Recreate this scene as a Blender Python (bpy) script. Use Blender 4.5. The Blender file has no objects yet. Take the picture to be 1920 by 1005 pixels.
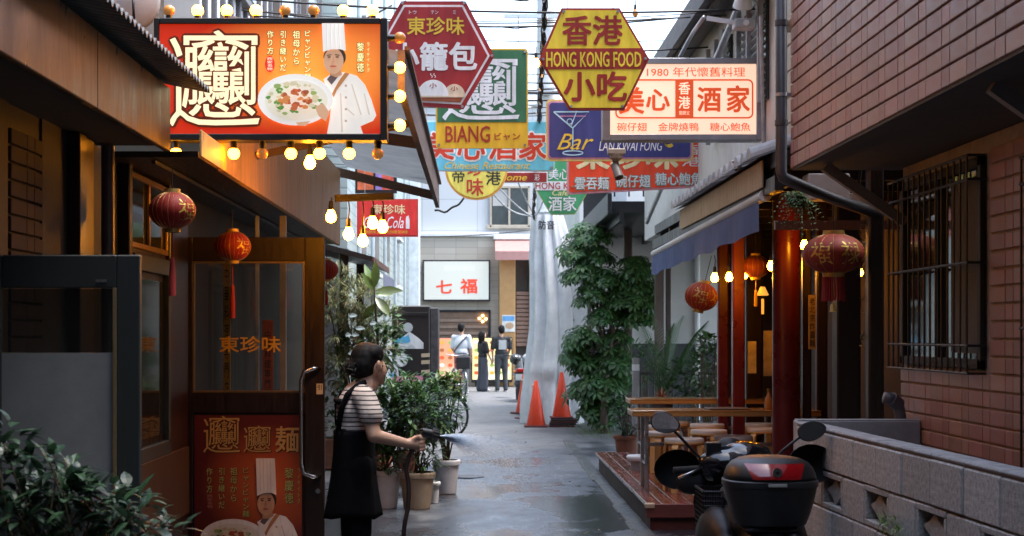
import bpy, bmesh, math, random
from mathutils import Vector, Matrix
from math import radians, sin, cos, pi
random.seed(7)
SC = bpy.context.scene
COL = SC.collection
# ------------------------------------------------------------------ camera, sky, sun, exposure
F, CX, CY, H = 3000.0, 895.0, 626.0, 1.5          # focal length in photo pixels, vanishing point, eye height
cam_d = bpy.data.cameras.new('camera')
cam = bpy.data.objects.new('camera', cam_d); COL.objects.link(cam)
cam.location = (0, 0, H); cam.rotation_euler = (radians(90), 0, 0)
cam_d.sensor_width = 36; cam_d.lens = F / 1920 * 36
cam_d.shift_x = (960 - CX) / 1920; cam_d.shift_y = (CY - 502.5) / 1920
cam_d.clip_start = 0.05; cam_d.clip_end = 2000
cam_d.dof.use_dof = True; cam_d.dof.focus_distance = 10.5; cam_d.dof.aperture_fstop = 6.3
SC.camera = cam
SUN_EL, SUN_AZ = radians(70), radians(98)
w = bpy.data.worlds.new('World'); SC.world = w; w.use_nodes = True
nt = w.node_tree; nt.nodes.clear()
sky = nt.nodes.new('ShaderNodeTexSky'); sky.sky_type = 'NISHITA'; sky.sun_disc = False
sky.sun_elevation = SUN_EL; sky.sun_rotation = SUN_AZ; sky.dust_density = 2.0; sky.air_density = 1.0; sky.ozone_density = 1.0
hs = nt.nodes.new('ShaderNodeHueSaturation'); hs.inputs['Saturation'].default_value = 0.82
bg = nt.nodes.new('ShaderNodeBackground'); bg.inputs['Strength'].default_value = 0.15
wo = nt.nodes.new('ShaderNodeOutputWorld')
nt.links.new(sky.outputs[0], hs.inputs['Color']); nt.links.new(hs.outputs[0], bg.inputs[0]); nt.links.new(bg.outputs[0], wo.inputs[0])
sd = bpy.data.lights.new('sun', 'SUN'); sd.energy = 1.2; sd.angle = radians(30); sd.color = (1, 0.97, 0.93)
sun = bpy.data.objects.new('sun', sd); COL.objects.link(sun)
sv = Vector((sin(SUN_AZ) * cos(SUN_EL), cos(SUN_AZ) * cos(SUN_EL), sin(SUN_EL)))
sun.rotation_euler = sv.to_track_quat('Z', 'Y').to_euler(); sun.location = (0, 0, 30)
SC.view_settings.view_transform = 'Standard'; SC.view_settings.look = 'None'
SC.view_settings.exposure = 2.3; SC.view_settings.gamma = 1.0
SC.render.engine = 'CYCLES'
SC.cycles.use_denoising = True
SC.cycles.max_bounces = 8; SC.cycles.transparent_max_bounces = 24
SC.cycles.sample_clamp_indirect = 6.0
SC.cycles.caustics_reflective = False; SC.cycles.caustics_refractive = False

# ------------------------------------------------------------------ helpers
def P(px, py, s):                                  # photo pixel + scale (pixels per metre there) -> metres
    return Vector(((px - CX) / s, F / s, H - (py - CY) / s))
ORD = ['first', 'second', 'third', 'fourth', 'fifth', 'sixth', 'seventh', 'eighth', 'ninth', 'tenth', 'eleventh', 'twelfth']
OFF = {}
def tag(o, label=None, cat=None, group=None, kind=None):
    if label: o['label'] = label
    if cat: o['category'] = cat
    if group: o['group'] = group
    if kind: o['kind'] = kind
    return o
def thing(name, loc, label=None, cat=None, group=None, kind=None):
    o = bpy.data.objects.new(name, None); COL.objects.link(o)
    o.empty_display_size = 0.1; o.location = loc; OFF[o.name] = Vector(loc)
    return tag(o, label, cat, group, kind)
def put(name, me, parent=None, loc=None):
    o = bpy.data.objects.new(name, me); COL.objects.link(o)
    if parent is not None: o.parent = parent; OFF[o.name] = OFF[parent.name] + Vector(loc or (0, 0, 0))
    else: OFF[o.name] = Vector(loc or (0, 0, 0))
    if loc is not None: o.location = loc
    return o
def copy_tree(o, parent=None):
    c = o.copy(); COL.objects.link(c); c.parent = parent
    for ch in list(o.children): copy_tree(ch, c)
    return c
class MB:
    def __init__(s): s.V = []; s.F = []; s.M = []
    def add(s, vs, fs, m=0):
        n = len(s.V); s.V.extend([tuple(v) for v in vs]); s.F.extend([tuple(i + n for i in f) for f in fs]); s.M.extend([m] * len(fs)); return s
    def box(s, x0, x1, y0, y1, z0, z1, m=0):
        v = [(x0,y0,z0),(x1,y0,z0),(x1,y1,z0),(x0,y1,z0),(x0,y0,z1),(x1,y0,z1),(x1,y1,z1),(x0,y1,z1)]
        return s.add(v, [(0,3,2,1),(4,5,6,7),(0,1,5,4),(1,2,6,5),(2,3,7,6),(3,0,4,7)], m)
    def bbox(s, x0, x1, y0, y1, z0, z1, b=0.01, m=0):  # chamfered box
        v = []; 
        for zz, k in ((z0, 1), (z0 + b, 0), (z1 - b, 0), (z1, 1)):
            i = b if k else 0
            X0, X1, Y0, Y1 = x0 + i, x1 - i, y0 + i, y1 - i
            v += [(X0+b,Y0,zz),(X1-b,Y0,zz),(X1,Y0+b,zz),(X1,Y1-b,zz),(X1-b,Y1,zz),(X0+b,Y1,zz),(X0,Y1-b,zz),(X0,Y0+b,zz)]
        f = [tuple(range(7, -1, -1)), tuple(range(24, 32))]
        for r in range(3):
            for i in range(8): f.append((r*8+i, r*8+(i+1) % 8, r*8+8+(i+1) % 8, r*8+8+i))
        return s.add(v, f, m)
    def bar(s, a, b, wx, wz, m=0, up=(0, 0, 1)):       # rectangular bar from a to b
        a, b = Vector(a), Vector(b); d = (b - a).normalized(); u = Vector(up)
        if abs(d.dot(u)) > 0.95: u = Vector((0, 1, 0))
        r = d.cross(u).normalized() * wx / 2; u = r.cross(d).normalized() * wz / 2
        v = [a-r-u, a+r-u, a+r+u, a-r+u, b-r-u, b+r-u, b+r+u, b-r+u]
        return s.add(v, [(0,1,2,3),(7,6,5,4),(0,4,5,1),(1,5,6,2),(2,6,7,3),(3,7,4,0)], m)
    def ring(s, c, d, r, n, ph=0):
        d = Vector(d).normalized(); u = Vector((0, 0, 1)) if abs(d.z) < 0.9 else Vector((0, 1, 0))
        a = d.cross(u).normalized(); b = d.cross(a)
        return [Vector(c) + a * r * cos(2*pi*i/n+ph) + b * r * sin(2*pi*i/n+ph) for i in range(n)]
    def cyl(s, a, b, r0, r1=None, n=12, m=0, caps=True):
        r1 = r0 if r1 is None else r1; d = Vector(b) - Vector(a)
        v = s.ring(a, d, max(r0, 1e-5), n) + s.ring(b, d, max(r1, 1e-5), n)
        f = [(i, n+i, n+(i+1) % n, (i+1) % n) for i in range(n)]
        if caps: f += [tuple(range(n)), tuple(range(2*n-1, n-1, -1))]
        return s.add(v, f, m)
    def tube(s, pts, r, n=8, m=0, radii=None):
        pts = [Vector(p) for p in pts]; v = []; k = len(pts); prev = None
        for i, p in enumerate(pts):
            d = (pts[min(i+1, k-1)] - pts[max(i-1, 0)]).normalized()
            if prev is None:
                u = Vector((0, 0, 1)) if abs(d.z) < 0.9 else Vector((0, 1, 0)); a = d.cross(u).normalized()
            else:
                a = (prev - d * prev.dot(d)).normalized()
            prev = a; b = d.cross(a); rr = radii[i] if radii else r
            v += [p + a*rr*cos(2*pi*j/n) + b*rr*sin(2*pi*j/n) for j in range(n)]
        f = []
        for i in range(k-1):
            for j in range(n): f.append((i*n+j, (i+1)*n+j, (i+1)*n+(j+1) % n, i*n+(j+1) % n))
        f += [tuple(range(n)), tuple(range(k*n-1, (k-1)*n-1, -1))]
        return s.add(v, f, m)
    def ell(s, c, r, nu=16, nv=10, m=0, rot=None):
        r = (r, r, r) if isinstance(r, (int, float)) else r; c = Vector(c); v = []
        for j in range(1, nv):
            t = pi * j / nv
            for i in range(nu):
                q = Vector((r[0]*sin(t)*cos(2*pi*i/nu), r[1]*sin(t)*sin(2*pi*i/nu), r[2]*cos(t)))
                v.append(c + (rot @ q if rot else q))
        for zz in (r[2], -r[2]):
            q = Vector((0, 0, zz)); v.append(c + (rot @ q if rot else q))
        f = []; T = (nv-1)*nu
        for j in range(nv-2):
            for i in range(nu): f.append((j*nu+i, (j+1)*nu+i, (j+1)*nu+(i+1) % nu, j*nu+(i+1) % nu))
        for i in range(nu): f.append((T, i, (i+1) % nu)); f.append((T+1, (nv-2)*nu+(i+1) % nu, (nv-2)*nu+i))
        return s.add(v, f, m)
    def lathe(s, prof, c=(0, 0, 0), n=24, m=0, sx=1, sy=1, cap=True, rib=None):
        c = Vector(c); v = []; k = len(prof)
        for (r, z) in prof:
            for i in range(n):
                a = 2*pi*i/n; q = r * (rib(a, z) if rib else 1)
                v.append(c + Vector((q*cos(a)*sx, q*sin(a)*sy, z)))
        f = []
        for j in range(k-1):
            for i in range(n): f.append((j*n+i, j*n+(i+1) % n, (j+1)*n+(i+1) % n, (j+1)*n+i))
        if cap: f += [tuple(range(n-1, -1, -1)), tuple(range((k-1)*n, k*n))]
        return s.add(v, f, m)
    def poly(s, pts, y0, y1, m=0):                     # x/z outline, extruded along y (y0 = face towards -y)
        n = len(pts); A = sum(pts[i][0]*pts[(i+1) % n][1] - pts[(i+1) % n][0]*pts[i][1] for i in range(n))
        if A < 0: pts = pts[::-1]
        v = [(x, y0, z) for x, z in pts] + [(x, y1, z) for x, z in pts]
        f = [tuple(range(n)), tuple(range(2*n-1, n-1, -1))] + [(i, n+i, n+(i+1) % n, (i+1) % n) for i in range(n)]
        return s.add(v, f, m)
    def quad(s, a, b, c, d, m=0): return s.add([a, b, c, d], [(0, 1, 2, 3)], m)
    def mesh(s, name, mats, off=(0, 0, 0), smooth=False):
        me = bpy.data.meshes.new(name); o = Vector(off)
        me.from_pydata([(v[0]-o[0], v[1]-o[1], v[2]-o[2]) for v in s.V], [], s.F)
        for mm in (mats if isinstance(mats, (list, tuple)) else [mats]): me.materials.append(mm)
        if any(s.M): me.polygons.foreach_set('material_index', s.M)
        if smooth is True: me.polygons.foreach_set('use_smooth', [True] * len(s.F))
        me.update()
        if isinstance(smooth, (int, float)) and smooth is not True and smooth:
            me.polygons.foreach_set('use_smooth', [True] * len(s.F)); me.set_sharp_from_angle(angle=radians(smooth))
        return me
    def build(s, name, mats, parent=None, smooth=False, origin=None):
        if parent is not None: return put(name, s.mesh(name, mats, OFF[parent.name], smooth), parent)
        if origin is None:
            xs = [v[0] for v in s.V]; ys = [v[1] for v in s.V]; zs = [v[2] for v in s.V]
            origin = ((min(xs)+max(xs))/2, (min(ys)+max(ys))/2, min(zs))
        return put(name, s.mesh(name, mats, origin, smooth), None, origin)

# ------------------------------------------------------------------ materials
MATS = {}
def mat(name, col=(.5, .5, .5), rough=.6, metal=0, var=.18, vs=6, bump=0, bs=60, spec=.5, rnd=0, emit=0, ecol=None, coat=0, stretch=None, island=0, trans=0, alpha=1, rvar=0):
    if name in MATS: return MATS[name]
    m = bpy.data.materials.new(name); m.use_nodes = True; t = m.node_tree; N = t.nodes; L = t.links
    emit *= .5
    b = N['Principled BSDF']; b.inputs['Roughness'].default_value = rough; b.inputs['Metallic'].default_value = metal
    b.inputs['Specular IOR Level'].default_value = spec; b.inputs['Coat Weight'].default_value = coat; b.inputs['Coat Roughness'].default_value = .08
    b.inputs['Base Color'].default_value = (*col, 1); b.inputs['Alpha'].default_value = alpha
    src = None
    if var or bump:
        tc = N.new('ShaderNodeTexCoord'); mp = N.new('ShaderNodeMapping'); L.new(tc.outputs['Object'], mp.inputs[0])
        if stretch: mp.inputs['Scale'].default_value = stretch
    if var:
        nz = N.new('ShaderNodeTexNoise'); nz.inputs['Scale'].default_value = vs; nz.inputs['Detail'].default_value = 7; nz.inputs['Roughness'].default_value = .65
        L.new(mp.outputs[0], nz.inputs['Vector'])
        mr = N.new('ShaderNodeMapRange'); mr.inputs[1].default_value = .3; mr.inputs[2].default_value = .7
        mr.inputs[3].default_value = 1 - var; mr.inputs[4].default_value = 1 + var * .8; L.new(nz.outputs[0], mr.inputs[0])
        mx = N.new('ShaderNodeMix'); mx.data_type = 'RGBA'; mx.blend_type = 'MULTIPLY'; mx.inputs[0].default_value = 1
        mx.inputs[6].default_value = (*col, 1); L.new(mr.outputs[0], mx.inputs[7]); src = mx.outputs[2]
        if rvar:
            r2 = N.new('ShaderNodeMapRange'); r2.inputs[1].default_value = .3; r2.inputs[2].default_value = .7
            r2.inputs[3].default_value = max(.02, rough - rvar); r2.inputs[4].default_value = min(1, rough + rvar)
            L.new(nz.outputs[0], r2.inputs[0]); L.new(r2.outputs[0], b.inputs['Roughness'])
    if rnd or island:
        h = N.new('ShaderNodeHueSaturation')
        if src: L.new(src, h.inputs['Color'])
        else: h.inputs['Color'].default_value = (*col, 1)
        if island: g = N.new('ShaderNodeNewGeometry'); ro = g.outputs['Random Per Island']
        else: g = N.new('ShaderNodeObjectInfo'); ro = g.outputs['Random']
        mr = N.new('ShaderNodeMapRange'); mr.inputs[3].default_value = 1 - (rnd or island); mr.inputs[4].default_value = 1 + (rnd or island)
        L.new(ro, mr.inputs[0]); L.new(mr.outputs[0], h.inputs['Value'])
        m2 = N.new('ShaderNodeMath'); m2.operation = 'MULTIPLY'; m2.inputs[1].default_value = 7.31; L.new(ro, m2.inputs[0])
        m3 = N.new('ShaderNodeMath'); m3.operation = 'FRACT'; L.new(m2.outputs[0], m3.inputs[0])
        mh = N.new('ShaderNodeMapRange'); mh.inputs[3].default_value = .5 - (rnd or island) * .10; mh.inputs[4].default_value = .5 + (rnd or island) * .06
        L.new(m3.outputs[0], mh.inputs[0]); L.new(mh.outputs[0], h.inputs['Hue']); src = h.outputs[0]
    if src: L.new(src, b.inputs['Base Color'])
    if bump:
        nb = N.new('ShaderNodeTexNoise'); nb.inputs['Scale'].default_value = bs; nb.inputs['Detail'].default_value = 5; L.new(mp.outputs[0], nb.inputs['Vector'])
        bp = N.new('ShaderNodeBump'); bp.inputs['Strength'].default_value = bump; bp.inputs['Distance'].default_value = .01
        L.new(nb.outputs[0], bp.inputs['Height']); L.new(bp.outputs[0], b.inputs['Normal'])
    if emit:
        b.inputs['Emission Color'].default_value = (*(ecol or col), 1); b.inputs['Emission Strength'].default_value = emit
    if trans:
        tr = N.new('ShaderNodeBsdfTranslucent'); tr.inputs[0].default_value = (*[min(1, c * 1.6) for c in col], 1)
        if src: L.new(src, tr.inputs[0])
        ms = N.new('ShaderNodeMixShader'); ms.inputs[0].default_value = trans; L.new(b.outputs[0], ms.inputs[1]); L.new(tr.outputs[0], ms.inputs[2])
        L.new(ms.outputs[0], N['Material Output'].inputs[0])
    MATS[name] = m; return m
def glass(name, tint, refl=.12, rough=.03):
    if name in MATS: return MATS[name]
    m = bpy.data.materials.new(name); m.use_nodes = True; t = m.node_tree; N = t.nodes; L = t.links; N.remove(N['Principled BSDF'])
    tr = N.new('ShaderNodeBsdfTransparent'); tr.inputs[0].default_value = (*tint, 1)
    gl = N.new('ShaderNodeBsdfGlossy'); gl.inputs['Roughness'].default_value = rough; gl.inputs[0].default_value = (.95, .97, 1, 1)
    lw = N.new('ShaderNodeLayerWeight'); lw.inputs[0].default_value = .35
    mr = N.new('ShaderNodeMapRange'); mr.inputs[3].default_value = refl; mr.inputs[4].default_value = .9; L.new(lw.outputs['Fresnel'], mr.inputs[0])
    ms = N.new('ShaderNodeMixShader'); L.new(mr.outputs[0], ms.inputs[0]); L.new(tr.outputs[0], ms.inputs[1]); L.new(gl.outputs[0], ms.inputs[2])
    L.new(ms.outputs[0], N['Material Output'].inputs[0]); MATS[name] = m; return m
def paint(name, col, emit=0, rough=.45):              # flat sign paint / print; emit for backlit faces
    return mat(name, col, rough, var=.24, vs=3.2, stretch=(3, 1, .7), rvar=.15) if not emit else mat(name, col, .5, var=0, emit=emit)
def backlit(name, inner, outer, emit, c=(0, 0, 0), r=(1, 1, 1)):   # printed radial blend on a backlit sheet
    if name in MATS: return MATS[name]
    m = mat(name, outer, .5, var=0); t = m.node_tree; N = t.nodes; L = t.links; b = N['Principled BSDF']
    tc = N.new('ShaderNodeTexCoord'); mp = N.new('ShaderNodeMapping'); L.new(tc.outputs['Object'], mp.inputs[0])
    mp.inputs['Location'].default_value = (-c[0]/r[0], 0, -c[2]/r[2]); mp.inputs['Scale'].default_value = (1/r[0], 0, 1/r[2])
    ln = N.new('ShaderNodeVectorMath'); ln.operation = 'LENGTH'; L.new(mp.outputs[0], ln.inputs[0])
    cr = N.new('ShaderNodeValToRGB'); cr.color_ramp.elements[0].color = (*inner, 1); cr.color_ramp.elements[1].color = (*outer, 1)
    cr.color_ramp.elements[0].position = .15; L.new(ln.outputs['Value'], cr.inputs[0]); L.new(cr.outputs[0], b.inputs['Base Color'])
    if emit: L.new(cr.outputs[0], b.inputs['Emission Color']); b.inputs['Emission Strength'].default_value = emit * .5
    return m
def brickmat(name, c1, c2, mortar, bw, bh, ms=.01, rough=.6, axis='XZ', bump=.3):
    if name in MATS: return MATS[name]
    m = mat(name, c1, rough, var=0); t = m.node_tree; N = t.nodes; L = t.links; b = N['Principled BSDF']
    tc = N.new('ShaderNodeTexCoord'); sp = N.new('ShaderNodeSeparateXYZ'); cb = N.new('ShaderNodeCombineXYZ'); L.new(tc.outputs['Object'], sp.inputs[0])
    L.new(sp.outputs['X' if axis == 'XZ' else 'Y'], cb.inputs[0]); L.new(sp.outputs['Z'], cb.inputs[1])
    br = N.new('ShaderNodeTexBrick'); br.inputs['Scale'].default_value = 1; br.inputs['Brick Width'].default_value = bw; br.inputs['Row Height'].default_value = bh
    br.inputs['Mortar Size'].default_value = ms; br.inputs['Color1'].default_value = (*c1, 1); br.inputs['Color2'].default_value = (*c2, 1); br.inputs['Mortar'].default_value = (*mortar, 1)
    br.offset = 0; L.new(cb.outputs[0], br.inputs['Vector']); L.new(br.outputs[0], b.inputs['Base Color'])
    bp = N.new('ShaderNodeBump'); bp.inputs['Strength'].default_value = bump; bp.inputs['Distance'].default_value = .01; bp.invert = True
    L.new(br.outputs['Fac'], bp.inputs['Height']); L.new(bp.outputs[0], b.inputs['Normal']); return m

# ------------------------------------------------------------------ lettering and sign panels
TMP = bpy.data.scenes.new('tmp')
def evaluated(o):
    with bpy.context.temp_override(scene=TMP, view_layer=TMP.view_layers[0]): dg = bpy.context.evaluated_depsgraph_get(); dg.update()
    return o.evaluated_get(dg)
def text_data(body, bold=0, shear=0, vertical=False, space=1.0):
    """verts (x,y), faces of a string set in the built-in font, normalised to its own box."""
    V, Fc = [], []
    rows = list(body) if vertical else [body]
    for k, r in enumerate(rows):
        if r == ' ': continue
        c = bpy.data.curves.new('lettering', 'FONT'); c.body = r; c.resolution_u = 2; c.shear = shear; c.space_character = space
        o = bpy.data.objects.new('lettering', c); TMP.collection.objects.link(o)
        m = evaluated(o).to_mesh(); n = len(V)
        xs = [v.co.x for v in m.vertices]; mx = (min(xs) + max(xs)) / 2 if xs and vertical else 0
        V += [(v.co.x - mx, v.co.y - k * 1.08) for v in m.vertices]; Fc += [tuple(i + n for i in p.vertices) for p in m.polygons]
        bpy.data.objects.remove(o); bpy.data.curves.remove(c)
    return V, Fc
TXT = {}
def letters(parent, body, box, y, m, bold=.012, shear=0, vertical=False, s=None, name='lettering', space=1.0, lift=0, fit=True):
    """box = (px0, py0, px1, py1) in photo pixels at scale s; the print lies in the plane y."""
    key = (body, 0, shear, vertical, space)
    if key not in TXT: TXT[key] = text_data(*key)
    V, Fc = TXT[key]; a = P(box[0], box[3], s); b = P(box[2], box[1], s)
    x0 = min(v[0] for v in V); x1 = max(v[0] for v in V); z0 = min(v[1] for v in V); z1 = max(v[1] for v in V)
    fx = (b.x - a.x) / max(1e-6, x1 - x0); fz = (b.z - a.z) / max(1e-6, z1 - z0)
    b_ = max(0, bold); em = min(abs(fx), abs(fz)); nb = 1 if b_ < .003 else (5 if b_ < .03 else 9); b_ *= .9
    x0 -= b_*em/fx; x1 += b_*em/fx; z0 -= b_*em/fz; z1 += b_*em/fz      # keep the thickened strokes inside the box
    fx = (b.x - a.x) / max(1e-6, x1 - x0); fz = (b.z - a.z) / max(1e-6, z1 - z0)
    mb = MB()
    for k in range(nb):
        q = (2*pi*(k-1)/(nb-1) + pi/4) if k else 0; dx = b_*em*cos(q) if k else 0; dz = b_*em*sin(q) if k else 0
        mb.add([(a.x + (v[0]-x0)*fx + dx, y - lift - k*.00012, a.z + (v[1]-z0)*fz + dz) for v in V], Fc)
    return mb.build(name, m, parent)
def pxpoly(mb, pts, s, y0, y1, m=0):
    return mb.poly([(P(x, z, s).x, P(x, z, s).z) for x, z in pts], y0, y1, m)
def rrect(x0, y0, x1, y1, r, n=6):
    o = []
    for cx, cy, a0 in ((x1-r, y0+r, -90), (x1-r, y1-r, 0), (x0+r, y1-r, 90), (x0+r, y0+r, 180)):
        for i in range(n+1): a = radians(a0 + 90*i/n); o.append((cx + r*cos(a), cy + r*sin(a)))
    return o
def circ(cx, cy, rx, ry=None, n=32): 
    ry = ry or rx; return [(cx + rx*cos(2*pi*i/n), cy + ry*sin(2*pi*i/n)) for i in range(n)]
def inset(pts, k, c=None):
    cx = sum(p[0] for p in pts)/len(pts); cy = sum(p[1] for p in pts)/len(pts)
    return [(cx + (x-cx)*k, cy + (y-cy)*k) for x, y in pts]
def line_strip(mb, pts, wd, s, y, m=0, closed=False):   # a printed line of even width through photo pixels
    q = [Vector((P(a, b, s).x, P(a, b, s).z)) for a, b in pts]; n = len(q); L = []; R = []
    for i in range(n):
        if closed: d = q[(i+1) % n] - q[i-1]
        else: d = q[min(i+1, n-1)] - q[max(i-1, 0)]
        d.normalize(); nrm = Vector((-d.y, d.x)) * wd / s / 2; L.append(q[i] + nrm); R.append(q[i] - nrm)
    v = [(a.x, y, a.y) for a in L] + [(a.x, y, a.y) for a in R]
    f = [(i, n+i, n+(i+1) % n, (i+1) % n) for i in range(n if closed else n-1)]
    return mb.add(v, f, m)
def arc(cx, cy, rx, ry, a0, a1, n=12): return [(cx + rx*cos(radians(a0+(a1-a0)*i/n)), cy + ry*sin(radians(a0+(a1-a0)*i/n))) for i in range(n+1)]

# ------------------------------------------------------------------ foliage
def leaf(mb, base, d, ln, wd, up=None, droop=.25, prof=(.0, .75, 1, .7, 0), fold=.18, m=0):
    base = Vector(base); d = Vector(d).normalized(); up = Vector(up or (0, 0, 1)); r = d.cross(up)
    if r.length < .05: r = d.cross(Vector((1, .3, 0)))
    r.normalize(); u = r.cross(d).normalized(); n = len(prof); v = []
    for i in range(n):
        t = i/(n-1); c = base + d*ln*t + u*(-droop*ln*t*t); h = prof[i]*wd/2
        if i == 0 or i == n-1: v.append(c)
        else: v += [c + r*h + u*fold*h, c, c - r*h + u*fold*h]
    f = [(0, 1, 2), (0, 2, 3)]
    for i in range(n-3): a = 1+3*i; f += [(a, a+3, a+4, a+1), (a+1, a+4, a+5, a+2)]
    a = 1+3*(n-3); e = len(v)-1; f += [(a, e, a+1), (a+1, e, a+2)]
    mb.add(v, f, m)
def rdir(zmin=-.3, zmax=1):
    z = random.uniform(zmin, zmax); a = random.uniform(0, 2*pi); q = math.sqrt(max(0, 1-z*z)); return Vector((q*cos(a), q*sin(a), z))

# ------------------------------------------------------------------ organic bodies (one skin over joints)
def blob(name, prims, m, parent, voxel=.008, smooth=6, fac=.5, origin=None):
    mb = MB()
    for p in prims:
        if p[0] == 'c':
            a, b, r0, r1 = Vector(p[1]), Vector(p[2]), p[3], p[4]; n = 14; d = b - a
            mb.cyl(a, b, r0, r1, n); mb.ell(a, r0, 12, 8); mb.ell(b, r1, 12, 8)
        else: mb.ell(p[1], p[2], 16, 10, rot=p[3] if len(p) > 3 else None)
    o = mb.build(name, m, parent, True, origin)
    md = o.modifiers.new('r', 'REMESH'); md.mode = 'VOXEL'; md.voxel_size = voxel; md.use_smooth_shade = True
    if smooth: sm = o.modifiers.new('s', 'SMOOTH'); sm.iterations = smooth; sm.factor = fac
    par = o.parent; o.parent = None; COL.objects.unlink(o); TMP.collection.objects.link(o)
    me = bpy.data.meshes.new_from_object(evaluated(o)); TMP.collection.objects.unlink(o); COL.objects.link(o); o.parent = par
    o.modifiers.clear(); old = o.data; o.data = me; bpy.data.meshes.remove(old)
    if not me.materials: me.materials.append(m)
    me.polygons.foreach_set('use_smooth', [True]*len(me.polygons)); return o
# ================================================================== shared materials
black = mat('black_plastic', (.012, .012, .013), .4, var=.2, vs=20)
dark_metal = mat('dark_metal', (.03, .03, .032), .45, .6)
steel = mat('steel', (.45, .45, .46), .35, 1, rvar=.15)
wood_dark = mat('dark_wood', (.013, .006, .004), .42, var=.4, vs=5, stretch=(9, 9, 1), bump=.15, bs=30, rvar=.15)
wood_red = mat('red_wood', (.026, .006, .005), .38, var=.3, vs=6, stretch=(6, 6, 1), bump=.08, bs=40)
red_paint = mat('red_lacquer', (.10, .008, .010), .33, var=.22, vs=4, bump=.05, bs=25, rvar=.12)
ply = mat('plywood', (.62, .36, .15), .5, var=.35, vs=4, stretch=(1, 3, .5), bump=.08, bs=60, rvar=.1)
gold = mat('gold_paint', (.36, .21, .04), .35, .5, var=.2)
white_paint = mat('white_paint', (.72, .73, .72), .55, var=.1, vs=3)
cable_m = mat('cable_black', (.015, .015, .016), .55, var=0)
soil = mat('soil', (.03, .022, .015), .95, var=.4, vs=40, bump=.6, bs=60)
stem_m = mat('stem', (.09, .065, .035), .8, var=.3, vs=30)
mortar_m = mat('mortar', (.32, .28, .27), .9, var=.25, vs=12, bump=.3, bs=90)
tile_m = mat('brown_tile', (.32, .16, .12), .40, var=.16, vs=14, bump=.12, bs=120, rnd=.16, rvar=.12)
concrete = mat('concrete', (.33, .33, .32), .85, var=.28, vs=5, bump=.35, bs=80)
block_m = mat('concrete_block', (.43, .43, .41), .9, var=.5, vs=45, bump=.55, bs=160, rnd=.14)
def wet_asphalt(name):
    m = mat(name, (.05, .05, .052), .5, var=0, spec=1.0); t = m.node_tree; N = t.nodes; L = t.links; b = N['Principled BSDF']
    tc = N.new('ShaderNodeTexCoord')
    def noise(sc, det, rgh=.6, mp=None):
        n = N.new('ShaderNodeTexNoise'); n.inputs['Scale'].default_value = sc; n.inputs['Detail'].default_value = det; n.inputs['Roughness'].default_value = rgh
        if mp: q = N.new('ShaderNodeMapping'); q.inputs['Scale'].default_value = mp; L.new(tc.outputs['Object'], q.inputs[0]); L.new(q.outputs[0], n.inputs['Vector'])
        else: L.new(tc.outputs['Object'], n.inputs['Vector'])
        return n
    wetn = noise(.55, 6, .62, (1.3, .75, 1)); grain = noise(160, 4, .75); mid = noise(3.2, 3, .5)
    sp = N.new('ShaderNodeSeparateXYZ'); L.new(tc.outputs['Object'], sp.inputs[0])
    dist = N.new('ShaderNodeMapRange'); dist.inputs[1].default_value = 13.5; dist.inputs[2].default_value = 27; dist.inputs[3].default_value = .14; dist.inputs[4].default_value = -.12
    L.new(sp.outputs['Y'], dist.inputs[0])
    ad = N.new('ShaderNodeMath'); L.new(wetn.outputs[0], ad.inputs[0]); L.new(dist.outputs[0], ad.inputs[1])
    wet = N.new('ShaderNodeMapRange'); wet.interpolation_type = 'SMOOTHSTEP'; wet.inputs[1].default_value = .45; wet.inputs[2].default_value = .58; L.new(ad.outputs[0], wet.inputs[0])
    pud = N.new('ShaderNodeMapRange'); pud.interpolation_type = 'SMOOTHSTEP'; pud.inputs[1].default_value = .57; pud.inputs[2].default_value = .66; L.new(ad.outputs[0], pud.inputs[0])
    col = N.new('ShaderNodeMix'); col.data_type = 'RGBA'; col.inputs[6].default_value = (.10, .102, .106, 1); col.inputs[7].default_value = (.030, .034, .042, 1); L.new(wet.outputs[0], col.inputs[0])
    gr = N.new('ShaderNodeMapRange'); gr.inputs[1].default_value = .3; gr.inputs[2].default_value = .7; gr.inputs[3].default_value = .4; gr.inputs[4].default_value = 1.8; L.new(grain.outputs[0], gr.inputs[0])
    md = N.new('ShaderNodeMapRange'); md.inputs[1].default_value = .3; md.inputs[2].default_value = .7; md.inputs[3].default_value = .7; md.inputs[4].default_value = 1.25; L.new(mid.outputs[0], md.inputs[0])
    mm = N.new('ShaderNodeMath'); mm.operation = 'MULTIPLY'; L.new(gr.outputs[0], mm.inputs[0]); L.new(md.outputs[0], mm.inputs[1])
    c2 = N.new('ShaderNodeMix'); c2.data_type = 'RGBA'; c2.blend_type = 'MULTIPLY'; c2.inputs[0].default_value = 1; L.new(col.outputs[2], c2.inputs[6]); L.new(mm.outputs[0], c2.inputs[7])
    L.new(c2.outputs[2], b.inputs['Base Color'])
    r = N.new('ShaderNodeMapRange'); r.inputs[3].default_value = .70; r.inputs[4].default_value = .37; L.new(wet.outputs[0], r.inputs[0])
    r2 = N.new('ShaderNodeMapRange'); r2.inputs[3].default_value = 0; r2.inputs[4].default_value = -.2; L.new(pud.outputs[0], r2.inputs[0])
    ra = N.new('ShaderNodeMath'); L.new(r.outputs[0], ra.inputs[0]); L.new(r2.outputs[0], ra.inputs[1]); L.new(ra.outputs[0], b.inputs['Roughness'])
    hh = N.new('ShaderNodeMath'); hh.operation = 'MULTIPLY'; inv = N.new('ShaderNodeMapRange'); inv.inputs[3].default_value = 1; inv.inputs[4].default_value = .12; L.new(pud.outputs[0], inv.inputs[0])
    L.new(grain.outputs[0], hh.inputs[0]); L.new(inv.outputs[0], hh.inputs[1])
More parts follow.
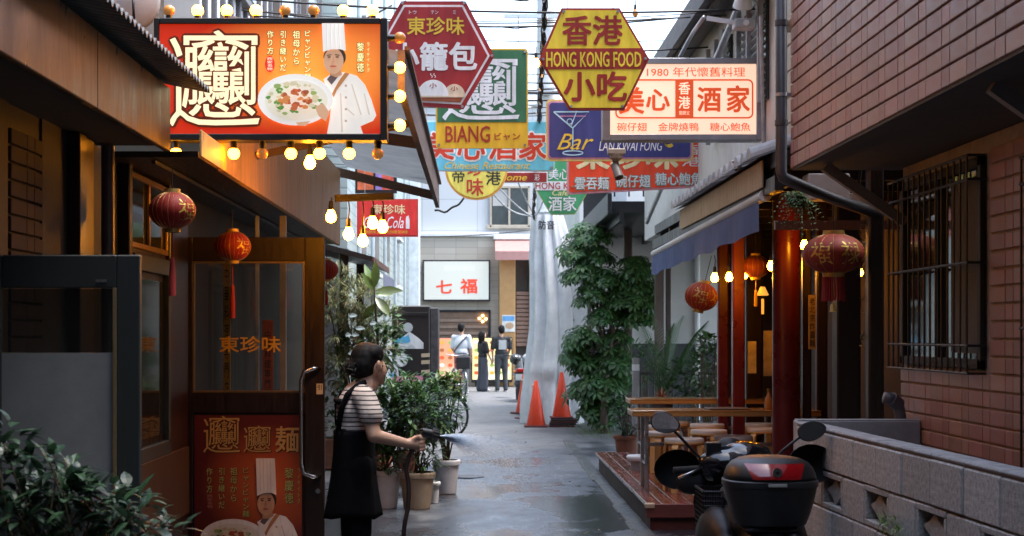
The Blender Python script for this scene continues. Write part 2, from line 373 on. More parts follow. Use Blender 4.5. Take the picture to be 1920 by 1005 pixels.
    bp = N.new('ShaderNodeBump'); bp.inputs['Strength'].default_value = .4; bp.inputs['Distance'].default_value = .003; L.new(hh.outputs[0], bp.inputs['Height'])
    b2 = N.new('ShaderNodeBump'); b2.inputs['Strength'].default_value = .10; b2.inputs['Distance'].default_value = .02; L.new(mid.outputs[0], b2.inputs['Height']); L.new(bp.outputs[0], b2.inputs['Normal'])
    L.new(b2.outputs[0], b.inputs['Normal']); return m
asphalt = wet_asphalt('wet_asphalt')

# ================================================================== setting: ground, road, gutter
g = MB().box(-400, 400, -60, 700, -.5, -.03).build('ground', mat('dry_asphalt', (.07, .07, .07), .85, var=.2, vs=2), origin=(0, 0, -.03)); tag(g, kind='structure')
rd = MB(); nx, ny = 40, 260
for j in range(ny+1):
    for i in range(nx+1):
        x = -3.5 + 8*i/nx; y = -2 + 52*j/ny
        z = .006*sin(x*2.1+y*.9) + .005*sin(y*2.3-x*1.2+1) + .004*sin(x*5+.4*y) - .004*abs(x-.3)
        rd.V.append((x, y, z))
rd.F = [(j*(nx+1)+i, j*(nx+1)+i+1, (j+1)*(nx+1)+i+1, (j+1)*(nx+1)+i) for j in range(ny) for i in range(nx)]; rd.M = [0]*len(rd.F)
road = rd.build('alley_road', asphalt, None, True, origin=(0, 0, 0)); tag(road, kind='structure')
gt = MB()
for k in range(22):
    y0 = 9.2 + k*.6; gt.bbox(1.19+random.uniform(-.015, .015), 1.325, y0, y0+.59, -.05, .012 + random.uniform(-.004, .004), .008)
gut = gt.build('gutter', mat('mossy_concrete', (.075, .078, .07), .45, var=.6, vs=14, bump=.4, bs=70, rvar=.25), origin=(1.2, 14, 0)); tag(gut, kind='structure')

# ================================================================== tiles laid as single pieces on a wall in the plane x = const
def tile_mesh(name, ln, ht, th, m, axis):
    mb = MB()
    if axis == 'y': mb.bbox(-th/2, th/2, 0, ln, 0, ht, .003)
    else: mb.bbox(0, ln, -th/2, th/2, 0, ht, .003)
    return mb.mesh(name, m)
def tile_wall(parent, x, y0, y1, z0, z1, lens, ht, joint, th, m, holes=(), jv=.004, limit=300, vis=(-150, 2070)):
    meshes = [tile_mesh('tile', l, ht, th, m, 'y') for l in lens]; z = z0; row = 0; items = []
    while z + ht <= z1 + 1e-6:
        y = y0 - (lens[0]*.5 + jv if row % 2 else 0); k = row % len(lens)
        while y < y1:
            l = lens[k % len(lens)]; a, b = max(y, y0), min(y + l, y1)
            if b - a > .025 and not any(a < h[1] and b > h[0] and z < h[3] and z + ht > h[2] for h in holes):
                s = F/((a+b)/2); px = CX + x*s; py = CY - (z-H)*s
                items.append(((-60 < py < 1065) and vis[0] < px < vis[1], k % len(lens), a, b-a, z))
            y += l + jv; k += 1
        z += ht + joint; row += 1
    rest = MB(); n = 0; off = OFF[parent.name]
    for v, k, a, l, z in items:
        if v and n < limit:
            o = bpy.data.objects.new('tile', meshes[k]); COL.objects.link(o); o.parent = parent
            o.location = (x - off.x + random.uniform(-.001, .001), a - off.y, z - off.z); o.scale = (1, l/lens[k], 1); n += 1
        else: rest.box(x-th/2, x+th/2, a, a+l, z, z+ht)
    if rest.V: tag(rest.build('tile_field', m, parent), kind='stuff')

# ================================================================== LEFT: restaurant building with canopy
LB = thing('restaurant_building', (-2.4, 9, 0), 'dark wooden restaurant front with bronze fascia and corrugated canopy roof beside the alley', 'building')
dk = mat('dark_wall', (.022, .018, .017), .7, var=.3, vs=3, bump=.1, bs=30)
wl = MB()
wl.box(-2.6, -1.86, 3.2, 6.34, 0, 2.42); wl.box(-2.6, -1.86, 6.84, 15.6, 0, 2.42); wl.box(-2.6, -1.87, 6.34, 6.84, 0, 2.42)
wl.build('wall', dk, LB)
up = MB().box(-5, -2.35, -4, 12, 3.15, 8).build('upper_wall', mat('brown_siding', (.10, .07, .05), .7, var=.3, vs=4, stretch=(1, 1, 8)), LB)
MB().box(-4.8, -2.0, -4, 3.0, 0, 6.5).build('side_wall', dk, LB)
# bronze fascia sheets
bronze = mat('bronze_sheet', (.075, .042, .016), .36, .6, var=.8, vs=5, stretch=(1, 2.2, .5), bump=.12, bs=12, rvar=.14)
for a, b in ((2.6, 4.55), (4.555, 6.32), (6.325, 7.82)):
    MB().bbox(-1.53, -1.5, a, b, 2.39, 2.70, .004).build('fascia_sheet', bronze, LB)
MB().box(-3.2, -1.531, 2.6, 7.82, 2.42, 2.45).build('soffit', mat('soffit', (.02, .018, .016), .8), LB)
MB().box(-3.2, -1.531, 7.79, 7.82, 2.45, 2.70).build('canopy_end', bronze, LB)
cr = MB(); n = 260; pitch = .076
for i in range(n*4+1):
    y = 2.2 + (7.95-2.2)*i/(n*4); z = .011*sin(2*pi*y/pitch)
    cr.V += [(-1.33, y, 2.715+z), (-3.3, y, 3.12+z), (-1.33, y, 2.703+z), (-3.3, y, 3.108+z)]
for i in range(n*4):
    a = 4*i; cr.F += [(a, a+4, a+5, a+1), (a+2, a+3, a+7, a+6), (a, a+2, a+6, a+4)]
cr.M = [0]*len(cr.F)
cr.build('corrugated_roof', mat('roof_sheet', (.12, .13, .14), .45, .6, var=.3, vs=8), LB, 50)
# tiled strip, posts, pipe, gold-trimmed window
tile_wall(LB, -1.862, 6.36, 6.83, .3, 2.38, (.227, .108), .06, .01, .018, mat('rust_tile', (.035, .012, .008), .8, var=.2, vs=14, rnd=.2))
for a, b, m, x in ((7.25, 7.38, wood_red, -1.80), (7.42, 7.60, mat('orange_wood', (.10, .03, .012), .45, var=.3, vs=5, stretch=(6, 6, 1)), -1.82), (8.28, 8.36, wood_dark, -1.8), (9.47, 10.05, wood_red, -1.815)):
    MB().bbox(-1.9, x, a, b, 0, 2.415, .006).build('post', m, LB)
MB().cyl((-1.79, 7.75, 0), (-1.79, 7.75, 2.41), .032, n=16).build('pipe', mat('pipe_grey', (.10, .08, .08), .35, var=.2), LB, 40)
wd = MB().box(-1.87, -1.835, 8.42, 9.42, .78, 1.98)
win = wd.build('window', wood_dark, LB)
MB().box(-1.834, -1.83, 8.52, 9.33, .92, 1.80).build('pane', mat('dark_pane', (.02, .022, .02), .06, var=0, spec=1.0), win)
for a, b, c, d in ((8.42, 8.5, .86, 1.86), (9.35, 9.42, .86, 1.86), (8.42, 9.42, .8, .88), (8.42, 9.42, 1.84, 1.93)):
    MB().bbox(-1.835, -1.80, a, b, c, d, .004).build('window_frame', mat('dark_green_frame', (.04, .045, .04), .4), win)
tr = MB().box(-1.87, -1.84, 8.40, 9.44, 1.99, 2.36).build('transom', mat('dark_pane', (.02, .022, .02), .06), LB)
for a, b, c, d in ((8.40, 8.43, 1.99, 2.36), (9.41, 9.44, 1.99, 2.36), (8.40, 9.44, 1.96, 1.99), (8.40, 9.44, 2.33, 2.36), (8.9, 8.93, 1.99, 2.33)):
    MB().bbox(-1.84, -1.822, a, b, c, d, .003).build('trim', gold, tr)
MB().bbox(-1.84, -1.80, 8.55, 10.0, .38, .80, .005).build('panel', mat('tan_board', (.075, .03, .011), .5, var=.25, vs=4, stretch=(2, 2, 1)), LB)
# plywood fascia boards beyond the canopy, soffit, eave
MB().bbox(-1.362, -1.35, 7.84, 8.56, 2.37, 2.50, .003).build('fascia_board', ply, LB)
for k in range(4):
    a = 8.58 + k*1.795; MB().bbox(-1.39, -1.35, a, a+1.789, 2.37, 3.10, .004).build('fascia_board', ply, LB)
MB().box(-1.9, -1.391, 7.97, 15.7, 2.38, 2.41).build('soffit', wood_dark, LB)
MB().box(-3, -1.391, 8.62, 15.75, 3.02, 3.06).build('deck_roof', wood_dark, LB)
MB().bar((-1.62, 8, 2.36), (-1.62, 15.6, 2.36), .02, .02).build('lantern_rail', dark_metal, LB)
# awning on arms
AW = thing('awning', (-.9, 12.5, 2.8), 'grey fabric awning with weathered edge board above the string of bulbs', 'awning')
fab = mat('awning_fabric', (.22, .25, .28), .8, var=.2, vs=5, trans=.25)
ab = MB(); n = 12
for i in range(n+1):
    y = 8.62 + (16.5-8.62)*i/n; sg = .03*sin(pi*(i % 3)/3)
    for j in range(5):
        t = j/4; ab.V.append((-1.35+.94*t, y, 3.22-.2*t - sg*sin(pi*t)))
for i in range(n):
    for j in range(4): ab.F.append((i*5+j, i*5+j+1, (i+1)*5+j+1, (i+1)*5+j))
ab.M = [0]*len(ab.F); ab.build('fabric', fab, AW, True)
eb = MB(); 
eb.add([(-.43, 8.62, 2.80), (-.39, 8.62, 2.80), (-.39, 8.62, 3.03), (-.43, 8.62, 3.03), (-.43, 16.5, 2.80), (-.39, 16.5, 2.80), (-.39, 16.2, 3.03), (-.43, 16.2, 3.03)],
       [(0,1,2,3),(7,6,5,4),(0,4,5,1),(1,5,6,2),(2,6,7,3),(3,7,4,0)])
eb.build('edge_board', mat('grey_wood', (.15, .12, .12), .75, var=.35, vs=4, stretch=(8, .6, 8), bump=.2, bs=30), AW)
MB().bar((-.38, 8.62, 3.04), (-.38, 16.4, 3.04), .025, .02).build('edge_trim', mat('trim_brown', (.12, .07, .04), .6), AW)
for y, a, b in ((16.0, 3.17, 2.88), (12.2, 3.12, 2.95)):
    MB().bar((-1.6, y, a), (-.42, y, b), .05, .085).build('arm', mat('arm_wood', (.10, .055, .03), .6, var=.3, stretch=(.6, 8, 8)), AW)
MB().bar((-1.34, 9.7, 2.58), (-.43, 9.9, 2.80), .035, .045).build('brace', mat('arm_wood', (.10, .055, .03), .6), AW)
# next house along the left: small eave and wooden posts
LN = thing('neighbour_house', (-2.4, 18.5, 0), 'low wooden house front with dark eave behind the leafy plants', 'house')
MB().box(-3.2, -1.9, 15.9, 21.6, 0, 2.4).build('wall', dk, LN)
ev = MB(); ev.add([(-1.22, 18.6, 2.40), (-1.22, 21.8, 2.40), (-2.4, 21.8, 2.72), (-2.4, 18.6, 2.72), (-1.22, 18.6, 2.34), (-1.22, 21.8, 2.34), (-2.4, 21.8, 2.64), (-2.4, 18.6, 2.64)],
   [(0,1,2,3),(7,6,5,4),(0,4,5,1),(1,5,6,2),(2,6,7,3),(3,7,4,0)])
ev.build('eave', wood_dark, LN)
MB().bar((-1.21, 18.6, 2.36), (-1.21, 21.8, 2.36), .02, .07).build('gutter_board', mat('brown_gutter', (.11, .045, .03), .5), LN)
for y in (18.8, 21.4): MB().bbox(-1.62, -1.52, y, y+.1, 0, 2.5, .006).build('post', wood_dark, LN)
# pale tiled block further on
LP = thing('pale_tiled_building', (-2.5, 32, 0), 'pale green tiled apartment block behind the rubber plant', 'building')
ptile = brickmat('pale_tile', (.36, .43, .42), (.40, .47, .45), (.22, .27, .27), .46, .14, .012, .35, 'YZ', .2)
MB().box(-6, -1.78, 21.9, 43.5, 0, 8.5).build('wall', ptile, LP)
for y in (24.2, 27.5, 31, 35):
    for z in (2.55, 5.3):
        wn = MB().box(-1.80, -1.765, y, y+1.3, z, z+1.0).build('window', mat('shade_pane', (.05, .06, .06), .15), LP)
        MB().bbox(-1.77, -1.68, y-.05, y+1.35, z+1.0, z+1.06, .01).build('window_hood', white_paint, wn)
        MB().bbox(-1.77, -1.70, y-.05, y+1.35, z-.06, z, .01).build('sill', white_paint, wn)
for y in (23.3, 26.3, 29.8, 33.5, 38): MB().cyl((-1.72, y, 0), (-1.72, y, 11), .035, n=10).build('downpipe', mat('pale_pipe', (.45, .52, .54), .4), LP)
MB().bbox(-1.74, -1.45, 40.2, 40.6, 1.9, 5.4, .02).build('meter_duct', mat('pale_metal', (.62, .66, .68), .45), LP)
hd = MB(); hd.add([(-1.76, 24.3, 2.62), (-1.76, 27.3, 2.62), (-1.42, 27.3, 2.42), (-1.42, 24.3, 2.42), (-1.42, 27.3, 2.22), (-1.42, 24.3, 2.22)], [(0,1,2,3),(3,2,4,5)])
hd.build('hood', mat('slate_fabric', (.13, .14, .20), .75), LP)
# upper storey with ribbed siding over the awning
LU = thing('ribbed_house', (-3.2, 16.5, 2.8), 'upper storey clad in white vertical ribs above the grey awning', 'house')
MB().box(-5.5, -2.1, 12.1, 21.6, 2.75, 9).build('wall', white_paint, LU)
for k in range(22):
    y = 12.2 + k*.43; MB().bbox(-2.1, -2.06, y, y+.06, 2.8, 8.9, .008).build('rib', mat('rib_dark', (.12, .12, .13), .6), LU)
for y, z in ((13.4, 4.4), (16.4, 4.4), (19, 4.4)):
    wn = MB().bbox(-2.1, -2.02, y, y+1.2, z, z+1.3, .01).build('window', mat('frame_brown', (.12, .10, .09), .5), LU)
    MB().box(-2.019, -2.012, y+.08, y+1.12, z+.08, z+1.22).build('pane', mat('shade_pane', (.05, .06, .06), .15), wn)
sh = MB()
for k in range(5): MB().bbox(-2.32, -2.30, 9.6+k*.3, 9.88+k*.3, 3.5, 4.75, .006).build('shutter_board', mat('old_board', (.25, .19, .13), .7, var=.3, vs=5, stretch=(5, 5, 1)), LB)
# dish antenna
DS = thing('dish_antenna', P(243, 60, 330), 'round pale dish antenna above the corrugated roof', 'antenna')
c = P(243, 2, 330); ds = MB()
ds.lathe([(.0, .035), (.09, .028), (.15, .012), (.172, 0), (.172, -.006), (.15, .004), (.09, .02), (.0, .027)], (0, 0, 0), 32, cap=False)
R = Matrix.Rotation(radians(98), 3, 'X') @ Matrix.Rotation(radians(8), 3, 'Y')
ds.V = [tuple(R @ Vector(v) + c) for v in ds.V]; ds.build('dish', mat('dish_white', (.62, .65, .68), .5), DS, True)
MB().tube([c+Vector((0, .05, 0)), c+Vector((0, .12, -.05)), c+Vector((.0, .12, -.75))], .018).build('mast', dark_metal, DS, True)
MB().tube([c+Vector((0, 0, -.16)), c+Vector((.05, -.12, -.12)), c+Vector((.05, -.14, -.02))], .008).build('feed_arm', dark_metal, DS, True)
# satin kitchen door leaf standing open near the camera
KD = thing('side_door', (-1.55, 6.0, .1), 'dark framed side door standing open, glass above and a white lower panel', 'door')
kf = mat('door_frame_dark', (.012, .016, .017), .5, var=.25, vs=6, stretch=(6, 6, 1))
def kx(px): return (px-CX)/500.
def kz(py): return H-(py-CY)/500.
for a, b, t, u in ((218, 262, 478, 1180), (-22, 2, 478, 1180), (2, 218, 478, 540), (2, 218, 940, 1180)):
    MB().bbox(kx(a), kx(b), 6.0, 6.04, kz(u), kz(t), .004).build('frame', kf, KD)
MB().bbox(kx(212), kx(219), 5.993, 6.0, kz(938), kz(540), .001).build('bead', mat('old_brass', (.25, .18, .10), .4, .6), KD)
MB().box(kx(2), kx(212), 6.01, 6.03, kz(939), kz(662)).build('lower_panel', mat('white_panel', (.16, .17, .18), .6, var=.2, vs=4, bump=.05, bs=40), KD)
MB().box(kx(2), kx(212), 6.015, 6.021, kz(661), kz(541)).build('pane', glass('door_glass', (.35, .38, .38), .06), KD)
MB().box(kx(180), kx(200), 5.996, 6.0, kz(529), kz(524)).build('name_plate', steel, KD)

# ================================================================== RIGHT: tiled building with bay, window cages, block wall
RB = thing('tiled_building', (3.2, 7, 0), 'brown tiled building with an overhanging upper bay and caged windows', 'building')
MB().box(1.945, 6, -4, 9.84, 2.535, 9).build('bay_wall', mortar_m, RB)
MB().box(-7, 6, -14, -4.01, 0, 9).build('unseen_light_blocker', dk, RB)  # unseen mass added behind the camera to keep light off the near alley
MB().box(1.94, 2.6, -4, 9.83, 2.505, 2.533).build('soffit', mat('soffit_grey', (.07, .068, .066), .75, var=.15), RB)
tile_wall(RB, 1.94, 3.2, 9.86, 2.52, 4.6, (.227, .111), .0755, .0115, .018, tile_m)
# corner return of the bay
MB().box(1.95, 3.2, 9.842, 9.862, 2.52, 5).build('return_wall', tile_m, RB)
wb = MB(); wb.box(2.57, 6, 3.0, 9.66, 0, 2.50); wb.build('lower_wall', mortar_m, RB)
HO = ((8.07, 9.60, 1.32, 2.40), (5.2, 7.26, .75, 2.30))
tile_wall(RB, 2.565, 3.6, 9.66, .0, 2.48, (.227, .111), .0755, .0115, .018, tile_m, HO, vis=(1400, 2300))
for k, (a, b, c, d) in enumerate(HO):
    wn = MB().box(2.562, 2.572, a, b, c, d).build('window', mat('dark_pane', (.02, .022, .02), .06), RB)
    fr = mat('bronze_frame', (.025, .022, .02), .6, 0)
    for q in ((a, a+.05, c, d), (b-.05, b, c, d), (a, b, c, c+.05), (a, b, d-.05, d), ((a+b)/2-.02, (a+b)/2+.02, c+.05, d-.05)):
        MB().bbox(2.535, 2.561, *q, .003).build('window_frame', fr, wn)
    MB().box(2.552, 2.560, a+.07, a+(b-a)*.36, c+.08, d-.1).build('curtain', mat('curtain_beige', (.11, .10, .085), .9, var=.15, vs=3, stretch=(20, 20, 1)), wn)
    cg = RB; X0 = 2.47
    mb = MB()
    for z in (c-.02, c+.12, (c+d)/2, d-.12, d+.0): mb.tube([(2.56, a-.02, z), (X0, a-.02, z), (X0, b+.02, z), (2.56, b+.02, z)], .008, 6)
    cage = mb.build('window_cage', mat('cage_black', (.02, .022, .025), .5), RB)
    nb = int((b-a)/.105)
    for i in range(nb+1):
        y = a + (b-a)*i/nb; MB().cyl((X0-.002, y, c-.02), (X0-.002, y, d), .006, n=6).build('cage_bar', mat('cage_black', (.02, .022, .025), .5), cage)
for y, x0, x1 in ((5.85*1.09, 1.96, 2.55), (9.45, 1.97, 2.55)):
    MB().bar((2.05, y, 2.49), (2.54, y+.05, 2.16), .045, .06).build('bracket', mat('bracket_grey', (.28, .26, .24), .6), RB)
# drain pipe on the bay corner
DP = mat('drain_pipe', (.055, .052, .055), .38, var=.2, vs=6)
dp = thing('drain_pipe', (1.88, 9.9, 2.2), 'dark brown drainpipe running down the corner of the tiled bay', 'drainpipe')
a = P(1465, -260, 302); b = P(1465, 322, 302)
MB().tube([a, b, b+Vector((.012, 0, -.035)), b+Vector((.05, 0, -.055)), P(1560, 372, 298), P(1650, 402, 296)], .036, 16).build('pipe', DP, dp, True)
for py in (38, 225): q = P(1465, py, 302); MB().cyl(q, q+Vector((0, 0, -.035)), .041, n=16).build('collar', DP, dp, 40)
q = P(1465, 175, 302); st = MB().cyl(q, q+Vector((0, 0, -.02)), .04, n=16); st.bar(q+Vector((.03, -.02, -.01)), q+Vector((.11, -.02, -.01)), .01, .02); st.build('strap', steel, dp, 40)
# lower pipe beside the wall
lp = thing('soil_pipe', P(1690, 800, 318), 'short grey elbow pipe coming out of the tiled wall behind the block wall', 'pipe')
MB().tube([P(1657, 745, 322), P(1672, 748, 322), P(1684, 758, 321), P(1688, 780, 321), P(1688, 1090, 321)], .034, 14).build('elbow', mat('grey_pipe', (.10, .10, .11), .45, var=.2), lp, True)
MB().cyl(P(1672, 748, 322)+Vector((-.005, 0, .002)), P(1684, 758, 321)+Vector((.004, 0, -.004)), .042, n=14).build('collar', mat('grey_pipe', (.10, .10, .11), .45), lp, 40)
# block wall: single blocks with pierced blocks in the second course
BW = thing('block_wall', (1.9, 7, 0), 'low grey concrete block wall with pierced blocks beside the scooter', 'wall')
A = Vector((1.80, 9.05, 0)); B = Vector((1.965, 4.3, 0)); dW = (B-A).normalized(); nW = Vector((dW.y, -dW.x, 0));  nW = nW if nW.x < 0 else -nW
Lw = (B-A).length; TH = .12; bh, bl = .19, .39; ang = math.atan2(dW.y, dW.x)
Rz = Matrix.Rotation(ang, 4, 'Z')
core = MB(); core.box(.01, Lw, TH*.25, TH*.75, 0, .985)
core.V = [tuple(A + (Rz.to_3x3() @ (Vector(v)))) for v in core.V]
# local frame of the wall: u along dW, v to its left (away from the alley or towards, whichever), z up
sgn = 1 if (Rz.to_3x3() @ Vector((0, 1, 0))).x > 0 else -1
bm_full = MB().bbox(0, bl, 0, TH, 0, bh, .006).mesh('block', block_m)
bm_half = MB().bbox(0, .19, 0, TH, 0, bh, .006).mesh('block', block_m)
pb = MB(); fr = .028
pb.bbox(0, bl, 0, TH, 0, fr, .004); pb.bbox(0, bl, 0, TH, bh-fr, bh, .004); pb.bbox(0, fr, .001, TH-.001, fr, bh-fr, .003); pb.bbox(bl-fr, bl, .001, TH-.001, fr, bh-fr, .003)
cx, cz = bl/2, bh/2; hw, hh = bl/2-fr, bh/2-fr
star = [(cx-hw, cz), (cx-hw*.42, cz+hh*.42), (cx, cz+hh), (cx+hw*.42, cz+hh*.42), (cx+hw, cz), (cx+hw*.42, cz-hh*.42), (cx, cz-hh), (cx-hw*.42, cz-hh*.42)]
pb.poly(star, .02, TH-.02)
bm_pierced = pb.mesh('pierced_block', block_m)
u_back = MB()
for row in range(5):
    z = .985 - (row+1)*(bh+.008); u = 0; k = 0
    if z < -.1: break
    while u < Lw:
        hf = (k == 0 and row % 2 == 1); me = bm_half if hf else bm_full; ln = .19 if hf else bl
        if row == 1 and k >= 2 and k % 2 == 0: me = bm_pierced
        if row == 1: ln2 = ln
        nm = 'pierced_block' if me is bm_pierced else 'block'
        o = bpy.data.objects.new(nm, me); COL.objects.link(o); o.parent = BW
        base = A + dW*u + (nW*TH/2 if True else 0)
        # sit the block so that its thickness runs away from the alley
        o.rotation_euler = (0, 0, ang)
        loc = A + dW*u - (nW*0)
        if sgn < 0: o.scale = (1, -1, 1)
        o.location = loc - Vector((1.9, 7, 0)) + Vector((0, 0, z + random.uniform(-.002, .002))) + nW*random.uniform(-.003, .003)
        u += ln + .010; k += 1
cap = MB(); 
for k in range(12):
    cap.bbox(k*.4, k*.4+.397, .003, TH-.004, .985, 1.004, .007)
cap.V = [tuple(A + (Rz.to_3x3() @ Vector((v[0], v[1]*sgn, 0))) + Vector((0, 0, v[2]))) for v in cap.V]
if sgn < 0: cap.F = [f[::-1] for f in cap.F]
cap.build('coping', mat('coping', (.34, .34, .34), .9, var=.4, vs=10, bump=.5, bs=90), BW)
jm = MB(); jm.box(0, Lw, .012, TH-.012, 0, .78 - .2); jm.box(0, Lw, .012, TH-.012, .785, .985)
jm.V = [tuple(A + (Rz.to_3x3() @ Vector((v[0], v[1]*sgn, 0))) + Vector((0, 0, v[2]))) for v in jm.V]
jm.build('mortar', mat('joint_dark', (.16, .155, .15), .9, var=.3, vs=20), BW)
# return wall and yard slab behind it
RW = thing('return_wall', (2.2, 9.3, 0), 'short concrete wall returning from the block wall to the tiled building', 'wall')
MB().bbox(1.84, 2.55, 9.2, 9.32, 0, 1.0, .006).build('block_face', concrete, RW); MB().bbox(1.845, 2.55, 9.205, 9.315, 1.0, 1.006, .002).build('coping', mat('coping', (.25, .25, .25), .9), RW)
ys = MB().box(2.02, 2.57, 3, 6.9, 0, .86).build('yard_step', concrete, origin=(2.3, 5, 0)); tag(ys, kind='structure')
# ================================================================== BACK: shop across the end of the alley (scale 65 px/m)
S = 65.
BB = thing('corner_shop_building', (0, 46.3, 0), 'pale stone-tiled shop building closing the far end of the alley', 'building')
YB = F/S
def bx(px): return (px-CX)/S
def bz(py): return H-(py-CY)/S
stone = brickmat('pale_stone', (.46, .40, .32), (.54, .48, .39), (.36, .32, .26), .62, .19, .008, .8, 'XZ', .4)
wht = brickmat('white_panel_wall', (.50, .51, .51), (.53, .54, .54), (.38, .39, .40), 1.6, .9, .012, .6, 'XZ', .2)
MB().box(bx(740), bx(936), YB, YB+2, 0, bz(440)).build('stone_wall', stone, BB)
MB().box(bx(690), bx(1220), YB+.25, YB+2.2, bz(440), bz(196)).build('upper_wall', wht, BB)
MB().box(bx(993), bx(1220), YB+.05, YB+2, 0, bz(440)).build('stone_wall', stone, BB)
MB().bbox(bx(690), bx(1220), YB+.1, YB+2.4, bz(196), bz(188), .02).build('parapet', white_paint, BB)
MB().bbox(bx(740), bx(936), YB-.08, YB+.2, bz(444), bz(436), .02).build('ledge', white_paint, BB)
wn = MB().box(bx(921), bx(991), YB+.2, YB+.249, bz(422), bz(352)).build('window', mat('shade_pane', (.05, .06, .06), .15), BB)
for q in ((918, 922, 426, 348), (990, 994, 426, 348), (953, 957, 422, 352), (918, 994, 352, 347), (912, 1000, 428, 421)):
    MB().bbox(bx(q[0]), bx(q[1]), YB+.12, YB+.199, bz(q[2]), bz(q[3]), .01).build('window_frame', mat('tan_frame', (.42, .36, .28), .6), wn)
MB().box(bx(924), bx(952), YB+.185, YB+.195, bz(385), bz(354)).build('curtain', mat('curtain_grey', (.45, .43, .40), .9), wn)
# shop window with a lamp inside
wn = MB().box(bx(821), bx(917), YB-.05, YB-.003, bz(664), bz(584)).build('shop_window', mat('brown_pane', (.20, .13, .09), .2), BB)
for q in ((818, 822, 668, 581), (916, 920, 668, 581), (818, 920, 585, 581), (818, 920, 668, 662)):
    MB().bbox(bx(q[0]), bx(q[1]), YB-.1, YB-.051, bz(q[2]), bz(q[3]), .008).build('window_frame', dark_metal, wn)
for k in range(5): MB().bbox(bx(823), bx(915), YB-.075, YB-.052, bz(604+k*12), bz(598+k*12), .01).build('blind_slat', mat('blind_brown', (.30, .20, .14), .7), wn)
for q in ((905, 592), (911, 598), (899, 597), (905, 603)): MB().ell((bx(q[0]), YB-.09, bz(q[1])), .035, 8, 6).build('lamp', mat('shop_lamp', (1, .6, .2), .4, var=0, emit=6), wn)
# doorway: tan pillar, shutter, pink awning
MB().bbox(bx(936), bx(966), YB-.35, YB+.5, 0, bz(486), .02).build('pillar', mat('tan_panel', (.50, .27, .10), .5, var=.12), BB)
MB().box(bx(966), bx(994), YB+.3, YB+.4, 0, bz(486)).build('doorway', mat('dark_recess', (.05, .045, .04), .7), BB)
shm = mat('shutter_brown', (.30, .20, .15), .55)
for k in range(13): MB().bbox(bx(968), bx(993), YB+.22, YB+.29, bz(650-k*8)+.01, bz(650-k*8)+.115, .01).build('shutter_slat', shm, BB)
aw = MB(); aw.add([(bx(928), YB-.1, bz(448)), (bx(1060), YB-.1, bz(448)), (bx(1060), YB-.9, bz(474)), (bx(928), YB-.9, bz(474)), (bx(928), YB-.9, bz(490)), (bx(1060), YB-.9, bz(490))], [(0,3,2,1),(3,4,5,2)])
aw.build('awning', mat('pink_awning', (.50, .27, .24), .8, var=.1, trans=.2), BB)
MB().bbox(bx(925), bx(1060), YB-.25, YB-.08, bz(450), bz(440), .02).build('awning_box', white_paint, BB)
# lit menu boards and a small notice
red_glow = backlit('menu_red', (1, .82, .62), (.80, .30, .16), .28, (0, 0, 0), (.5, 1, .7)); yel_glow = backlit('menu_yellow', (1, .92, .62), (.92, .72, .30), .3, (0, 0, 0), (.6, 1, .9))
for nm, x0, x1, t, b, m, lab, g in (('a', 822, 868, 634, 712, red_glow, 'red lit menu board left of the man in the white shirt', 1), ('b', 886, 958, 634, 709, yel_glow, 'long yellow lit menu board behind the three people', 2)):
    mbd = thing('menu_board', (bx((x0+x1)/2), YB-.6, 0), lab, 'menu board', 'lit menu boards at the far shop')
    MB().bbox(bx(x0)-.03, bx(x1)+.03, YB-.6, YB-.45, .12, bz(t)+.03, .01).build('case', dark_metal, mbd)
    for q in (bx(x0)+.1, bx(x1)-.1): MB().box(q-.03, q+.03, YB-.56, YB-.5, -.02, .13).build('foot', dark_metal, mbd)
    o = MB(); fc = o.box(bx(x0), bx(x1), YB-.606, YB-.601, .2, bz(t)).build('lit_face', m, mbd)
    o.V = []; fcx = 3 if g == 1 else 5
    for i in range(fcx):
        for j in range(5):
            px = x0 + (x1-x0)*(i+.5)/fcx; py = t + 8 + j*14
            cc = [(.75, .1, .03), (.9, .35, .05), (.95, .85, .7), (.35, .12, .04), (.3, .4, .1)][(i*3+j*2+g) % 5]
            MB().poly([(bx(a), bz(b)) for a, b in circ(px, py, 4.4, 3.4, 12)], YB-.612, YB-.607).build('dish_picture', mat('dish%d' % ((i*3+j*2+g) % 5), cc, .5, var=0, emit=.22), mbd)
nt_ = thing('wall_notice', (bx(952), YB-.4, bz(625)), 'small blue and white notice on the tan pillar', 'notice')
MB().box(bx(941), bx(965), YB-.37, YB-.353, bz(622), bz(591)).build('sheet', paint('notice_white', (.75, .75, .70)), nt_)
MB().box(bx(942), bx(964), YB-.374, YB-.371, bz(602), bz(593)).build('header', paint('notice_blue', (.15, .38, .65)), nt_)
MB().poly([(bx(a), bz(b)) for a, b in circ(955, 611, 8, 6, 16)], YB-.374, YB-.371).build('picture', paint('notice_tan', (.55, .35, .2)), nt_)
# shop sign
ss = thing('shop_sign', (bx(856), YB-.3, bz(563)), 'white backlit shop sign with two red characters on the stone wall', 'sign')
MB().bbox(bx(793), bx(919), YB-.28, YB-.01, bz(565), bz(488), .01).build('case', dark_metal, ss)
MB().box(bx(796), bx(916), YB-.286, YB-.281, bz(562), bz(491)).build('face', paint('sign_white_lit', (.62, .62, .54), .12), ss)
rl = paint('sign_red_lit', (.75, .06, .02), .12)
letters(ss, '七', (818, 526, 848, 551), YB-.29, rl, .03, s=S); letters(ss, '福', (863, 523, 895, 551), YB-.29, rl, .03, s=S)
letters(ss, '横浜中華街', (833, 500, 890, 509), YB-.29, paint('sign_grey_lit', (.62, .66, .62), .3), .0, s=S)
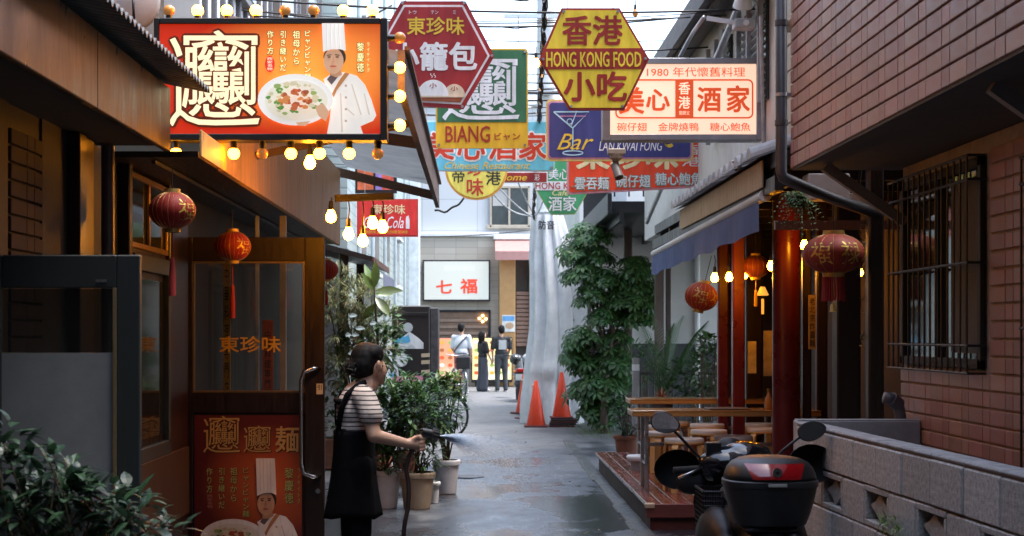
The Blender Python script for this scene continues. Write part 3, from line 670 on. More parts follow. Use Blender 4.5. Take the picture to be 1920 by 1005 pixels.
# taller pale houses far behind, over the roof line
fb = thing('distant_tower', (10, 75, 0), 'pale blue-grey tower far behind the hanging signs', 'building')
MB().box(7.0, 12.5, 72, 80, 0, 13.2).build('wall', mat('tower_pale', (.52, .60, .62), .7, var=.08), fb)
for z in (6.2, 8.6, 11):
    for x in (7.5, 9.2, 10.9):
        MB().box(x, x+.9, 71.95, 71.995, z, z+1.3).build('window', mat('shade_pane', (.05, .06, .06), .15), fb)
# ================================================================== utility pole and grey tarpaulin
up_ = thing('utility_pole', (1.17, 27.4, 0), 'tall pale concrete utility pole rising out of the grey tarpaulin', 'pole')
MB().cyl((1.17, 27.4, 0), (1.17, 27.4, 9.5), .17, .14, 20).build('shaft', mat('pole_concrete', (.55, .56, .56), .8, var=.12, vs=4), up_, 40)
for z in (5.6, 6.9): MB().bar((.45, 27.2, z), (1.95, 27.2, z), .07, .07).build('crossarm', steel, up_)
for k in range(9): MB().cyl((1.0 if k % 2 else 1.34, 27.25, 4 + k*.45), (.82 if k % 2 else 1.52, 27.15, 4 + k*.45), .012, n=6).build('step_bolt', steel, up_)
s = 113.; n = 150; rows = 60
tp = MB()
for j in range(rows+1):
    t = j/rows; py = 396 + (800-396)*t; xl = 1003 - 9*t - 3*sin(t*9); xr = 1052 + (40*min(1, t/.38) if t < .38 else 40 + 3*sin((t-.38)*8))
    if t > .6: xl -= 2*(t-.6)/.4*2
    a = P(xl, py, s); b = P(xr, py, s); cx = (a.x+b.x)/2; hw = (b.x-a.x)/2; hd = .30 + .12*t
    for i in range(n):
        th = 2*pi*i/n
        amp = .085*(.55+t*.5)
        fold = amp*(abs(sin(th*5 + .9*sin(t*3) + .5))**.6*2-1.2) + .45*amp*sin(th*13 + t*4) + .02*(abs(sin(t*7 + th*2.2))**.5-.5)*(.3+t) + .012*(abs(sin(t*11 - th*3.1+1))**.5-.5) + (.05*math.exp(-((t-.74)/.035)**2) - .03*math.exp(-((t-.79)/.04)**2))*(.5+.5*sin(th*3+1))
        tp.V.append((cx + (hw+fold)*cos(th), 27.0 + (hd+fold)*sin(th), a.z + .01*sin(th*5)*(j == rows)))
tp.F = [(j*n+i, (j+1)*n+i, (j+1)*n+(i+1) % n, j*n+(i+1) % n) for j in range(rows) for i in range(n)] + [tuple(range(n-1, -1, -1))]; tp.F = [f[::-1] for f in tp.F]; tp.M = [0]*len(tp.F)
TA = thing('tarpaulin', (1.2, 27, 0), 'grey soundproof tarpaulin wrapped in folds around the pole base', 'tarpaulin')
tp.build('sheet', mat('tarp_grey', (.68, .70, .71), .6, var=.14, vs=5, bump=.12, bs=14), TA, True)
letters(TA, '防音', (1010, 413, 1040, 430), 26.60, paint('tarp_print', (.02, .02, .025)), .03, s=s)
for k in range(6):
    q = P(1076 + random.uniform(-2, 2), 520 + k*40, s); MB().cyl((q.x, 26.75, q.z), (q.x, 26.74, q.z), .02, n=10).build('eyelet', steel, TA)
# ================================================================== cones
def cone_proto(label):
    r = thing('traffic_cone', (0, 0, 0), label, 'traffic cone', 'red traffic cones by the tarpaulin')
    red = mat('cone_red', (.85, .07, .022), .42, var=.14, vs=7)
    MB().lathe([(.0, .03), (.145, .03), (.15, .045), (.028, .74), (.02, .75), (0, .75)], n=24, cap=False).build('cone', red, r, 40)
    MB().bbox(-.19, .19, -.19, .19, 0, .035, .012).build('base', mat('cone_base', (.10, .02, .02), .8, var=.3), r)
    return r
c0 = cone_proto('red traffic cone set on a stack of spare bases')
def place(o, px, py, s, z=0): q = P(px, 626, s); o.location = (q.x, q.y, z)
place(c0, 1053, 0, 116, .13)
for k, (px, s, lab) in enumerate(((1005, 116.5, 'nearest red traffic cone on the asphalt, left of the stacked one'), (990, 107, 'red traffic cone in the middle of the leaning row, pole end on top'), (982, 100, 'farthest red traffic cone beside the parked motorbike'))):
    c = copy_tree(c0); place(c, px, 0, s); c['label'] = lab; c.rotation_euler.z = k*.3
bp = thing('cone_bar', P(993, 722, 110), 'pale orange bar laid between the cone tops', 'bar')
MB().cyl(P(979, 712, 100)+Vector((0, 0, 0)), P(1006, 727, 116), .02, n=10).build('pole', mat('bar_orange', (.72, .35, .22), .6), bp, 40)
for k in range(4):
    q = P(1053, 0, 116); o = MB().bbox(q.x-.21+k*.013, q.x+.21+k*.02, q.y-.2, q.y+.2, .001+k*.033, .031+k*.033, .01).build('rubber_slab', mat('cone_base%d' % (k % 2), ((.10, .02, .02), (.025, .025, .025))[k % 2], .8, var=.3)); tag(o, ['lowest', 'second', 'third', 'topmost'][k] + ' rubber base in the stack under the cone', 'cone base', 'stack of spare cone bases')
# ================================================================== white house with balcony behind the tree
WH = thing('white_house', (4, 28, 0), 'off-white rendered house with a dark steel balcony behind the tree', 'house')
YW = 27.9
MB().box(1.78, 9, YW, YW+6, 1.33, 6.0).build('wall', mat('render_white', (.60, .60, .58), .8, var=.1, vs=2, bump=.1, bs=60), WH)
MB().box(1.77, 9, YW-.02, YW+6, 0, 1.33).build('plinth', mat('plinth_dark', (.05, .05, .055), .7), WH)
MB().cyl((3.83, YW-.06, 0), (3.83, YW-.06, 5), .045, n=12).build('downpipe', white_paint, WH, 40)
MB().box(1.86, 6, 22.2, YW-.001, 3.18, 3.34).build('balcony_floor', dark_metal, WH)
for x in (2.0, 2.9, 3.8, 4.7): MB().bar((x, 22.2, 3.12), (x, YW, 3.12), .06, .12).build('balcony_joist', dark_metal, WH)
MB().bbox(1.80, 1.86, 22.1, 27.8, 3.15, 3.45, .01).build('balcony_fascia', dark_metal, WH)
for k in range(28): MB().cyl((1.84, 22.2+k*.2, 3.4), (1.84, 22.2+k*.2, 4.25), .012, n=6).build('rail_bar', dark_metal, WH)
MB().bar((1.84, 22.1, 4.26), (1.84, 27.8, 4.26), .04, .05).build('handrail', dark_metal, WH)
for k in range(12): MB().cyl((1.9+k*.2, 22.15, 3.4), (1.9+k*.2, 22.15, 4.25), .012, n=6).build('rail_bar', dark_metal, WH)
MB().bar((1.84, 22.15, 4.26), (4.2, 22.15, 4.26), .04, .05).build('handrail', dark_metal, WH)
brn = mat('post_brown', (.11, .08, .07), .55, var=.15)
for px, s, wd in ((1177, 118, .13), (1236, 128, .13), (1253, 120, .08), (1105, 116, .06)):
    q = P(px, 626, s); MB().bbox(q.x-wd/2, q.x+wd/2, q.y-wd/2, q.y+wd/2, -.02, 3.17, .008).build('post', brn, WH)
MB().box(1.98, 2.6, YW-.03, YW-.003, 3.4, 5.6).build('shutter', mat('grey_shutter', (.35, .38, .40), .5), WH)
# ================================================================== RIGHT: upper house with eave, over the pavilion
RH = thing('louvred_house', (3.2, 17, 2.8), 'white upper house with louvred windows under a heavy concrete eave', 'house')
MB().box(2.30, 7, 10.6, 22, 2.78, 4.9).build('wall', mat('render_cream', (.62, .61, .57), .75, var=.1), RH)
ev = MB(); ev.add([(1.92, 10.2, 4.32), (1.92, 22.2, 4.32), (2.9, 22.2, 4.75), (2.9, 10.2, 4.75), (1.92, 10.2, 4.52), (1.92, 22.2, 4.52), (2.9, 22.2, 4.95), (2.9, 10.2, 4.95)],
   [(3,2,1,0),(4,5,6,7),(0,1,5,4),(1,2,6,5),(2,3,7,6),(3,0,4,7)])
ev.build('eave', mat('eave_concrete', (.16, .16, .165), .8, var=.2), RH)
MB().bar((2.05, 10.2, 4.36), (2.05, 22.2, 4.36), .05, .05).build('eave_batten', mat('batten_brown', (.12, .10, .09), .7), RH)
for y in (12.6, 14.4):
    wn = MB().bbox(2.27, 2.299, y, y+1.0, 3.35, 4.2, .005).build('window', mat('shade_pane', (.05, .06, .06), .15), RH)
    for k in range(13): MB().bar((2.25, y, 3.38+k*.062), (2.25, y+1.0, 3.38+k*.062), .04, .018, up=(.6, 0, 1)).build('louvre', mat('louvre_grey', (.36, .37, .37), .5), wn)
    for a in (y-.04, y+1.0, y+.48): MB().bbox(2.20, 2.245, a, a+.04, 3.32, 4.24, .004).build('louvre_post', mat('louvre_grey', (.36, .37, .37), .5), wn)
MB().bbox(2.05, 2.5, 10.3, 10.9, 3.55, 4.6, .01).build('storage_box', mat('beige_siding', (.45, .40, .30), .6, stretch=(1, 1, 12)), RH)
sd_ = mat('ply_siding', (.50, .46, .36), .7)
for k in range(9): MB().bbox(2.27, 2.3, 10.7, 12.2, 2.85+k*.19, 3.03+k*.19, .004).build('siding_board', sd_, RH)
MB().cyl((2.12, 20.0, 2.9), (2.12, 13.0, 4.15), .03, n=12).build('conduit', steel, RH, 40)
# ================================================================== RIGHT: restaurant pavilion
RP = thing('restaurant_pavilion', (3, 14.5, 0), 'open-fronted restaurant with dark red posts and a small tiled roof', 'restaurant')
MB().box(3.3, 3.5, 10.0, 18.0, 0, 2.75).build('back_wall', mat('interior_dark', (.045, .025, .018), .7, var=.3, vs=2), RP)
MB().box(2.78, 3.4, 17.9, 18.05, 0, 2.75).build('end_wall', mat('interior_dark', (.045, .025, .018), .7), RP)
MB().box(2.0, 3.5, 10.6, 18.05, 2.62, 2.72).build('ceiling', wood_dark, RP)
for k in range(9): MB().bar((2.02, 10.9+k*.85, 2.58), (3.3, 10.9+k*.85, 2.58), .05, .07).build('ceiling_beam', wood_dark, RP)
rt = mat('roof_tile', (.40, .40, .39), .6, var=.25, vs=8, rnd=.12)
tm = MB(); n = 8
for j in range(2):
    for i in range(n+1): a = pi*i/n; tm.V.append((.0 if j == 0 else .5, -.085*cos(a), .075*sin(a) + (0 if j == 0 else .16)))
tm.F = [(i, i+1, n+2+i, n+1+i) for i in range(n)] + [tuple(range(n, -1, -1))]; tm.M = [0]*len(tm.F)
tme = tm.mesh('roof_tile', rt)
for k in range(17):
    o = put('roof_tile', tme, RP, (1.86-3, 10.98+k*.27-14.5, 2.70)); o.rotation_euler = (0, random.uniform(-.03, .03), random.uniform(-.03, .03))
rf = MB(); rf.add([(1.90, 10.85, 2.69), (1.90, 15.4, 2.69), (2.4, 15.4, 2.86), (2.4, 10.85, 2.86)], [(0,1,2,3)]); rf.build('roof_underlay', dark_metal, RP)
rush = mat('bamboo_blind', (.46, .34, .20), .75, var=.4, vs=10, stretch=(3, 14, .4), bump=.3, bs=60)
for k in range(3): MB().bbox(1.945, 1.96, 10.95+k*1.48, 12.42+k*1.48, 2.50, 2.69, .004).build('bamboo_blind', rush, RP)
# posts: px, scale, width
for px, s, wd, m, zt in ((1355, 195, .10, red_paint, 2.62), (1384, 205, .11, red_paint, 2.62), (1412, 190, .16, wood_red, 2.62), (1540, 225, .09, wood_red, 2.62), (1587, 262, .17, wood_dark, 2.62), (1512, 235, .07, wood_red, 2.62), (1640, 290, .10, wood_dark, 2.6)):
    q = P(px, 626, s); MB().bbox(q.x-wd/2, q.x+wd/2, q.y-wd/2, q.y+wd/2, .15, zt, .012).build('post', m, RP)
q = P(1474, 626, 237); MB().cyl((q.x, q.y, .0), (q.x, q.y, 3.9), .108, n=28).build('round_post', red_paint, RP, 40)
MB().bar((2.0, 10.6, 2.5), (2.0, 18.0, 2.5), .06, .1).build('front_beam', wood_dark, RP)
MB().bar((1.97, 10.6, 2.22), (3.3, 10.6, 2.22), .05, .06).build('cross_rail', mat('orange_wood', (.30, .09, .03), .45), RP)
# things on the inner wall
for px, s, x0, x1, t, b, colr, lab in ((1443, 200, 1432, 1452, 620, 705, (.35, .27, .18), 'tan wall poster between the red posts'), (1385, 205, 1402, 1418, 640, 700, (.5, .4, .2), 'small yellow card on the dark inner wall')):
    q = thing('wall_poster', P(px, b, s), lab, 'poster'); a = P(x0, b, s); c = P(x1, t, s)
    MB().box(a.x, c.x, a.y, a.y+.01, a.z, c.z).build('sheet', mat('poster%d' % x0, colr, .7, var=.4, vs=9), q)
vb = thing('hanging_banner', P(1523, 650, 238), 'narrow vertical banner with dark characters beside the big lantern', 'banner')
a = P(1516, 655, 238); c = P(1530, 553, 238); MB().bbox(a.x, c.x, a.y, a.y+.012, a.z, c.z, .002).build('board', mat('banner_wood', (.40, .26, .10), .6, var=.25), vb)
letters(vb, '老北京炸醤麺', (1518, 558, 1528, 650), a.y-.003, paint('ink', (.02, .018, .015)), .015, vertical=True, s=238)
# deck with planks, front boards
DK = thing('wooden_deck', (2.2, 14.3, 0), 'low wet reddish deck under the tables', 'deck')
dm = mat('deck_wood', (.17, .045, .03), .22, var=.35, vs=4, stretch=(9, .7, 5), rnd=.2, bump=.12, bs=20, rvar=.15)
for k in range(18):
    x = 1.30 + k*.112; MB().bbox(x, x+.106, 12.2, 17.6, .165, .2, .004).build('plank', dm, DK)
MB().bbox(1.285, 3.31, 12.17, 12.2, .10, .205, .004).build('front_board', mat('deck_front', (.16, .04, .03), .5, var=.3, stretch=(1, 8, 8)), DK)
MB().bbox(1.32, 3.3, 12.23, 12.26, -.03, .10, .004).build('riser', mat('deck_front2', (.12, .03, .025), .6, var=.3), DK)
MB().box(1.33, 1.36, 12.27, 17.5, -.03, .16).build('side_board', mat('deck_side', (.09, .075, .07), .7, var=.4, vs=9), DK)
MB().bbox(1.275, 1.35, 12.155, 12.21, .17, .212, .008).build('corner_guard', mat('pale_wood', (.48, .36, .24), .6), DK)
MB().box(1.4, 3.3, 12.3, 17.6, -.03, .16).build('frame', dark_metal, DK)
# ================================================================== bulbs
bulb_on = mat('bulb_lit', (1, .62, .25), .4, var=0, emit=22, ecol=(1, .33, .012))
bulb_hot = mat('bulb_bright', (1, .7, .35), .4, var=0, emit=55, ecol=(1, .35, .014))
bulb_off = mat('bulb_amber', (.62, .25, .05), .25, var=0, emit=.12, coat=.5)
bulb_pav = mat('bulb_pavilion', (1, .7, .35), .4, var=0, emit=75, ecol=(1, .36, .012))
def globe_bulb(pos, d, lit, label, group):
    pos = Vector(pos); d = Vector(d)
    r = thing('globe_bulb', pos, label, 'light bulb', group)
    MB().ell(pos + d*.052, .031, 20, 14).build('globe', bulb_on if lit else bulb_off, r, True)
    MB().cyl(pos - d*.012, pos + d*.03, .019, .017, 12).build('socket', black, r, 40)
    return r
def hanging_bulb(pos, cord, lit, label, group, rad=.034, m=None):
    pos = Vector(pos); r = thing('hanging_bulb', pos, label, 'light bulb', group)
    g = MB().lathe([(0, -rad), (rad*.5, -rad*.87), (rad*.87, -rad*.5), (rad, 0), (rad*.9, rad*.5), (rad*.55, rad*1.2), (rad*.42, rad*1.6)], pos, 16, cap=False); g.build('globe', m or bulb_hot, r, True)
    MB().cyl(pos + Vector((0, 0, rad*1.45)), pos + Vector((0, 0, rad*3.1)), rad*.5, rad*.38, 12).build('socket', black, r, 40)
    top = pos + Vector((0, 0, rad*3.1)); MB().tube([top, top + Vector((.006, 0, cord*.5)), top + Vector((0, 0, cord))], .004, 6).build('cord', cable_m, r)
    return r
# ================================================================== chef art printed on two signs (maps local picture units to photo pixels)
SKIN = (.72, .42, .25)
def chef_art(root, mp, s, y, e, k):
    def pm(nm, col): return paint('%s_%s' % (nm, k), col, e)
    L = [0]
    def lay(name, pts, col, nm):
        L[0] += .0012; mb = MB(); pxpoly(mb, [mp(*q) for q in pts], s, y - .003 - L[0], y - .0024 - L[0]); return mb.build(name, pm(nm, col), root)
    lay('jacket_picture', [(965, 440), (1000, 415), (1080, 400), (1150, 420), (1195, 470), (1230, 550), (1258, 640), (1240, 670), (1170, 700), (1185, 742), (985, 742), (1000, 660), (1010, 560), (985, 500)], (.90, .86, .78), 'jacket')
    lay('neckerchief_picture', [(985, 440), (1010, 410), (1060, 405), (1035, 440), (1010, 470)], (.14, .10, .10), 'kerchief')
    lay('strap_picture', [(1085, 402), (1110, 408), (1040, 500), (1022, 540), (1012, 520), (1050, 450)], (.50, .22, .08), 'strap')
    lay('neck_picture', [(1000, 380), (1060, 380), (1070, 415), (1035, 430), (1000, 415)], (.60, .32, .18), 'neck')
    lay('hair_picture', circ(1028, 318, 62, 58), (.05, .035, .03), 'hair')
    lay('face_picture', circ(1022, 340, 55, 72), SKIN, 'face')
    lay('brow_picture', [(985, 306), (1010, 302), (1010, 307), (986, 311)], (.12, .06, .04), 'brow')
    lay('brow_picture', [(1030, 302), (1056, 306), (1055, 311), (1030, 307)], (.12, .06, .04), 'brow')
    for ex in (998, 1043): lay('eye_picture', circ(ex, 318, 10, 4, 12), (.10, .05, .04), 'eye')
    lay('nose_picture', [(1018, 318), (1024, 318), (1030, 348), (1012, 348)], (.62, .33, .19), 'nose')
    lay('mouth_picture', circ(1020, 370, 20, 5, 14), (.52, .12, .08), 'lips')
    lay('hat_picture', [(958, 132), (1080, 132), (1090, 285), (1060, 276), (1010, 276), (965, 290)], (.93, .90, .84), 'hat')
    for a in (980, 1003, 1026, 1049): lay('hat_pleat', [(a, 136), (a+5, 136), (a+9, 272), (a+4, 272)], (.78, .74, .68), 'pleat')
    lay('plate_picture', circ(812, 556, 208, 142, 40), (.88, .88, .84), 'plate')
    lay('plate_well', circ(818, 560, 175, 112, 36), (.80, .77, .66), 'well')
    for f_ in ([(1120, 470), (1127, 470), (1180, 640), (1172, 640)], [(1060, 520), (1066, 520), (1075, 735), (1066, 735)], [(1190, 520), (1196, 522), (1225, 640), (1216, 640)], [(1095, 600), (1140, 640), (1136, 646), (1092, 607)]): lay('jacket_fold', f_, (.70, .62, .52), 'fold')
    for bz_ in (480, 545, 610, 675): lay('jacket_button', circ(1092, bz_, 7, 7, 10), (.55, .42, .3), 'button')
    rr = random.Random(5)
    for i in range(70):
        a = rr.uniform(0, 2*pi); q = math.sqrt(rr.random()); x = 818 + 150*q*cos(a); z = 562 + 95*q*sin(a)
        if q < .62: c, n_ = rr.choice((((.55, .14, .05), 'meat'), ((.42, .10, .04), 'meat2'), ((.68, .26, .08), 'chili')))
        else: c, n_ = rr.choice((((.12, .30, .06), 'green'), ((.62, .60, .35), 'noodle'), ((.30, .42, .12), 'green2'), ((.70, .62, .40), 'noodle2')))
        rx = rr.uniform(8, 22); lay('food_picture', [(px + (rr.random()-.5)*7, pz + (rr.random()-.5)*6) for px, pz in circ(x, z, rx, rx*.65, 8)], c, n_)
    lay('hand_picture', [(930, 610), (975, 590), (1010, 640), (990, 690), (950, 660)], SKIN, 'face')
    lay('hand_picture', [(825, 695), (905, 688), (880, 715), (840, 712)], SKIN, 'face')
# ================================================================== big chef light box
s = 355.5; y0 = F/s
LBX = thing('chef_light_box', (-1.1, y0, P(0, 262, s).z), 'glowing orange light box with a chef, a noodle plate and one huge character', 'light box')
fm = mat('box_frame', (.018, .018, .018), .4)
fo = MB()
for q in ((289, 299, 34, 263), (713, 726, 34, 263), (299, 713, 34, 45), (299, 713, 251, 263)):
    a = P(q[0], q[3], s); b = P(q[1], q[2], s); MB().bbox(a.x, b.x, y0-.012, y0+.13, a.z, b.z, .004).build('frame', fm, LBX)
a = P(299, 251, s); b = P(713, 45, s)
MB().box(a.x, b.x, y0+.02, y0+.12, a.z, b.z).build('back', fm, LBX)
gx = P(590, 130, s) - OFF[LBX.name]
o = MB().box(a.x, b.x, y0+.002, y0+.018, a.z, b.z).build('lit_face', backlit('chef_face', (1, .34, .045), (.55, .022, .003), .32, (gx.x, 0, gx.z), (.72, 1, .36)), LBX)
ivory = paint('ivory_lit', (1, .80, .48), .36); brown_o = paint('outline_lit', (.13, .02, .004), .15); sand = paint('sand_lit', (.95, .86, .40), .4); dkg = paint('dark_green_lit', (.06, .04, .01), .2)
letters(LBX, '𰻞', (313, 53, 491, 241), y0-.001, brown_o, .034, s=s, name='big_character_outline')
letters(LBX, '𰻞', (317, 57, 487, 237), y0-.004, ivory, .0045, s=s, name='big_character')
for txt, cx, t, b, wd in (('ビャンビャン麺', 577, 57, 150, 13), ('祖母から', 556, 58, 121, 14), ('引き継いだ', 531, 58, 133, 12), ('作り方', 507, 58, 102, 12), ('黎慶徳', 676, 80, 135, 13)):
    letters(LBX, txt, (cx-wd/2-1, t-1, cx+wd/2+1, b+1), y0-.001, dkg, .05, vertical=True, s=s, name='column_outline')
    letters(LBX, txt, (cx-wd/2, t, cx+wd/2, b), y0-.003, sand, .012, vertical=True, s=s, name='column_lettering')
letters(LBX, 'ライケイトク', (688, 80, 693, 135), y0-.002, sand, .0, vertical=True, s=s, name='ruby_lettering')
mb = MB(); pxpoly(mb, circ(506, 120, 9, 15), s, y0-.002, y0+.001); mb.build('seal', paint('seal_lit', (.62, .03, .02), .35), LBX)
letters(LBX, '西安名物', (501, 108, 511, 132), y0-.004, paint('seal_text_lit', (1, .7, .5), .4), .01, vertical=True, s=s, name='seal_lettering')
chef_art(LBX, lambda x, z: (280 + x/2.956, z/2.956), s, y0+.0015, .21, 'box')
for z in (70, 220): q = P(289, z, s); MB().bar(q + Vector((-.35, .08, 0)), q + Vector((.02, .08, 0)), .03, .03).build('bracket', dark_metal, LBX)
grp = 'globe bulbs around the chef light box'
for i, (px, lit) in enumerate(((313, 0), (367, 1), (422, 1), (477, 1), (532, 0), (586, 0), (642, 1), (697, 1))):
    globe_bulb(P(px, 34, s)+Vector((0, .06, 0)), (0, 0, 1), lit, '%s round bulb, %s from the left along the top of the chef light box' % ('glowing' if lit else 'unlit amber', ORD[i]), grp)
for i, (px, lit) in enumerate(((326, 1), (381, 1), (435, 1), (489, 0), (543, 1), (597, 1), (653, 1), (707, 0))):
    globe_bulb(P(px, 267, s)+Vector((0, .06, 0)), (0, 0, -1), lit, '%s round bulb, %s from the left under the chef light box' % ('glowing' if lit else 'unlit amber', ORD[i]), grp)
for i, (py, lit) in enumerate(((67, 0), (123, 1), (177, 1), (232, 1))):
    globe_bulb(P(730, py, s)+Vector((0, .06, 0)), (1, 0, 0), lit, '%s round bulb, %s from the top on the side of the chef light box' % ('glowing' if lit else 'unlit amber', ORD[i]), grp)
# bulbs strung below the awning
bar_ = thing('bulb_rail', P(690, 372, 320), 'dark wooden rail carrying the hanging bulbs below the awning', 'rail')
MB().bar(P(628, 372, 320), P(738, 368, 320), .05, .04).build('rail', wood_dark, bar_)
for i, (px, py) in enumerate(((622, 409), (654, 441), (680, 453), (698, 419), (716, 426))):
    hanging_bulb(P(px, py, 320)+Vector((0, -.05+.03*i, 0)), max(.01, (py-372)/320 - .105) if i else .02, 1, 'bright hanging bulb, %s from the left in the cluster below the awning' % ORD[i], 'hanging bulbs below the awning', .031)
hanging_bulb(P(581, 307, 345), .12, 1, 'bright bulb hanging just under the bottom edge of the chef light box', 'hanging bulbs below the awning', .031)
# ================================================================== lanterns
lan_red = mat('lantern_red', (.34, .016, .014), .62, var=.12, vs=8, trans=.25)
lan_or = mat('lantern_orange', (.42, .05, .012), .6, var=.15, vs=8, trans=.35)
lan_maroon = mat('lantern_maroon', (.36, .05, .035), .6, var=.2, vs=8, trans=.2)
def lantern(c, rx, rz, m, label, cordlen, tassel=.2, glyph=None, tilt=0, ribs=16, tasselmat=None, bells=False):
    c = Vector(c); r = thing('paper_lantern', c, label, 'lantern')
    pr = []
    for i in range(13):
        t = -1.18 + 2.36*i/12; pr.append((rx*math.sqrt(max(.04, 1 - (t/1.25)**2))*1.0, rz*t/1.18))
    body = MB().lathe(pr, c, 64, cap=True, rib=lambda a, z: 1 + .022*abs(sin(a*ribs/2))); b = body.build('shade', m, r, 50)
    capm = mat('lantern_cap', (.50, .33, .10), .4, .4, var=.15)
    MB().cyl(c+Vector((0, 0, rz*.97)), c+Vector((0, 0, rz*1.2)), rx*.36, rx*.34, 24).build('top_cap', capm, r, 40)
    MB().cyl(c-Vector((0, 0, rz*.97)), c-Vector((0, 0, rz*1.2)), rx*.36, rx*.34, 24).build('bottom_cap', capm, r, 40)
    for i in range(ribs):
        a = 2*pi*(i+.0)/ribs; pts = [c + Vector((q*1.004*cos(a), q*1.004*sin(a), z)) for q, z in pr]
        MB().tube(pts, .0012, 4).build('rib', capm, b)
    MB().cyl(c+Vector((0, 0, rz*1.15)), c+Vector((0, 0, rz*1.15+cordlen)), .003, n=6).build('cord', cable_m, r)
    if tassel:
        tm_ = tasselmat or mat('tassel_red', (.28, .015, .015), .8, var=.2, vs=30, stretch=(20, 20, 1))
        z0 = c.z - rz*1.2; MB().cyl((c.x, c.y, z0), (c.x, c.y, z0-tassel*.45), .003, n=6).build('tassel_cord', tm_, r)
        MB().lathe([(.004, z0-tassel*.42), (.012, z0-tassel*.47), (.010, z0-tassel*.52), (.016, z0-tassel*.75), (.017, z0-tassel*1.1), (.0, z0-tassel*1.1)], (c.x, c.y, 0), 14, cap=False).build('tassel', tm_, r, 40)
    if glyph:
        gm = mat('lantern_gold', (.62, .40, .08), .4, .3, var=.25, vs=30)
        for ch, ang in glyph:
            V, Fc = text_data(ch, .02); x0 = min(v[0] for v in V); x1 = max(v[0] for v in V); z0 = min(v[1] for v in V); z1 = max(v[1] for v in V); hgt = rz*1.15; mb = MB(); vv = []
            for q in V:
                u = ((q[0]-x0)/(x1-x0)-.5)*hgt; zz = ((q[1]-z0)/(z1-z0)-.5)*hgt; t = zz*1.18/rz; rr_ = rx*math.sqrt(max(.04, 1-(t/1.25)**2))*1.026
                a = radians(ang) + u/rr_; vv.append((c.x + rr_*sin(a), c.y - rr_*cos(a), c.z + zz))
            mb.add(vv, Fc); mb.build('character', gm, r)
    if tilt: r.rotation_euler = (0, tilt, 0)
    return r
lantern(P(323, 395, 386), .112, .088, lan_red, 'larger round red lantern with gold character left of the door', .10, .28, (('福', 52),), ribs=24)
lantern(P(436, 462, 309), .110, .088, lan_red, 'smaller dim red lantern hanging in front of the door header', .12, .30, (('福', 48),), ribs=24)
lantern(P(612, 506, 202), .11, .09, lan_red, 'red lantern mostly hidden behind the door edge', .12, .2, ribs=24)
BL = lantern(P(1563, 476, 290), .198, .125, lan_maroon, 'big ribbed maroon lantern with gold characters and red fringe under the drainpipe', .22, 0, (('福', -38), ('禄', 22), ('寿', 75)), ribs=14)
c = P(1563, 476, 290); z0 = c.z-.125*1.2
for k in range(26):
    a = 2*pi*k/26; MB().cyl((c.x+.066*cos(a), c.y+.066*sin(a), z0), (c.x+.07*cos(a), c.y+.07*sin(a), z0-.14-.02*random.random()), .006, .007, 5).build('fringe_strand', mat('tassel_red', (.28, .015, .015), .8), BL)
MB().lathe([(.004, 0), (.016, -.012), (.020, -.05), (.024, -.055), (0, -.055)], (c.x-.02, c.y-.07, z0-.17), 12, cap=False).build('bell', gold, BL, 40)
lantern(P(1315, 556, 222), .138, .115, lan_or, 'orange lantern tilted in the wind below the blue awning', .22, 0, (('福', -10), ('福', 55)), tilt=radians(14), ribs=16)
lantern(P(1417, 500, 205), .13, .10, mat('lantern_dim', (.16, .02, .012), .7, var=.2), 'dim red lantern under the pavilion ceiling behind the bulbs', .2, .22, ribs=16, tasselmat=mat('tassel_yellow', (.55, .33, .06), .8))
for i, (px, py, s_) in enumerate(((1340, 522, 215), (1367, 521, 210), (1396, 516, 205), (1446, 500, 225))):
    hanging_bulb(P(px, py, s_), .10, 1, 'warm hanging bulb, %s from the left under the blue awning' % ORD[i], 'bulbs inside the pavilion', .033, bulb_pav)
hanging_bulb(P(1508, 461, 245), .12, 1, 'warm hanging bulb between the round red post and the big lantern', 'bulbs inside the pavilion', .03, bulb_pav)
hanging_bulb(P(1613, 512, 262), .12, 1, 'small warm bulb half hidden at the back, right of the big lantern', 'bulbs inside the pavilion', .022)
MB_ = thing('yellow_pendant', P(1430, 560, 205), 'small yellow paper pendant hanging below the pavilion bulbs', 'pendant')
q = P(1430, 548, 205); MB().lathe([(.02, .05), (.03, .03), (.055, -.02), (.05, -.03), (0, -.03)], q, 12, cap=False).build('shade', mat('pendant_yellow', (.75, .42, .07), .6, trans=.4, emit=.5), MB_, 40)
MB().cyl(q+Vector((0, 0, .05)), q+Vector((0, 0, .45)), .003, n=5).build('cord', cable_m, MB_); MB().bbox(q.x-.012, q.x+.012, q.y-.002, q.y+.002, q.z-.2, q.z-.06, .0008).build('paper_strip', mat('pendant_yellow', (.75, .42, .07), .6), MB_)
# ================================================================== the door with the poster
s = 296.; y0 = F/s
DR = thing('poster_door', (-1.4, y0, .05), 'open wooden restaurant door with glass above and a red noodle poster below', 'door')
def rc(name, x0, x1, t, b, ya, yb, m, root=DR, bev=.004):
    a = P(x0, b, s); c_ = P(x1, t, s); return MB().bbox(a.x, c_.x, ya, yb, a.z, c_.z, bev).build(name, m, root)
rc('stile', 572, 609, 445, 1055, y0-.02, y0+.03, wood_dark); rc('stile', 343, 362, 445, 1055, y0-.02, y0+.03, wood_dark)
rc('rail', 362, 572, 445, 490, y0-.02, y0+.03, wood_dark); rc('rail', 362, 572, 736, 774, y0-.02, y0+.03, wood_dark); rc('rail', 362, 572, 1040, 1055, y0-.02, y0+.03, wood_dark)
rc('lower_board', 362, 572, 774, 1040, y0-.004, y0+.02, wood_dark, bev=.002)
rc('pane', 362, 572, 490, 736, y0, y0+.006, glass('restaurant_glass', (.82, .82, .78), .05), bev=.0015)
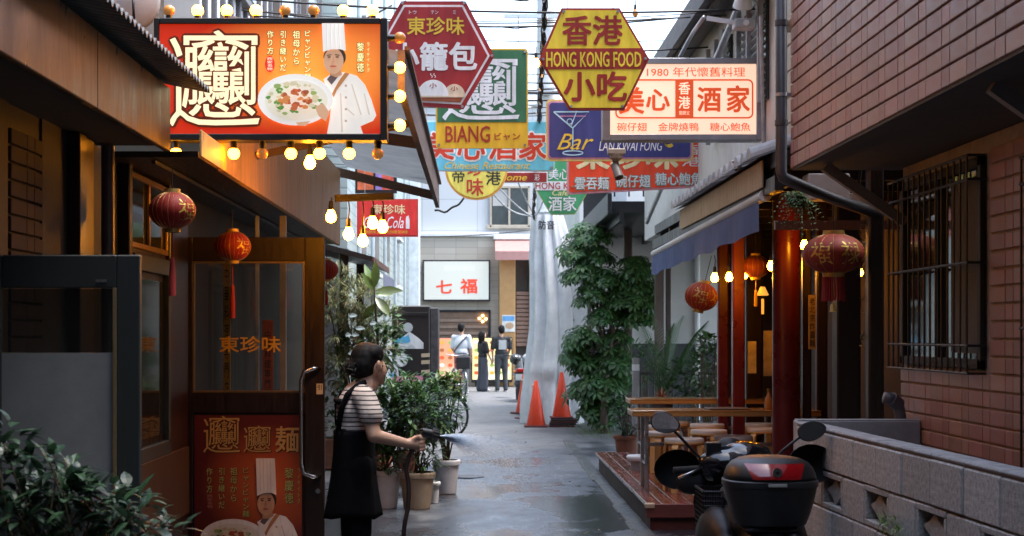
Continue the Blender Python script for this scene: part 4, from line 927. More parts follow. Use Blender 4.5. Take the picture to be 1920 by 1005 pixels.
for q in ((362, 366, 490, 736), (568, 572, 490, 736), (366, 568, 490, 494), (366, 568, 732, 736)): rc('glazing_bead', q[0], q[1], q[2], q[3], y0-.012, y0-.001, mat('old_brass', (.25, .18, .10), .4, .6), bev=.002)
letters(DR, '東珍味', (411, 630, 527, 661), y0-.003, mat('gold_leaf', (.62, .36, .05), .4, .3, var=.15), .02, s=s)
MB().tube([P(600, 690, s)+Vector((0, -.02, 0)), P(588, 691, s)+Vector((0, -.075, 0)), P(572, 697, s)+Vector((0, -.085, 0)), P(567, 712, s)+Vector((0, -.085, 0)), P(567, 868, s)+Vector((0, -.085, 0)), P(572, 886, s)+Vector((0, -.085, 0)), P(588, 892, s)+Vector((0, -.075, 0)), P(600, 893, s)+Vector((0, -.02, 0))], .0135, 12).build('pull_handle', mat('chrome', (.55, .53, .52), .18, 1), DR, True)
a = P(594, 739, s); c_ = P(606, 719, s); stk = MB().box(a.x, c_.x, y0-.0235, y0-.0205, a.z, c_.z).build('pull_sticker', paint('sticker_cream', (.62, .58, .48)), DR)
letters(DR, '引', (596, 721, 604, 731), y0-.025, paint('ink', (.02, .018, .015)), .02, s=s)
q = P(597, 920, s); MB().cyl(q+Vector((0, -.022, 0)), q+Vector((0, -.034, 0)), .016, n=18).build('lock', mat('chrome', (.55, .53, .52), .18, 1), DR, 40)
PO = thing('noodle_poster', P(466, 1040, s), 'red poster with a smiling chef and gold characters on the lower door', 'poster')
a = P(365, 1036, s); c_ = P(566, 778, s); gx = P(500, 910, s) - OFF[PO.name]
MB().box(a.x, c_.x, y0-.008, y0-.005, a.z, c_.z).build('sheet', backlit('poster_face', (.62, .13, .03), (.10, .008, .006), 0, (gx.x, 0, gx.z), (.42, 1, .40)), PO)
pg = mat('poster_gold', (.55, .36, .13), .5, var=.1); pgr = mat('poster_lime', (.50, .52, .16), .5, var=.1); pdk = paint('poster_dark', (.05, .01, .006))
def z6(x, z): return (340 + x/2.753, 640 + z/2.753)
for ch, b_ in (('𰻞', (115, 385, 305, 575)), ('𰻞', (323, 435, 465, 572)), ('麺', (485, 437, 608, 572))):
    p_ = z6(b_[0], b_[1]); q_ = z6(b_[2], b_[3]); w_ = .0 if ch == '𰻞' else .02
    letters(PO, ch, (p_[0]+1, p_[1]+1, q_[0]+1.5, q_[1]+1.5), y0-.0095, pdk, w_+.022, s=s, name='big_character_shadow'); letters(PO, ch, (p_[0], p_[1], q_[0], q_[1]), y0-.0115, pg, w_, s=s, name='big_character')
for txt, cx, t, b_, wd in (('ビャンビャン麺', 335, 650, 905, 36), ('祖母から', 272, 650, 825, 38), ('引き継いだ', 210, 652, 860, 34), ('作り方', 147, 652, 780, 32), ('黎慶徳', 557, 652, 835, 46)):
    p_ = z6(cx-wd/2, t); q_ = z6(cx+wd/2, b_); letters(PO, txt, (p_[0]+.7, p_[1]+.7, q_[0]+.7, q_[1]+.7), y0-.0095, pdk, .035, vertical=True, s=s, name='column_shadow'); letters(PO, txt, (*p_, *q_), y0-.0115, pgr, .012, vertical=True, s=s, name='column_lettering')
p_ = z6(600, 655); q_ = z6(614, 835); letters(PO, 'ライケイトク', (*p_, *q_), y0-.0115, pgr, 0, vertical=True, s=s, name='ruby_lettering')
p_ = z6(135, 790); q_ = z6(162, 860); letters(PO, '西安名物', (*p_, *q_), y0-.0115, paint('seal_pink', (.55, .25, .2)), .0, vertical=True, s=s, name='seal_lettering')
def mp_(x, z):
    # hat of the box art (958..1090, 132..285) -> poster hat (388..494, 602..792)
    u = 388 + (x-958)*.80; v = 602 + (z-132)*1.24
    if z > 285: v = 792 + (z-285)*.83
    if x < 1010 and z > 410 and abs(x-812) <= 212: u = 270 + (x-812)*.80; v = 1010 + (z-556)*.68
    return z6(min(614, max(72, u)), min(1085, v))
chef_art(PO, mp_, s, y0-.009, 0, 'poster')
# posts and banners added behind the open door for strips reflected in its glass
for px, wd, colr, nm, lab in ((425, 14, (.70, .42, .10), 'gold', 'gold strip with dark characters behind the door, standing in for a reflection in the glass'), (502, 20, (.62, .14, .07), 'red', 'red strip behind the door, standing in for a reflection in the glass')):
    s2 = 262.; bn = thing('strip_banner', P(px, 740, s2), lab, 'banner', 'strips standing in for reflections in the door glass'); a = P(px-wd/2, 1000, s2); c_ = P(px+wd/2, 470 if nm == 'gold' else 600, s2)
    MB().bbox(a.x, c_.x, a.y, a.y+.012, .02, c_.z, .002).build('board', mat('strip_'+nm, colr, .55, var=.3, vs=8), bn)
    letters(bn, '中華料理専門店', (px-wd*.3, 500 if nm == 'gold' else 620, px+wd*.3, 745), a.y-.003, paint('ink', (.02, .018, .015)), .01, vertical=True, s=s2)
for px, wd, colr, lab in ((482, 7, (.85, .87, .87), 'thin white pole behind the door, standing in for a reflection in the glass'), (530, 12, (.55, .50, .44), 'brown post behind the door, standing in for a reflection in the glass'), (383, 30, (.07, .035, .02), 'dark wooden post behind the door, standing in for a reflection in the glass')):
    s2 = 258.; q = P(px, 626, s2); o = MB().bbox(q.x-wd/s2/2, q.x+wd/s2/2, q.y, q.y+wd/s2, 0, 2.36, .003).build('slim_post', mat('slim%d' % px, colr, .5, var=.2)); tag(o, lab, 'post')
# ================================================================== hanging signs over the alley
SPAN = []
def sign_root(name, box, s, label):
    a = P((box[0]+box[2])/2, box[3], s); r = thing(name, a, label, 'sign', 'signs hanging over the alley')
    return r
def slab(r, pts, s, y, th, m, name):
    mb = MB(); pxpoly(mb, pts, s, y, y+th); return mb.build(name, m, r)
def bolts(r, pts, s, y):
    for px, py in pts: q = P(px, py, s); MB().cyl((q.x, y-.016, q.z), (q.x, y-.004, q.z), .011, n=8).build('bolt', steel, r)
def wires(r, xs, ytop, s, zw, y):
    for x in xs:
        a = P(x, ytop, s); MB().cyl((a.x, y+.02, a.z-.03), (a.x, y+.02, zw), .0035, n=5).build('hanging_wire', steel, r)
    SPAN.append((y+.02, zw, r['label'].split(' with')[0].split(' reading')[0]))
# maroon hexagon
s = 250.; y = F/s; r = sign_root('hexagon_sign', (697, 0, 927, 204), s, 'maroon hexagonal dumpling sign with white outline'); MS = r
hexp = [(697, 100), (752, 2), (873, 2), (927, 105), (869, 204), (755, 197)]
maroon = paint('maroon', (.36, .024, .026)); wht_p = paint('sign_white', (.86, .86, .86)); yel = paint('sign_yellow', (.80, .55, .05))
slab(r, hexp, s, y, .03, maroon, 'panel'); slab(r, inset(hexp, .925), s, y-.004, .0035, wht_p, 'outline'); slab(r, inset(hexp, .885), s, y-.008, .0035, maroon, 'face')
letters(r, '東珍味', (763, 32, 871, 66), y-.011, yel, .02, s=s); letters(r, '小籠包', (732, 79, 895, 133), y-.011, wht_p, .03, s=s)
for t, x in (('トウ', 767), ('テン', 808), ('ミ', 849)): letters(r, t, (x, 20, x+(14 if len(t) > 1 else 6), 27), y-.011, wht_p, .0, s=s, name='ruby_lettering')
cream = paint('bun_cream', (.72, .58, .42)); 
for cx, rx, m_, k in ((774, 20, cream, .0), (852, 20, cream, .0), (812, 29, wht_p, .002)):
    slab(r, arc(cx, 180, rx, 22 if rx < 25 else 30, 180, 360, 20), s, y-.012-k, .003, m_, 'bun')
    letters(r, '小', (cx-7, 162 if rx < 25 else 156, cx+7, 171 if rx < 25 else 166), y-.0135-k, maroon, .02, s=s, name='bun_mark')
slab(r, [(762, 182), (868, 182), (864, 191), (766, 189)], s, y-.012, .003, paint('steamer', (.35, .10, .04)), 'steamer'); slab(r, [(757, 180), (872, 180), (871, 183), (758, 183)], s, y-.015, .003, cream, 'steamer_rim')
for dx in (-3, 3): mb = MB(); line_strip(mb, [(812+dx+2*sin(k*1.2), 146-k*1.6) for k in range(6)], 1.3, s, y-.012); mb.build('steam', wht_p, r)
wires(r, (760, 866), 2, s, 4.15, y); bolts(r, inset(hexp, .96), s, y)
# green and yellow biang sign
s = 215.; y = F/s; r = sign_root('noodle_sign', (817, 91, 990, 278), s, 'green and yellow noodle sign reading BIANG')
green = paint('sign_green', (.045, .17, .075)); yor = paint('sign_amber', (.90, .52, .03)); rred = paint('sign_red_dark', (.45, .04, .02))
slab(r, rrect(817, 91, 990, 278, 7), s, y, .03, yor, 'panel'); slab(r, [(820, 229), (820, 98), (824, 94), (983, 94), (987, 98), (987, 229)], s, y-.004, .0035, green, 'green_face')
letters(r, '𰻞', (829, 104, 974, 226), y-.007, wht_p, .006, s=s, name='big_character'); letters(r, 'BIANG', (835, 236, 919, 267), y-.004, rred, .018, s=s); letters(r, 'ビャン', (927, 249, 975, 263), y-.004, rred, .02, s=s)
wires(r, (835, 972), 91, s, 4.28, y); bolts(r, ((823, 98), (984, 98), (823, 272), (984, 272)), s, y)
# blue restaurant sign
s = 190.; y = F/s; r = sign_root('restaurant_sign', (786, 226, 1040, 321), s, 'sky blue restaurant sign with red outlined characters')
blue = paint('sky_blue', (.14, .56, .76)); redp = paint('sign_red', (.62, .05, .025)); pale = paint('pale_blue_rim', (.55, .75, .80))
slab(r, rrect(786, 226, 1040, 321, 7), s, y, .035, pale, 'panel'); slab(r, rrect(788, 229, 1038, 319, 6), s, y-.004, .0035, blue, 'face')
for ch, x in (('美', 799), ('心', 857), ('酒', 916), ('家', 972)):
    letters(r, ch, (x-3, 245, x+56, 303), y-.006, wht_p, .06, s=s, name='lettering_outline'); letters(r, ch, (x, 248, x+53, 300), y-.009, redp, .028, s=s)
letters(r, 'Chinese Restaurant', (834, 304, 994, 317), y-.009, yel, .006, .35, s=s)
wires(r, (800, 1028), 226, s, 3.78, y); bolts(r, ((792, 233), (1034, 233), (792, 314), (1034, 314)), s, y)
# yellow round sign
s = 170.; y = F/s; r = sign_root('round_sign', (835, 258, 951, 374), s, 'round yellow sign with orange rim hanging under the blue sign')
slab(r, circ(893, 316, 59), s, y, .03, paint('rim_orange', (.80, .38, .06)), 'panel'); slab(r, circ(893, 316, 55), s, y-.004, .0035, paint('lemon', (.92, .78, .14)), 'face')
inkp = paint('sign_ink', (.03, .03, .02))
letters(r, '珍', (876, 300, 906, 330), y-.007, redp, .02, s=s); letters(r, '味', (875, 334, 907, 367), y-.007, redp, .02, s=s); letters(r, '帝', (848, 316, 871, 343), y-.007, inkp, .015, s=s); letters(r, '港', (911, 320, 939, 347), y-.007, inkp, .015, s=s)
wires(r, (868, 918), 258, s, 3.95, y)
# maroon welcome strip
s = 165.; y = F/s; r = sign_root('welcome_strip', (880, 322, 1026, 343), s, 'narrow maroon welcome strip with yellow slanted letters')
slab(r, [(880, 322), (1027, 322), (1027, 343), (880, 343)], s, y, .02, wht_p, 'panel'); slab(r, [(882, 324), (1025, 324), (1025, 341), (882, 341)], s, y-.004, .0035, paint('maroon2', (.34, .03, .03)), 'face')
letters(r, 'Welcome', (905, 326, 988, 339), y-.006, yel, .02, .3, s=s); letters(r, '彩', (1002, 326, 1012, 339), y-.006, wht_p, .01, s=s)
wires(r, (890, 1018), 322, s, 3.6, y)
# green polygon sign
s = 160.; y = F/s; r = sign_root('cafe_sign', (1000, 290, 1110, 403), s, 'green many-sided sign half hidden behind the red sign')
gp = [(1000, 347), (1033, 403), (1078, 402), (1110, 347), (1078, 290), (1033, 290)]
slab(r, gp, s, y, .03, paint('lime_rim', (.40, .60, .15)), 'panel'); gr2 = paint('cafe_green', (.07, .38, .16)); slab(r, inset(gp, .965), s, y-.004, .0035, gr2, 'face')
slab(r, [(1001, 340), (1108, 340), (1107, 357), (1003, 357)], s, y-.008, .0035, wht_p, 'band'); letters(r, 'HONG KONG', (1004, 342, 1102, 355), y-.011, rred, .012, s=s)
letters(r, '美心', (1028, 316, 1068, 337), y-.009, wht_p, .02, s=s); letters(r, 'Cafe', (1035, 356, 1066, 367), y-.011, paint('pale_yellow', (.75, .75, .35)), .02, .3, s=s); letters(r, '酒家', (1028, 368, 1081, 396), y-.009, wht_p, .02, s=s)
wires(r, (1038, 1072), 290, s, 3.85, y)
# yellow hexagon HONG KONG FOOD
s = 250.; y = F/s + .1; r = sign_root('hexagon_sign', (1012, 10, 1220, 203), s, 'yellow hexagonal sign reading HONG KONG FOOD')
hp = [(1012, 107), (1054, 10), (1164, 10), (1220, 106), (1173, 203), (1069, 203)]; hy = paint('hex_yellow', (.90, .70, .05)); hm = paint('hex_maroon', (.36, .03, .02))
slab(r, hp, s, y, .03, hm, 'panel'); slab(r, inset(hp, .955), s, y-.004, .0035, hy, 'face'); slab(r, [(1019, 87), (1208, 86), (1216, 106), (1207, 125), (1025, 126), (1016, 107)], s, y-.008, .0035, hm, 'band')
letters(r, '香港', (1055, 24, 1170, 81), y-.007, hm, .028, s=s); letters(r, 'HONG KONG FOOD', (1025, 93, 1205, 122), y-.011, hy, .03, s=s); letters(r, '小吃', (1058, 130, 1178, 187), y-.007, hm, .03, s=s)
wires(r, (1066, 1152), 10, s, 4.15, y); bolts(r, inset(hp, .93), s, y)
# bar sign
s = 200.; y = F/s; r = sign_root('bar_sign', (1024, 186, 1300, 302), s, 'dark blue bar sign with a cocktail glass and yellow rim')
slab(r, rrect(1024, 186, 1300, 302, 8), s, y, .035, paint('rim_yellow', (.80, .62, .20)), 'panel'); slab(r, rrect(1027, 190, 1297, 298, 7), s, y-.004, .0035, paint('rim_pink', (.62, .28, .45)), 'inner_rim'); slab(r, rrect(1030, 193, 1294, 295, 6), s, y-.008, .0035, paint('night_blue', (.045, .05, .20)), 'face')
lb = paint('glass_blue', (.45, .72, .85)); mb = MB()
line_strip(mb, [(1038, 210), (1104, 210), (1074, 240), (1074, 262), (1073, 284)], 2.4, s, y-.0115); line_strip(mb, [(1038, 210), (1073, 240)], 2.4, s, y-.012); line_strip(mb, arc(1074, 287, 19, 4, 0, 360, 20), 2, s, y-.0125); line_strip(mb, arc(1068, 228, 5, 5, 0, 360, 16), 1.6, s, y-.013); line_strip(mb, [(1071, 236), (1086, 196)], 1.6, s, y-.0135)
mb.build('cocktail_glass', lb, r); mb = MB(); line_strip(mb, [(1046, 218), (1098, 218)], 1.6, s, y-.0118); mb.build('drink_line', paint('rim_pink', (.62, .28, .45)), r)
letters(r, 'Bar', (1044, 251, 1113, 281), y-.014, yel, -.006, .45, s=s); letters(r, 'LAN KWAI FONG', (1123, 265, 1242, 283), y-.0115, wht_p, .004, .25, s=s)
slab(r, arc(1255, 266, 10, 11, 40, 200, 10) + arc(1252, 261, 11, 10, 190, 50, 10), s, y-.0115, .003, yel, 'moon'); 
wires(r, (1050, 1110), 186, s, 3.98, y)
# cream light box
s = 235.; y = F/s; r = sign_root('cream_light_box', (1127, 109, 1432, 263), s, 'cream light box with orange-red characters on a bracket by the pavilion'); CB = r
alu = mat('aluminium_grey', (.33, .33, .35), .45, .5, var=.15)
for q in ((1130, 1144, 109, 263), (1418, 1431, 109, 263), (1144, 1418, 109, 120), (1144, 1418, 252, 263)):
    a = P(q[0], q[3], s); b = P(q[1], q[2], s); MB().bbox(a.x, b.x, y-.015, y+.17, a.z, b.z, .004).build('frame', alu, r)
a = P(1144, 252, s); b = P(1418, 120, s); MB().box(a.x, b.x, y+.02, y+.15, a.z, b.z).build('back', alu, r)
MB().box(a.x, b.x, y, y+.018, a.z, b.z).build('lit_face', paint('cream_lit', (.95, .66, .47), .36), r)
ol = paint('orange_red_lit', (.74, .09, .02), .25); cl_ = paint('cream_text_lit', (.95, .66, .47), .4)
letters(r, '港 1980 年代懷舊料理', (1180, 126, 1397, 144), y-.004, ol, .004, s=s)
mb = MB(); line_strip(mb, rrect(1155, 150, 1411, 221, 9), 3, s, y-.004, closed=True); mb.build('outline', ol, r)
letters(r, '美', (1160, 163, 1208, 214), y-.005, ol, .03, s=s); letters(r, '心', (1211, 167, 1256, 208), y-.005, ol, .03, s=s)
slab(r, [(1266, 150), (1300, 150), (1300, 221), (1266, 221)], s, y-.005, .003, ol, 'block'); letters(r, '香港', (1272, 154, 1294, 204), y-.007, cl_, .02, vertical=True, s=s); letters(r, '常師父', (1273, 208, 1293, 216), y-.007, cl_, .0, s=s)
letters(r, '酒', (1307, 163, 1352, 210), y-.005, ol, .03, s=s); letters(r, '家', (1362, 160, 1406, 211), y-.005, ol, .03, s=s)
for t, x0, x1 in (('碗仔翅', 1157, 1213), ('金牌燒鴨', 1234, 1310), ('糖心鮑魚', 1331, 1407)): letters(r, t, (x0, 230, x1, 246), y-.004, ol, .008, s=s)
for py in (140, 235): q = P(1431, py, s); MB().bar(q+Vector((-.02, .08, 0)), q+Vector((.35, .08, 0)), .035, .035).build('bracket', steel, r)
# red menu sign (slightly askew)
s = 180.; y = F/s; r = sign_root('menu_sign', (1063, 262, 1327, 364), s, 'large red menu sign with pink rim below the bar sign')
def sk(pts): return [(x, z + 8 - (x-1063)*.055) for x, z in pts]
slab(r, sk(rrect(1063, 255, 1327, 357, 7)), s, y, .035, paint('rim_rose', (.72, .30, .34)), 'panel'); slab(r, sk(rrect(1067, 259, 1323, 353, 6)), s, y-.004, .0035, paint('bright_red', (.90, .07, .02)), 'face')
wo_ = paint('teal_edge', (.16, .35, .30))
for t, x0, x1, zt in (('雲吞麺', 1078, 1141, 332), ('碗仔翅', 1155, 1219, 328), ('糖心鮑魚', 1229, 1316, 324)):
    letters(r, t, (x0-1.5, zt-1, x1+1.5, zt+25), y-.006, wo_, .05, s=s, name='lettering_outline'); letters(r, t, (x0, zt, x1, zt+23), y-.009, wht_p, .012, s=s)
letters(r, '東珍味', (1080, 262, 1272, 318), y-.007, paint('cream_yellow', (.85, .72, .40)), .035, s=s); letters(r, '香港', (1278, 272, 1314, 312), y-.007, wht_p, .01, vertical=True, s=s)
wires(r, (1085, 1305), 262, s, 3.75, y); bolts(r, ((1073, 350), (1318, 338)), s, y)
# red drinks sign further back
s = 150.; y = F/s; r = sign_root('drinks_sign', (669, 373, 784, 444), s, 'red drinks sign with white script behind the hanging bulbs')
slab(r, [(669, 373), (784, 373), (784, 444), (669, 444)], s, y, .03, paint('drinks_red_rim', (.55, .06, .04)), 'panel'); slab(r, [(672, 376), (781, 376), (781, 441), (672, 441)], s, y-.004, .0035, paint('drinks_red', (.72, .035, .03)), 'face')
letters(r, '東珍味', (697, 383, 760, 402), y-.006, paint('cream_yellow', (.85, .72, .40)), .015, s=s); letters(r, 'Coca-Cola', (682, 406, 757, 428), y-.006, wht_p, .005, .4, s=s)
letters(r, '香港料理 上海料理 北京料理 四川料理', (686, 432, 764, 438), y-.006, yel, .0, s=s); slab(r, [(762, 406), (766, 404), (768, 412), (768, 429), (761, 429), (761, 412)], s, y-.006, .002, wht_p, 'bottle_mark')
wires(r, (684, 768), 373, s, 3.6, y)
# picture sign under the awning arm
s = 140.; y = F/s; r = sign_root('picture_sign', (668, 312, 742, 360), s, 'small picture sign with red and violet panels under the awning arm')
slab(r, [(666, 310), (744, 310), (744, 362), (666, 362)], s, y, .06, dark_metal, 'case')
for x0, x1, c in ((670, 700, (.62, .14, .05)), (704, 716, (.30, .20, .50)), (716, 738, (.62, .10, .06))): slab(r, [(x0, 314), (x1, 314), (x1, 356), (x0, 356)], s, y-.004, .0035, mat('pic%d' % x0, c, .5, var=.5, vs=12), 'picture')
wires(r, (675, 735), 310, s, 3.85, y)
# ================================================================== span wires, overhead cables, cable bundle
for yy, zw, nm in SPAN:
    pts = [(-2.08 + 4.33*i/10, yy, zw - .05*(1-((i-5)/5)**2) + .05*((i-5)/5)**2) for i in range(11)]
    o = MB().tube(pts, .005, 5).build('span_wire', cable_m); tag(o, 'thin wire across the alley carrying the ' + nm, 'wire', 'wires across the alley')
rr = random.Random(3)
CABS = ((13.5, 4.45, 'sagging black cable above the maroon hexagon sign', .012), (15.5, 4.62, 'highest black cable crossing the strip of sky', .010), (17.2, 4.25, 'black cable crossing behind the yellow hexagon', .014), (19, 4.5, 'thin cable crossing the sky behind the green sign', .008), (21, 4.35, 'twin-looking cable crossing above the cafe sign', .012), (24, 4.9, 'far cable crossing high in the sky gap', .010))
for yy, z, lab, rad in CABS:
    sag = rr.uniform(.06, .16); tl = rr.uniform(-.15, .15); pts = [(-2.08 + 4.36*i/16, yy + .4*i/16, z + tl*(i/16) - sag*(1-((i-8)/8)**2) + .002*rr.uniform(-1, 1)) for i in range(17)]
    mb = MB().tube(pts, rad, 6); mb.tube([(p[0], p[1], p[2]+.018*sin(k*1.9)) for k, p in enumerate(pts)], rad*.5, 5); o = mb.build('overhead_cable', cable_m, smooth=True); tag(o, lab, 'cable', 'overhead cables')
for yl, yr, s_, rad, lab in ((6, 14, 238, .009, 'black cable running along the very top of the picture'), (40, 26, 212, .007, 'slightly tilted cable above the word FOOD sign'), (97, 88, 196, .009, 'black cable crossing level with the top of the green sign'), (138, 152, 204, .008, 'black cable crossing beside the cream light box top'), (184, 178, 188, .010, 'paired black cable passing just above the bar sign'), (62, 74, 176, .006, 'thin cable crossing the middle of the sky gap')):
    a, b = P(0, yl, s_), P(0, yr, s_); pts = [(-2.0+4.25*i/16, F/s_ + .3*i/16, a.z+(b.z-a.z)*i/16 - .07*(1-((i-8)/8)**2) + .05) for i in range(17)]
    o = MB().tube(pts, rad, 6).build('overhead_cable', cable_m, smooth=True); tag(o, lab, 'cable', 'overhead cables')
CBD = thing('cable_bundle', (.5, 20, 2.5), 'thick black cable bundle wound with fairy lights running down the middle of the view', 'cable bundle')
pth = [(1024, -60, 232), (1021, 30, 222), (1017, 110, 212), (1013, 190, 200), (1010, 250, 184), (1007, 310, 166), (1003, 360, 150), (1000, 400, 136), (1003, 412, 120)]
pp = [P(*q) for q in pth]; ps = []
for i in range(len(pp)-1):
    for k in range(6): ps.append(pp[i].lerp(pp[i+1], k/6))
ps.append(pp[-1]); MB().tube(ps, .014, 7).build('main_cable', cable_m, CBD, True)
for ph in (0, 2.1, 4.2): MB().tube([p + Vector((.022*cos(i*.9+ph), .0, .0)) + Vector((0, 0, .02*sin(i*.9+ph))) for i, p in enumerate(ps)], .006, 5).build('wound_cable', cable_m, CBD, True)
for i in range(2, len(ps)-2, 2): p = ps[i] + Vector((rr.uniform(-.04, .04), -.03, rr.uniform(-.03, .03))); MB().cyl(p, p+Vector((rr.uniform(-.03, .03), 0, -.03)), .006, .009, 6).build('fairy_light', mat('fairy_white', (.6, .62, .62), .3), CBD)
hanging_bulb(P(1005, 120, 211), .06, 1, 'single bright bulb on the cable bundle beside the yellow hexagon', 'bulbs over the alley', .032)
hanging_bulb(P(1191, 26, 215), .1, 0, 'unlit amber bulb hanging beside the top of the yellow hexagon', 'bulbs over the alley', .026, bulb_off)
for k, (px0, py0, px1, py1, s0, s1, lab) in enumerate(((930, 345, 1000, 408, 120, 112, 'pale service wire fanning out to the pole from the round sign'), (900, 330, 996, 405, 125, 112, 'pale service wire drooping to the pole, lowest of the fan'), (955, 300, 1000, 400, 130, 112, 'pale service wire running steeply to the pole'), (1035, 300, 1004, 405, 120, 112, 'pale service wire right of the pole head'))):
    a, b = P(px0, py0, s0), P(px1, py1, s1); pts = [a.lerp(b, i/10) + Vector((0, 0, -.12*sin(pi*i/10)*(k % 2+.4))) for i in range(11)]
    o = MB().tube(pts, .012, 5).build('service_wire', mat('wire_pale', (.5, .52, .53), .5), smooth=True); tag(o, lab, 'wire', 'service wires at the pole')
for k, (px0, py0, px1, py1, s_, lab) in enumerate(((815, 395, 870, 372, 170, 'stray black lead dangling from the awning tip'), (780, 445, 1000, 432, 66, 'thin black wire along the front of the far shop'), (560, 75, 735, 10, 150, 'thin wire rising past the ribbed house'))):
    a, b = P(px0, py0, s_), P(px1, py1, s_); pts = [a.lerp(b, i/12) + Vector((0, -.35 if s_ == 66 else 0, -.06*sin(pi*i/12) + .012*sin(i*1.1)*(k == 0))) for i in range(13)]
    o = MB().tube(pts, .012, 5).build('loose_wire', cable_m, smooth=True); tag(o, lab, 'wire')
# ================================================================== lamp, boxes and cameras on the right
fl = thing('flood_lamp', P(1400, 30, 240), 'white round flood lamp above the cream light box', 'lamp')
c = P(1393, 8, 240); R = Matrix.Rotation(radians(35), 3, 'X')
mb = MB().lathe([(.0, .10), (.05, .10), (.06, .06), (.075, -.01), (.078, -.02), (.066, -.02), (.05, .02), (0, .03)], n=24, cap=False); mb.V = [tuple(R @ Vector(v) + c) for v in mb.V]; mb.build('hood', white_paint, fl, 40)
MB().cyl(c+Vector((.0, -.006, .0)), c+Vector((0, .0, .02)), .03, n=16).build('lens', mat('lens_grey', (.4, .4, .38), .2), fl)
MB().tube([c+Vector((.04, .02, .08)), c+Vector((.12, .05, .02)), c+Vector((.12, .05, -.14))], .012).build('arm', steel, fl, True)
jb = thing('junction_box', P(1396, 55, 240), 'grey junction box with a round cap on a steel bracket', 'box')
a = P(1376, 54, 240); b = P(1414, 36, 240); MB().bbox(a.x, b.x, a.y-.05, a.y+.1, a.z, b.z, .008).build('body', mat('box_grey', (.42, .43, .43), .5), jb)
q = P(1397, 45, 240); MB().cyl(q+Vector((0, -.05, 0)), q+Vector((0, -.065, 0)), .022, n=16).build('cap', white_paint, jb, 40); q2 = P(1325, 34, 240); MB().bar(q2, P(1376, 42, 240), .02, .035).build('bracket', white_paint, jb)
MB().tube([P(1320, 32, 240), P(1300, 60, 235), P(1275, 106, 225)], .016, 10).build('conduit', steel, jb, True)
vp = thing('sign_pole', P(1426, 330, 262), 'thin rusty vertical pole beside the cream light box', 'pole'); MB().cyl(P(1426, 30, 262), P(1434, 352, 262), .013, n=10).build('shaft', mat('rusty_white', (.42, .36, .34), .6, var=.3, vs=20), vp, 40); MB().bbox(P(1422, 0, 262).x, P(1440, 0, 262).x, F/262-.02, F/262+.02, P(0, 298, 262).z, P(0, 272, 262).z, .004).build('clamp_box', mat('box_grey', (.42, .43, .43), .5), vp)
for nm, c, s_, d, lab in (('cctv', (1156, 318), 236, Vector((.25, -.5, -.9)), 'dome-mounted security camera under the cream light box'), ('cctv', (1395, 308), 255, Vector((-.8, -.5, -.25)), 'grey security camera in front of the small tiled roof')):
    cm = thing('security_camera', P(c[0], c[1], s_), lab, 'camera'); q = P(c[0], c[1], s_); d = d.normalized(); gm = mat('camera_grey', (.16, .15, .14), .5)
    MB().cyl(q - d*.05, q + d*.08, .034, .036, 18).build('body', gm, cm, 40); MB().cyl(q + d*.0805, q + d*.083, .025, n=16).build('lens', black, cm); MB().bar(q - d*.05 + Vector((0, 0, .037)), q + d*.10 + Vector((0, 0, .037)), .05, .008).build('visor', gm, cm)
    top = q + Vector((-.0, .02, .09)) if c[0] < 1200 else q + Vector((.14, .05, .06))
    MB().tube([q - d*.03, top], .018).build('stem', gm, cm, True)
    if c[0] < 1200: MB().lathe([(.02, -.02), (.05, 0), (.055, .03), (0, .03)], top, 18, cap=False).build('mount', mat('mount_beige', (.45, .42, .36), .5), cm, 40); MB().bbox(top.x-.07, top.x+.07, top.y-.05, top.y+.05, top.z+.03, top.z+.075, .006).build('box', mat('mount_beige', (.45, .42, .36), .5), cm)
    else: MB().bbox(top.x-.02, top.x+.10, top.y, top.y+.08, top.z-.06, top.z+.08, .006).build('box', mat('box_grey', (.42, .43, .43), .5), cm)
# blue folding awning of the pavilion
BA = thing('blue_awning', (2.0, 14.5, 2.3), 'rolled blue awning with a pale front bar over the outdoor tables', 'awning')
yA, yB_ = 11.05, 18.0; xa = 1.985
MB().tube([(xa, yA, 2.455), (xa, yB_, 2.40)], .036, 12).build('front_bar', mat('awning_bar', (.50, .47, .44), .5, var=.1), BA, 40)
MB().cyl((xa, yA-.03, 2.455), (xa, yA, 2.455), .043, n=14).build('end_cap', white_paint, BA, 40)
vb_ = MB(); n = 46
for i in range(n+1):
    t = i/n; y = yA+.12 + (yB_-yA-.12)*t; zt = 2.43 - .055*t
    for j in range(5): vb_.V.append((xa-.02+.012*sin(i*.9)*j/4, y, zt - (.215 - .01*sin(i*.7))*j/4))
vb_.F = [(i*5+j, i*5+j+1, (i+1)*5+j+1, (i+1)*5+j) for i in range(n) for j in range(4)]; vb_.M = [0]*len(vb_.F)
vb_.build('valance', mat('navy_fabric', (.08, .11, .24), .8, var=.2, vs=6, trans=.15), BA, True)
tp_ = MB(); tp_.add([(xa, yA+.1, 2.47), (xa, yB_, 2.42), (2.35, yB_, 2.56), (2.35, yA+.1, 2.60)], [(0,1,2,3)]); tp_.build('cover', mat('navy_fabric', (.055, .075, .16), .8), BA)
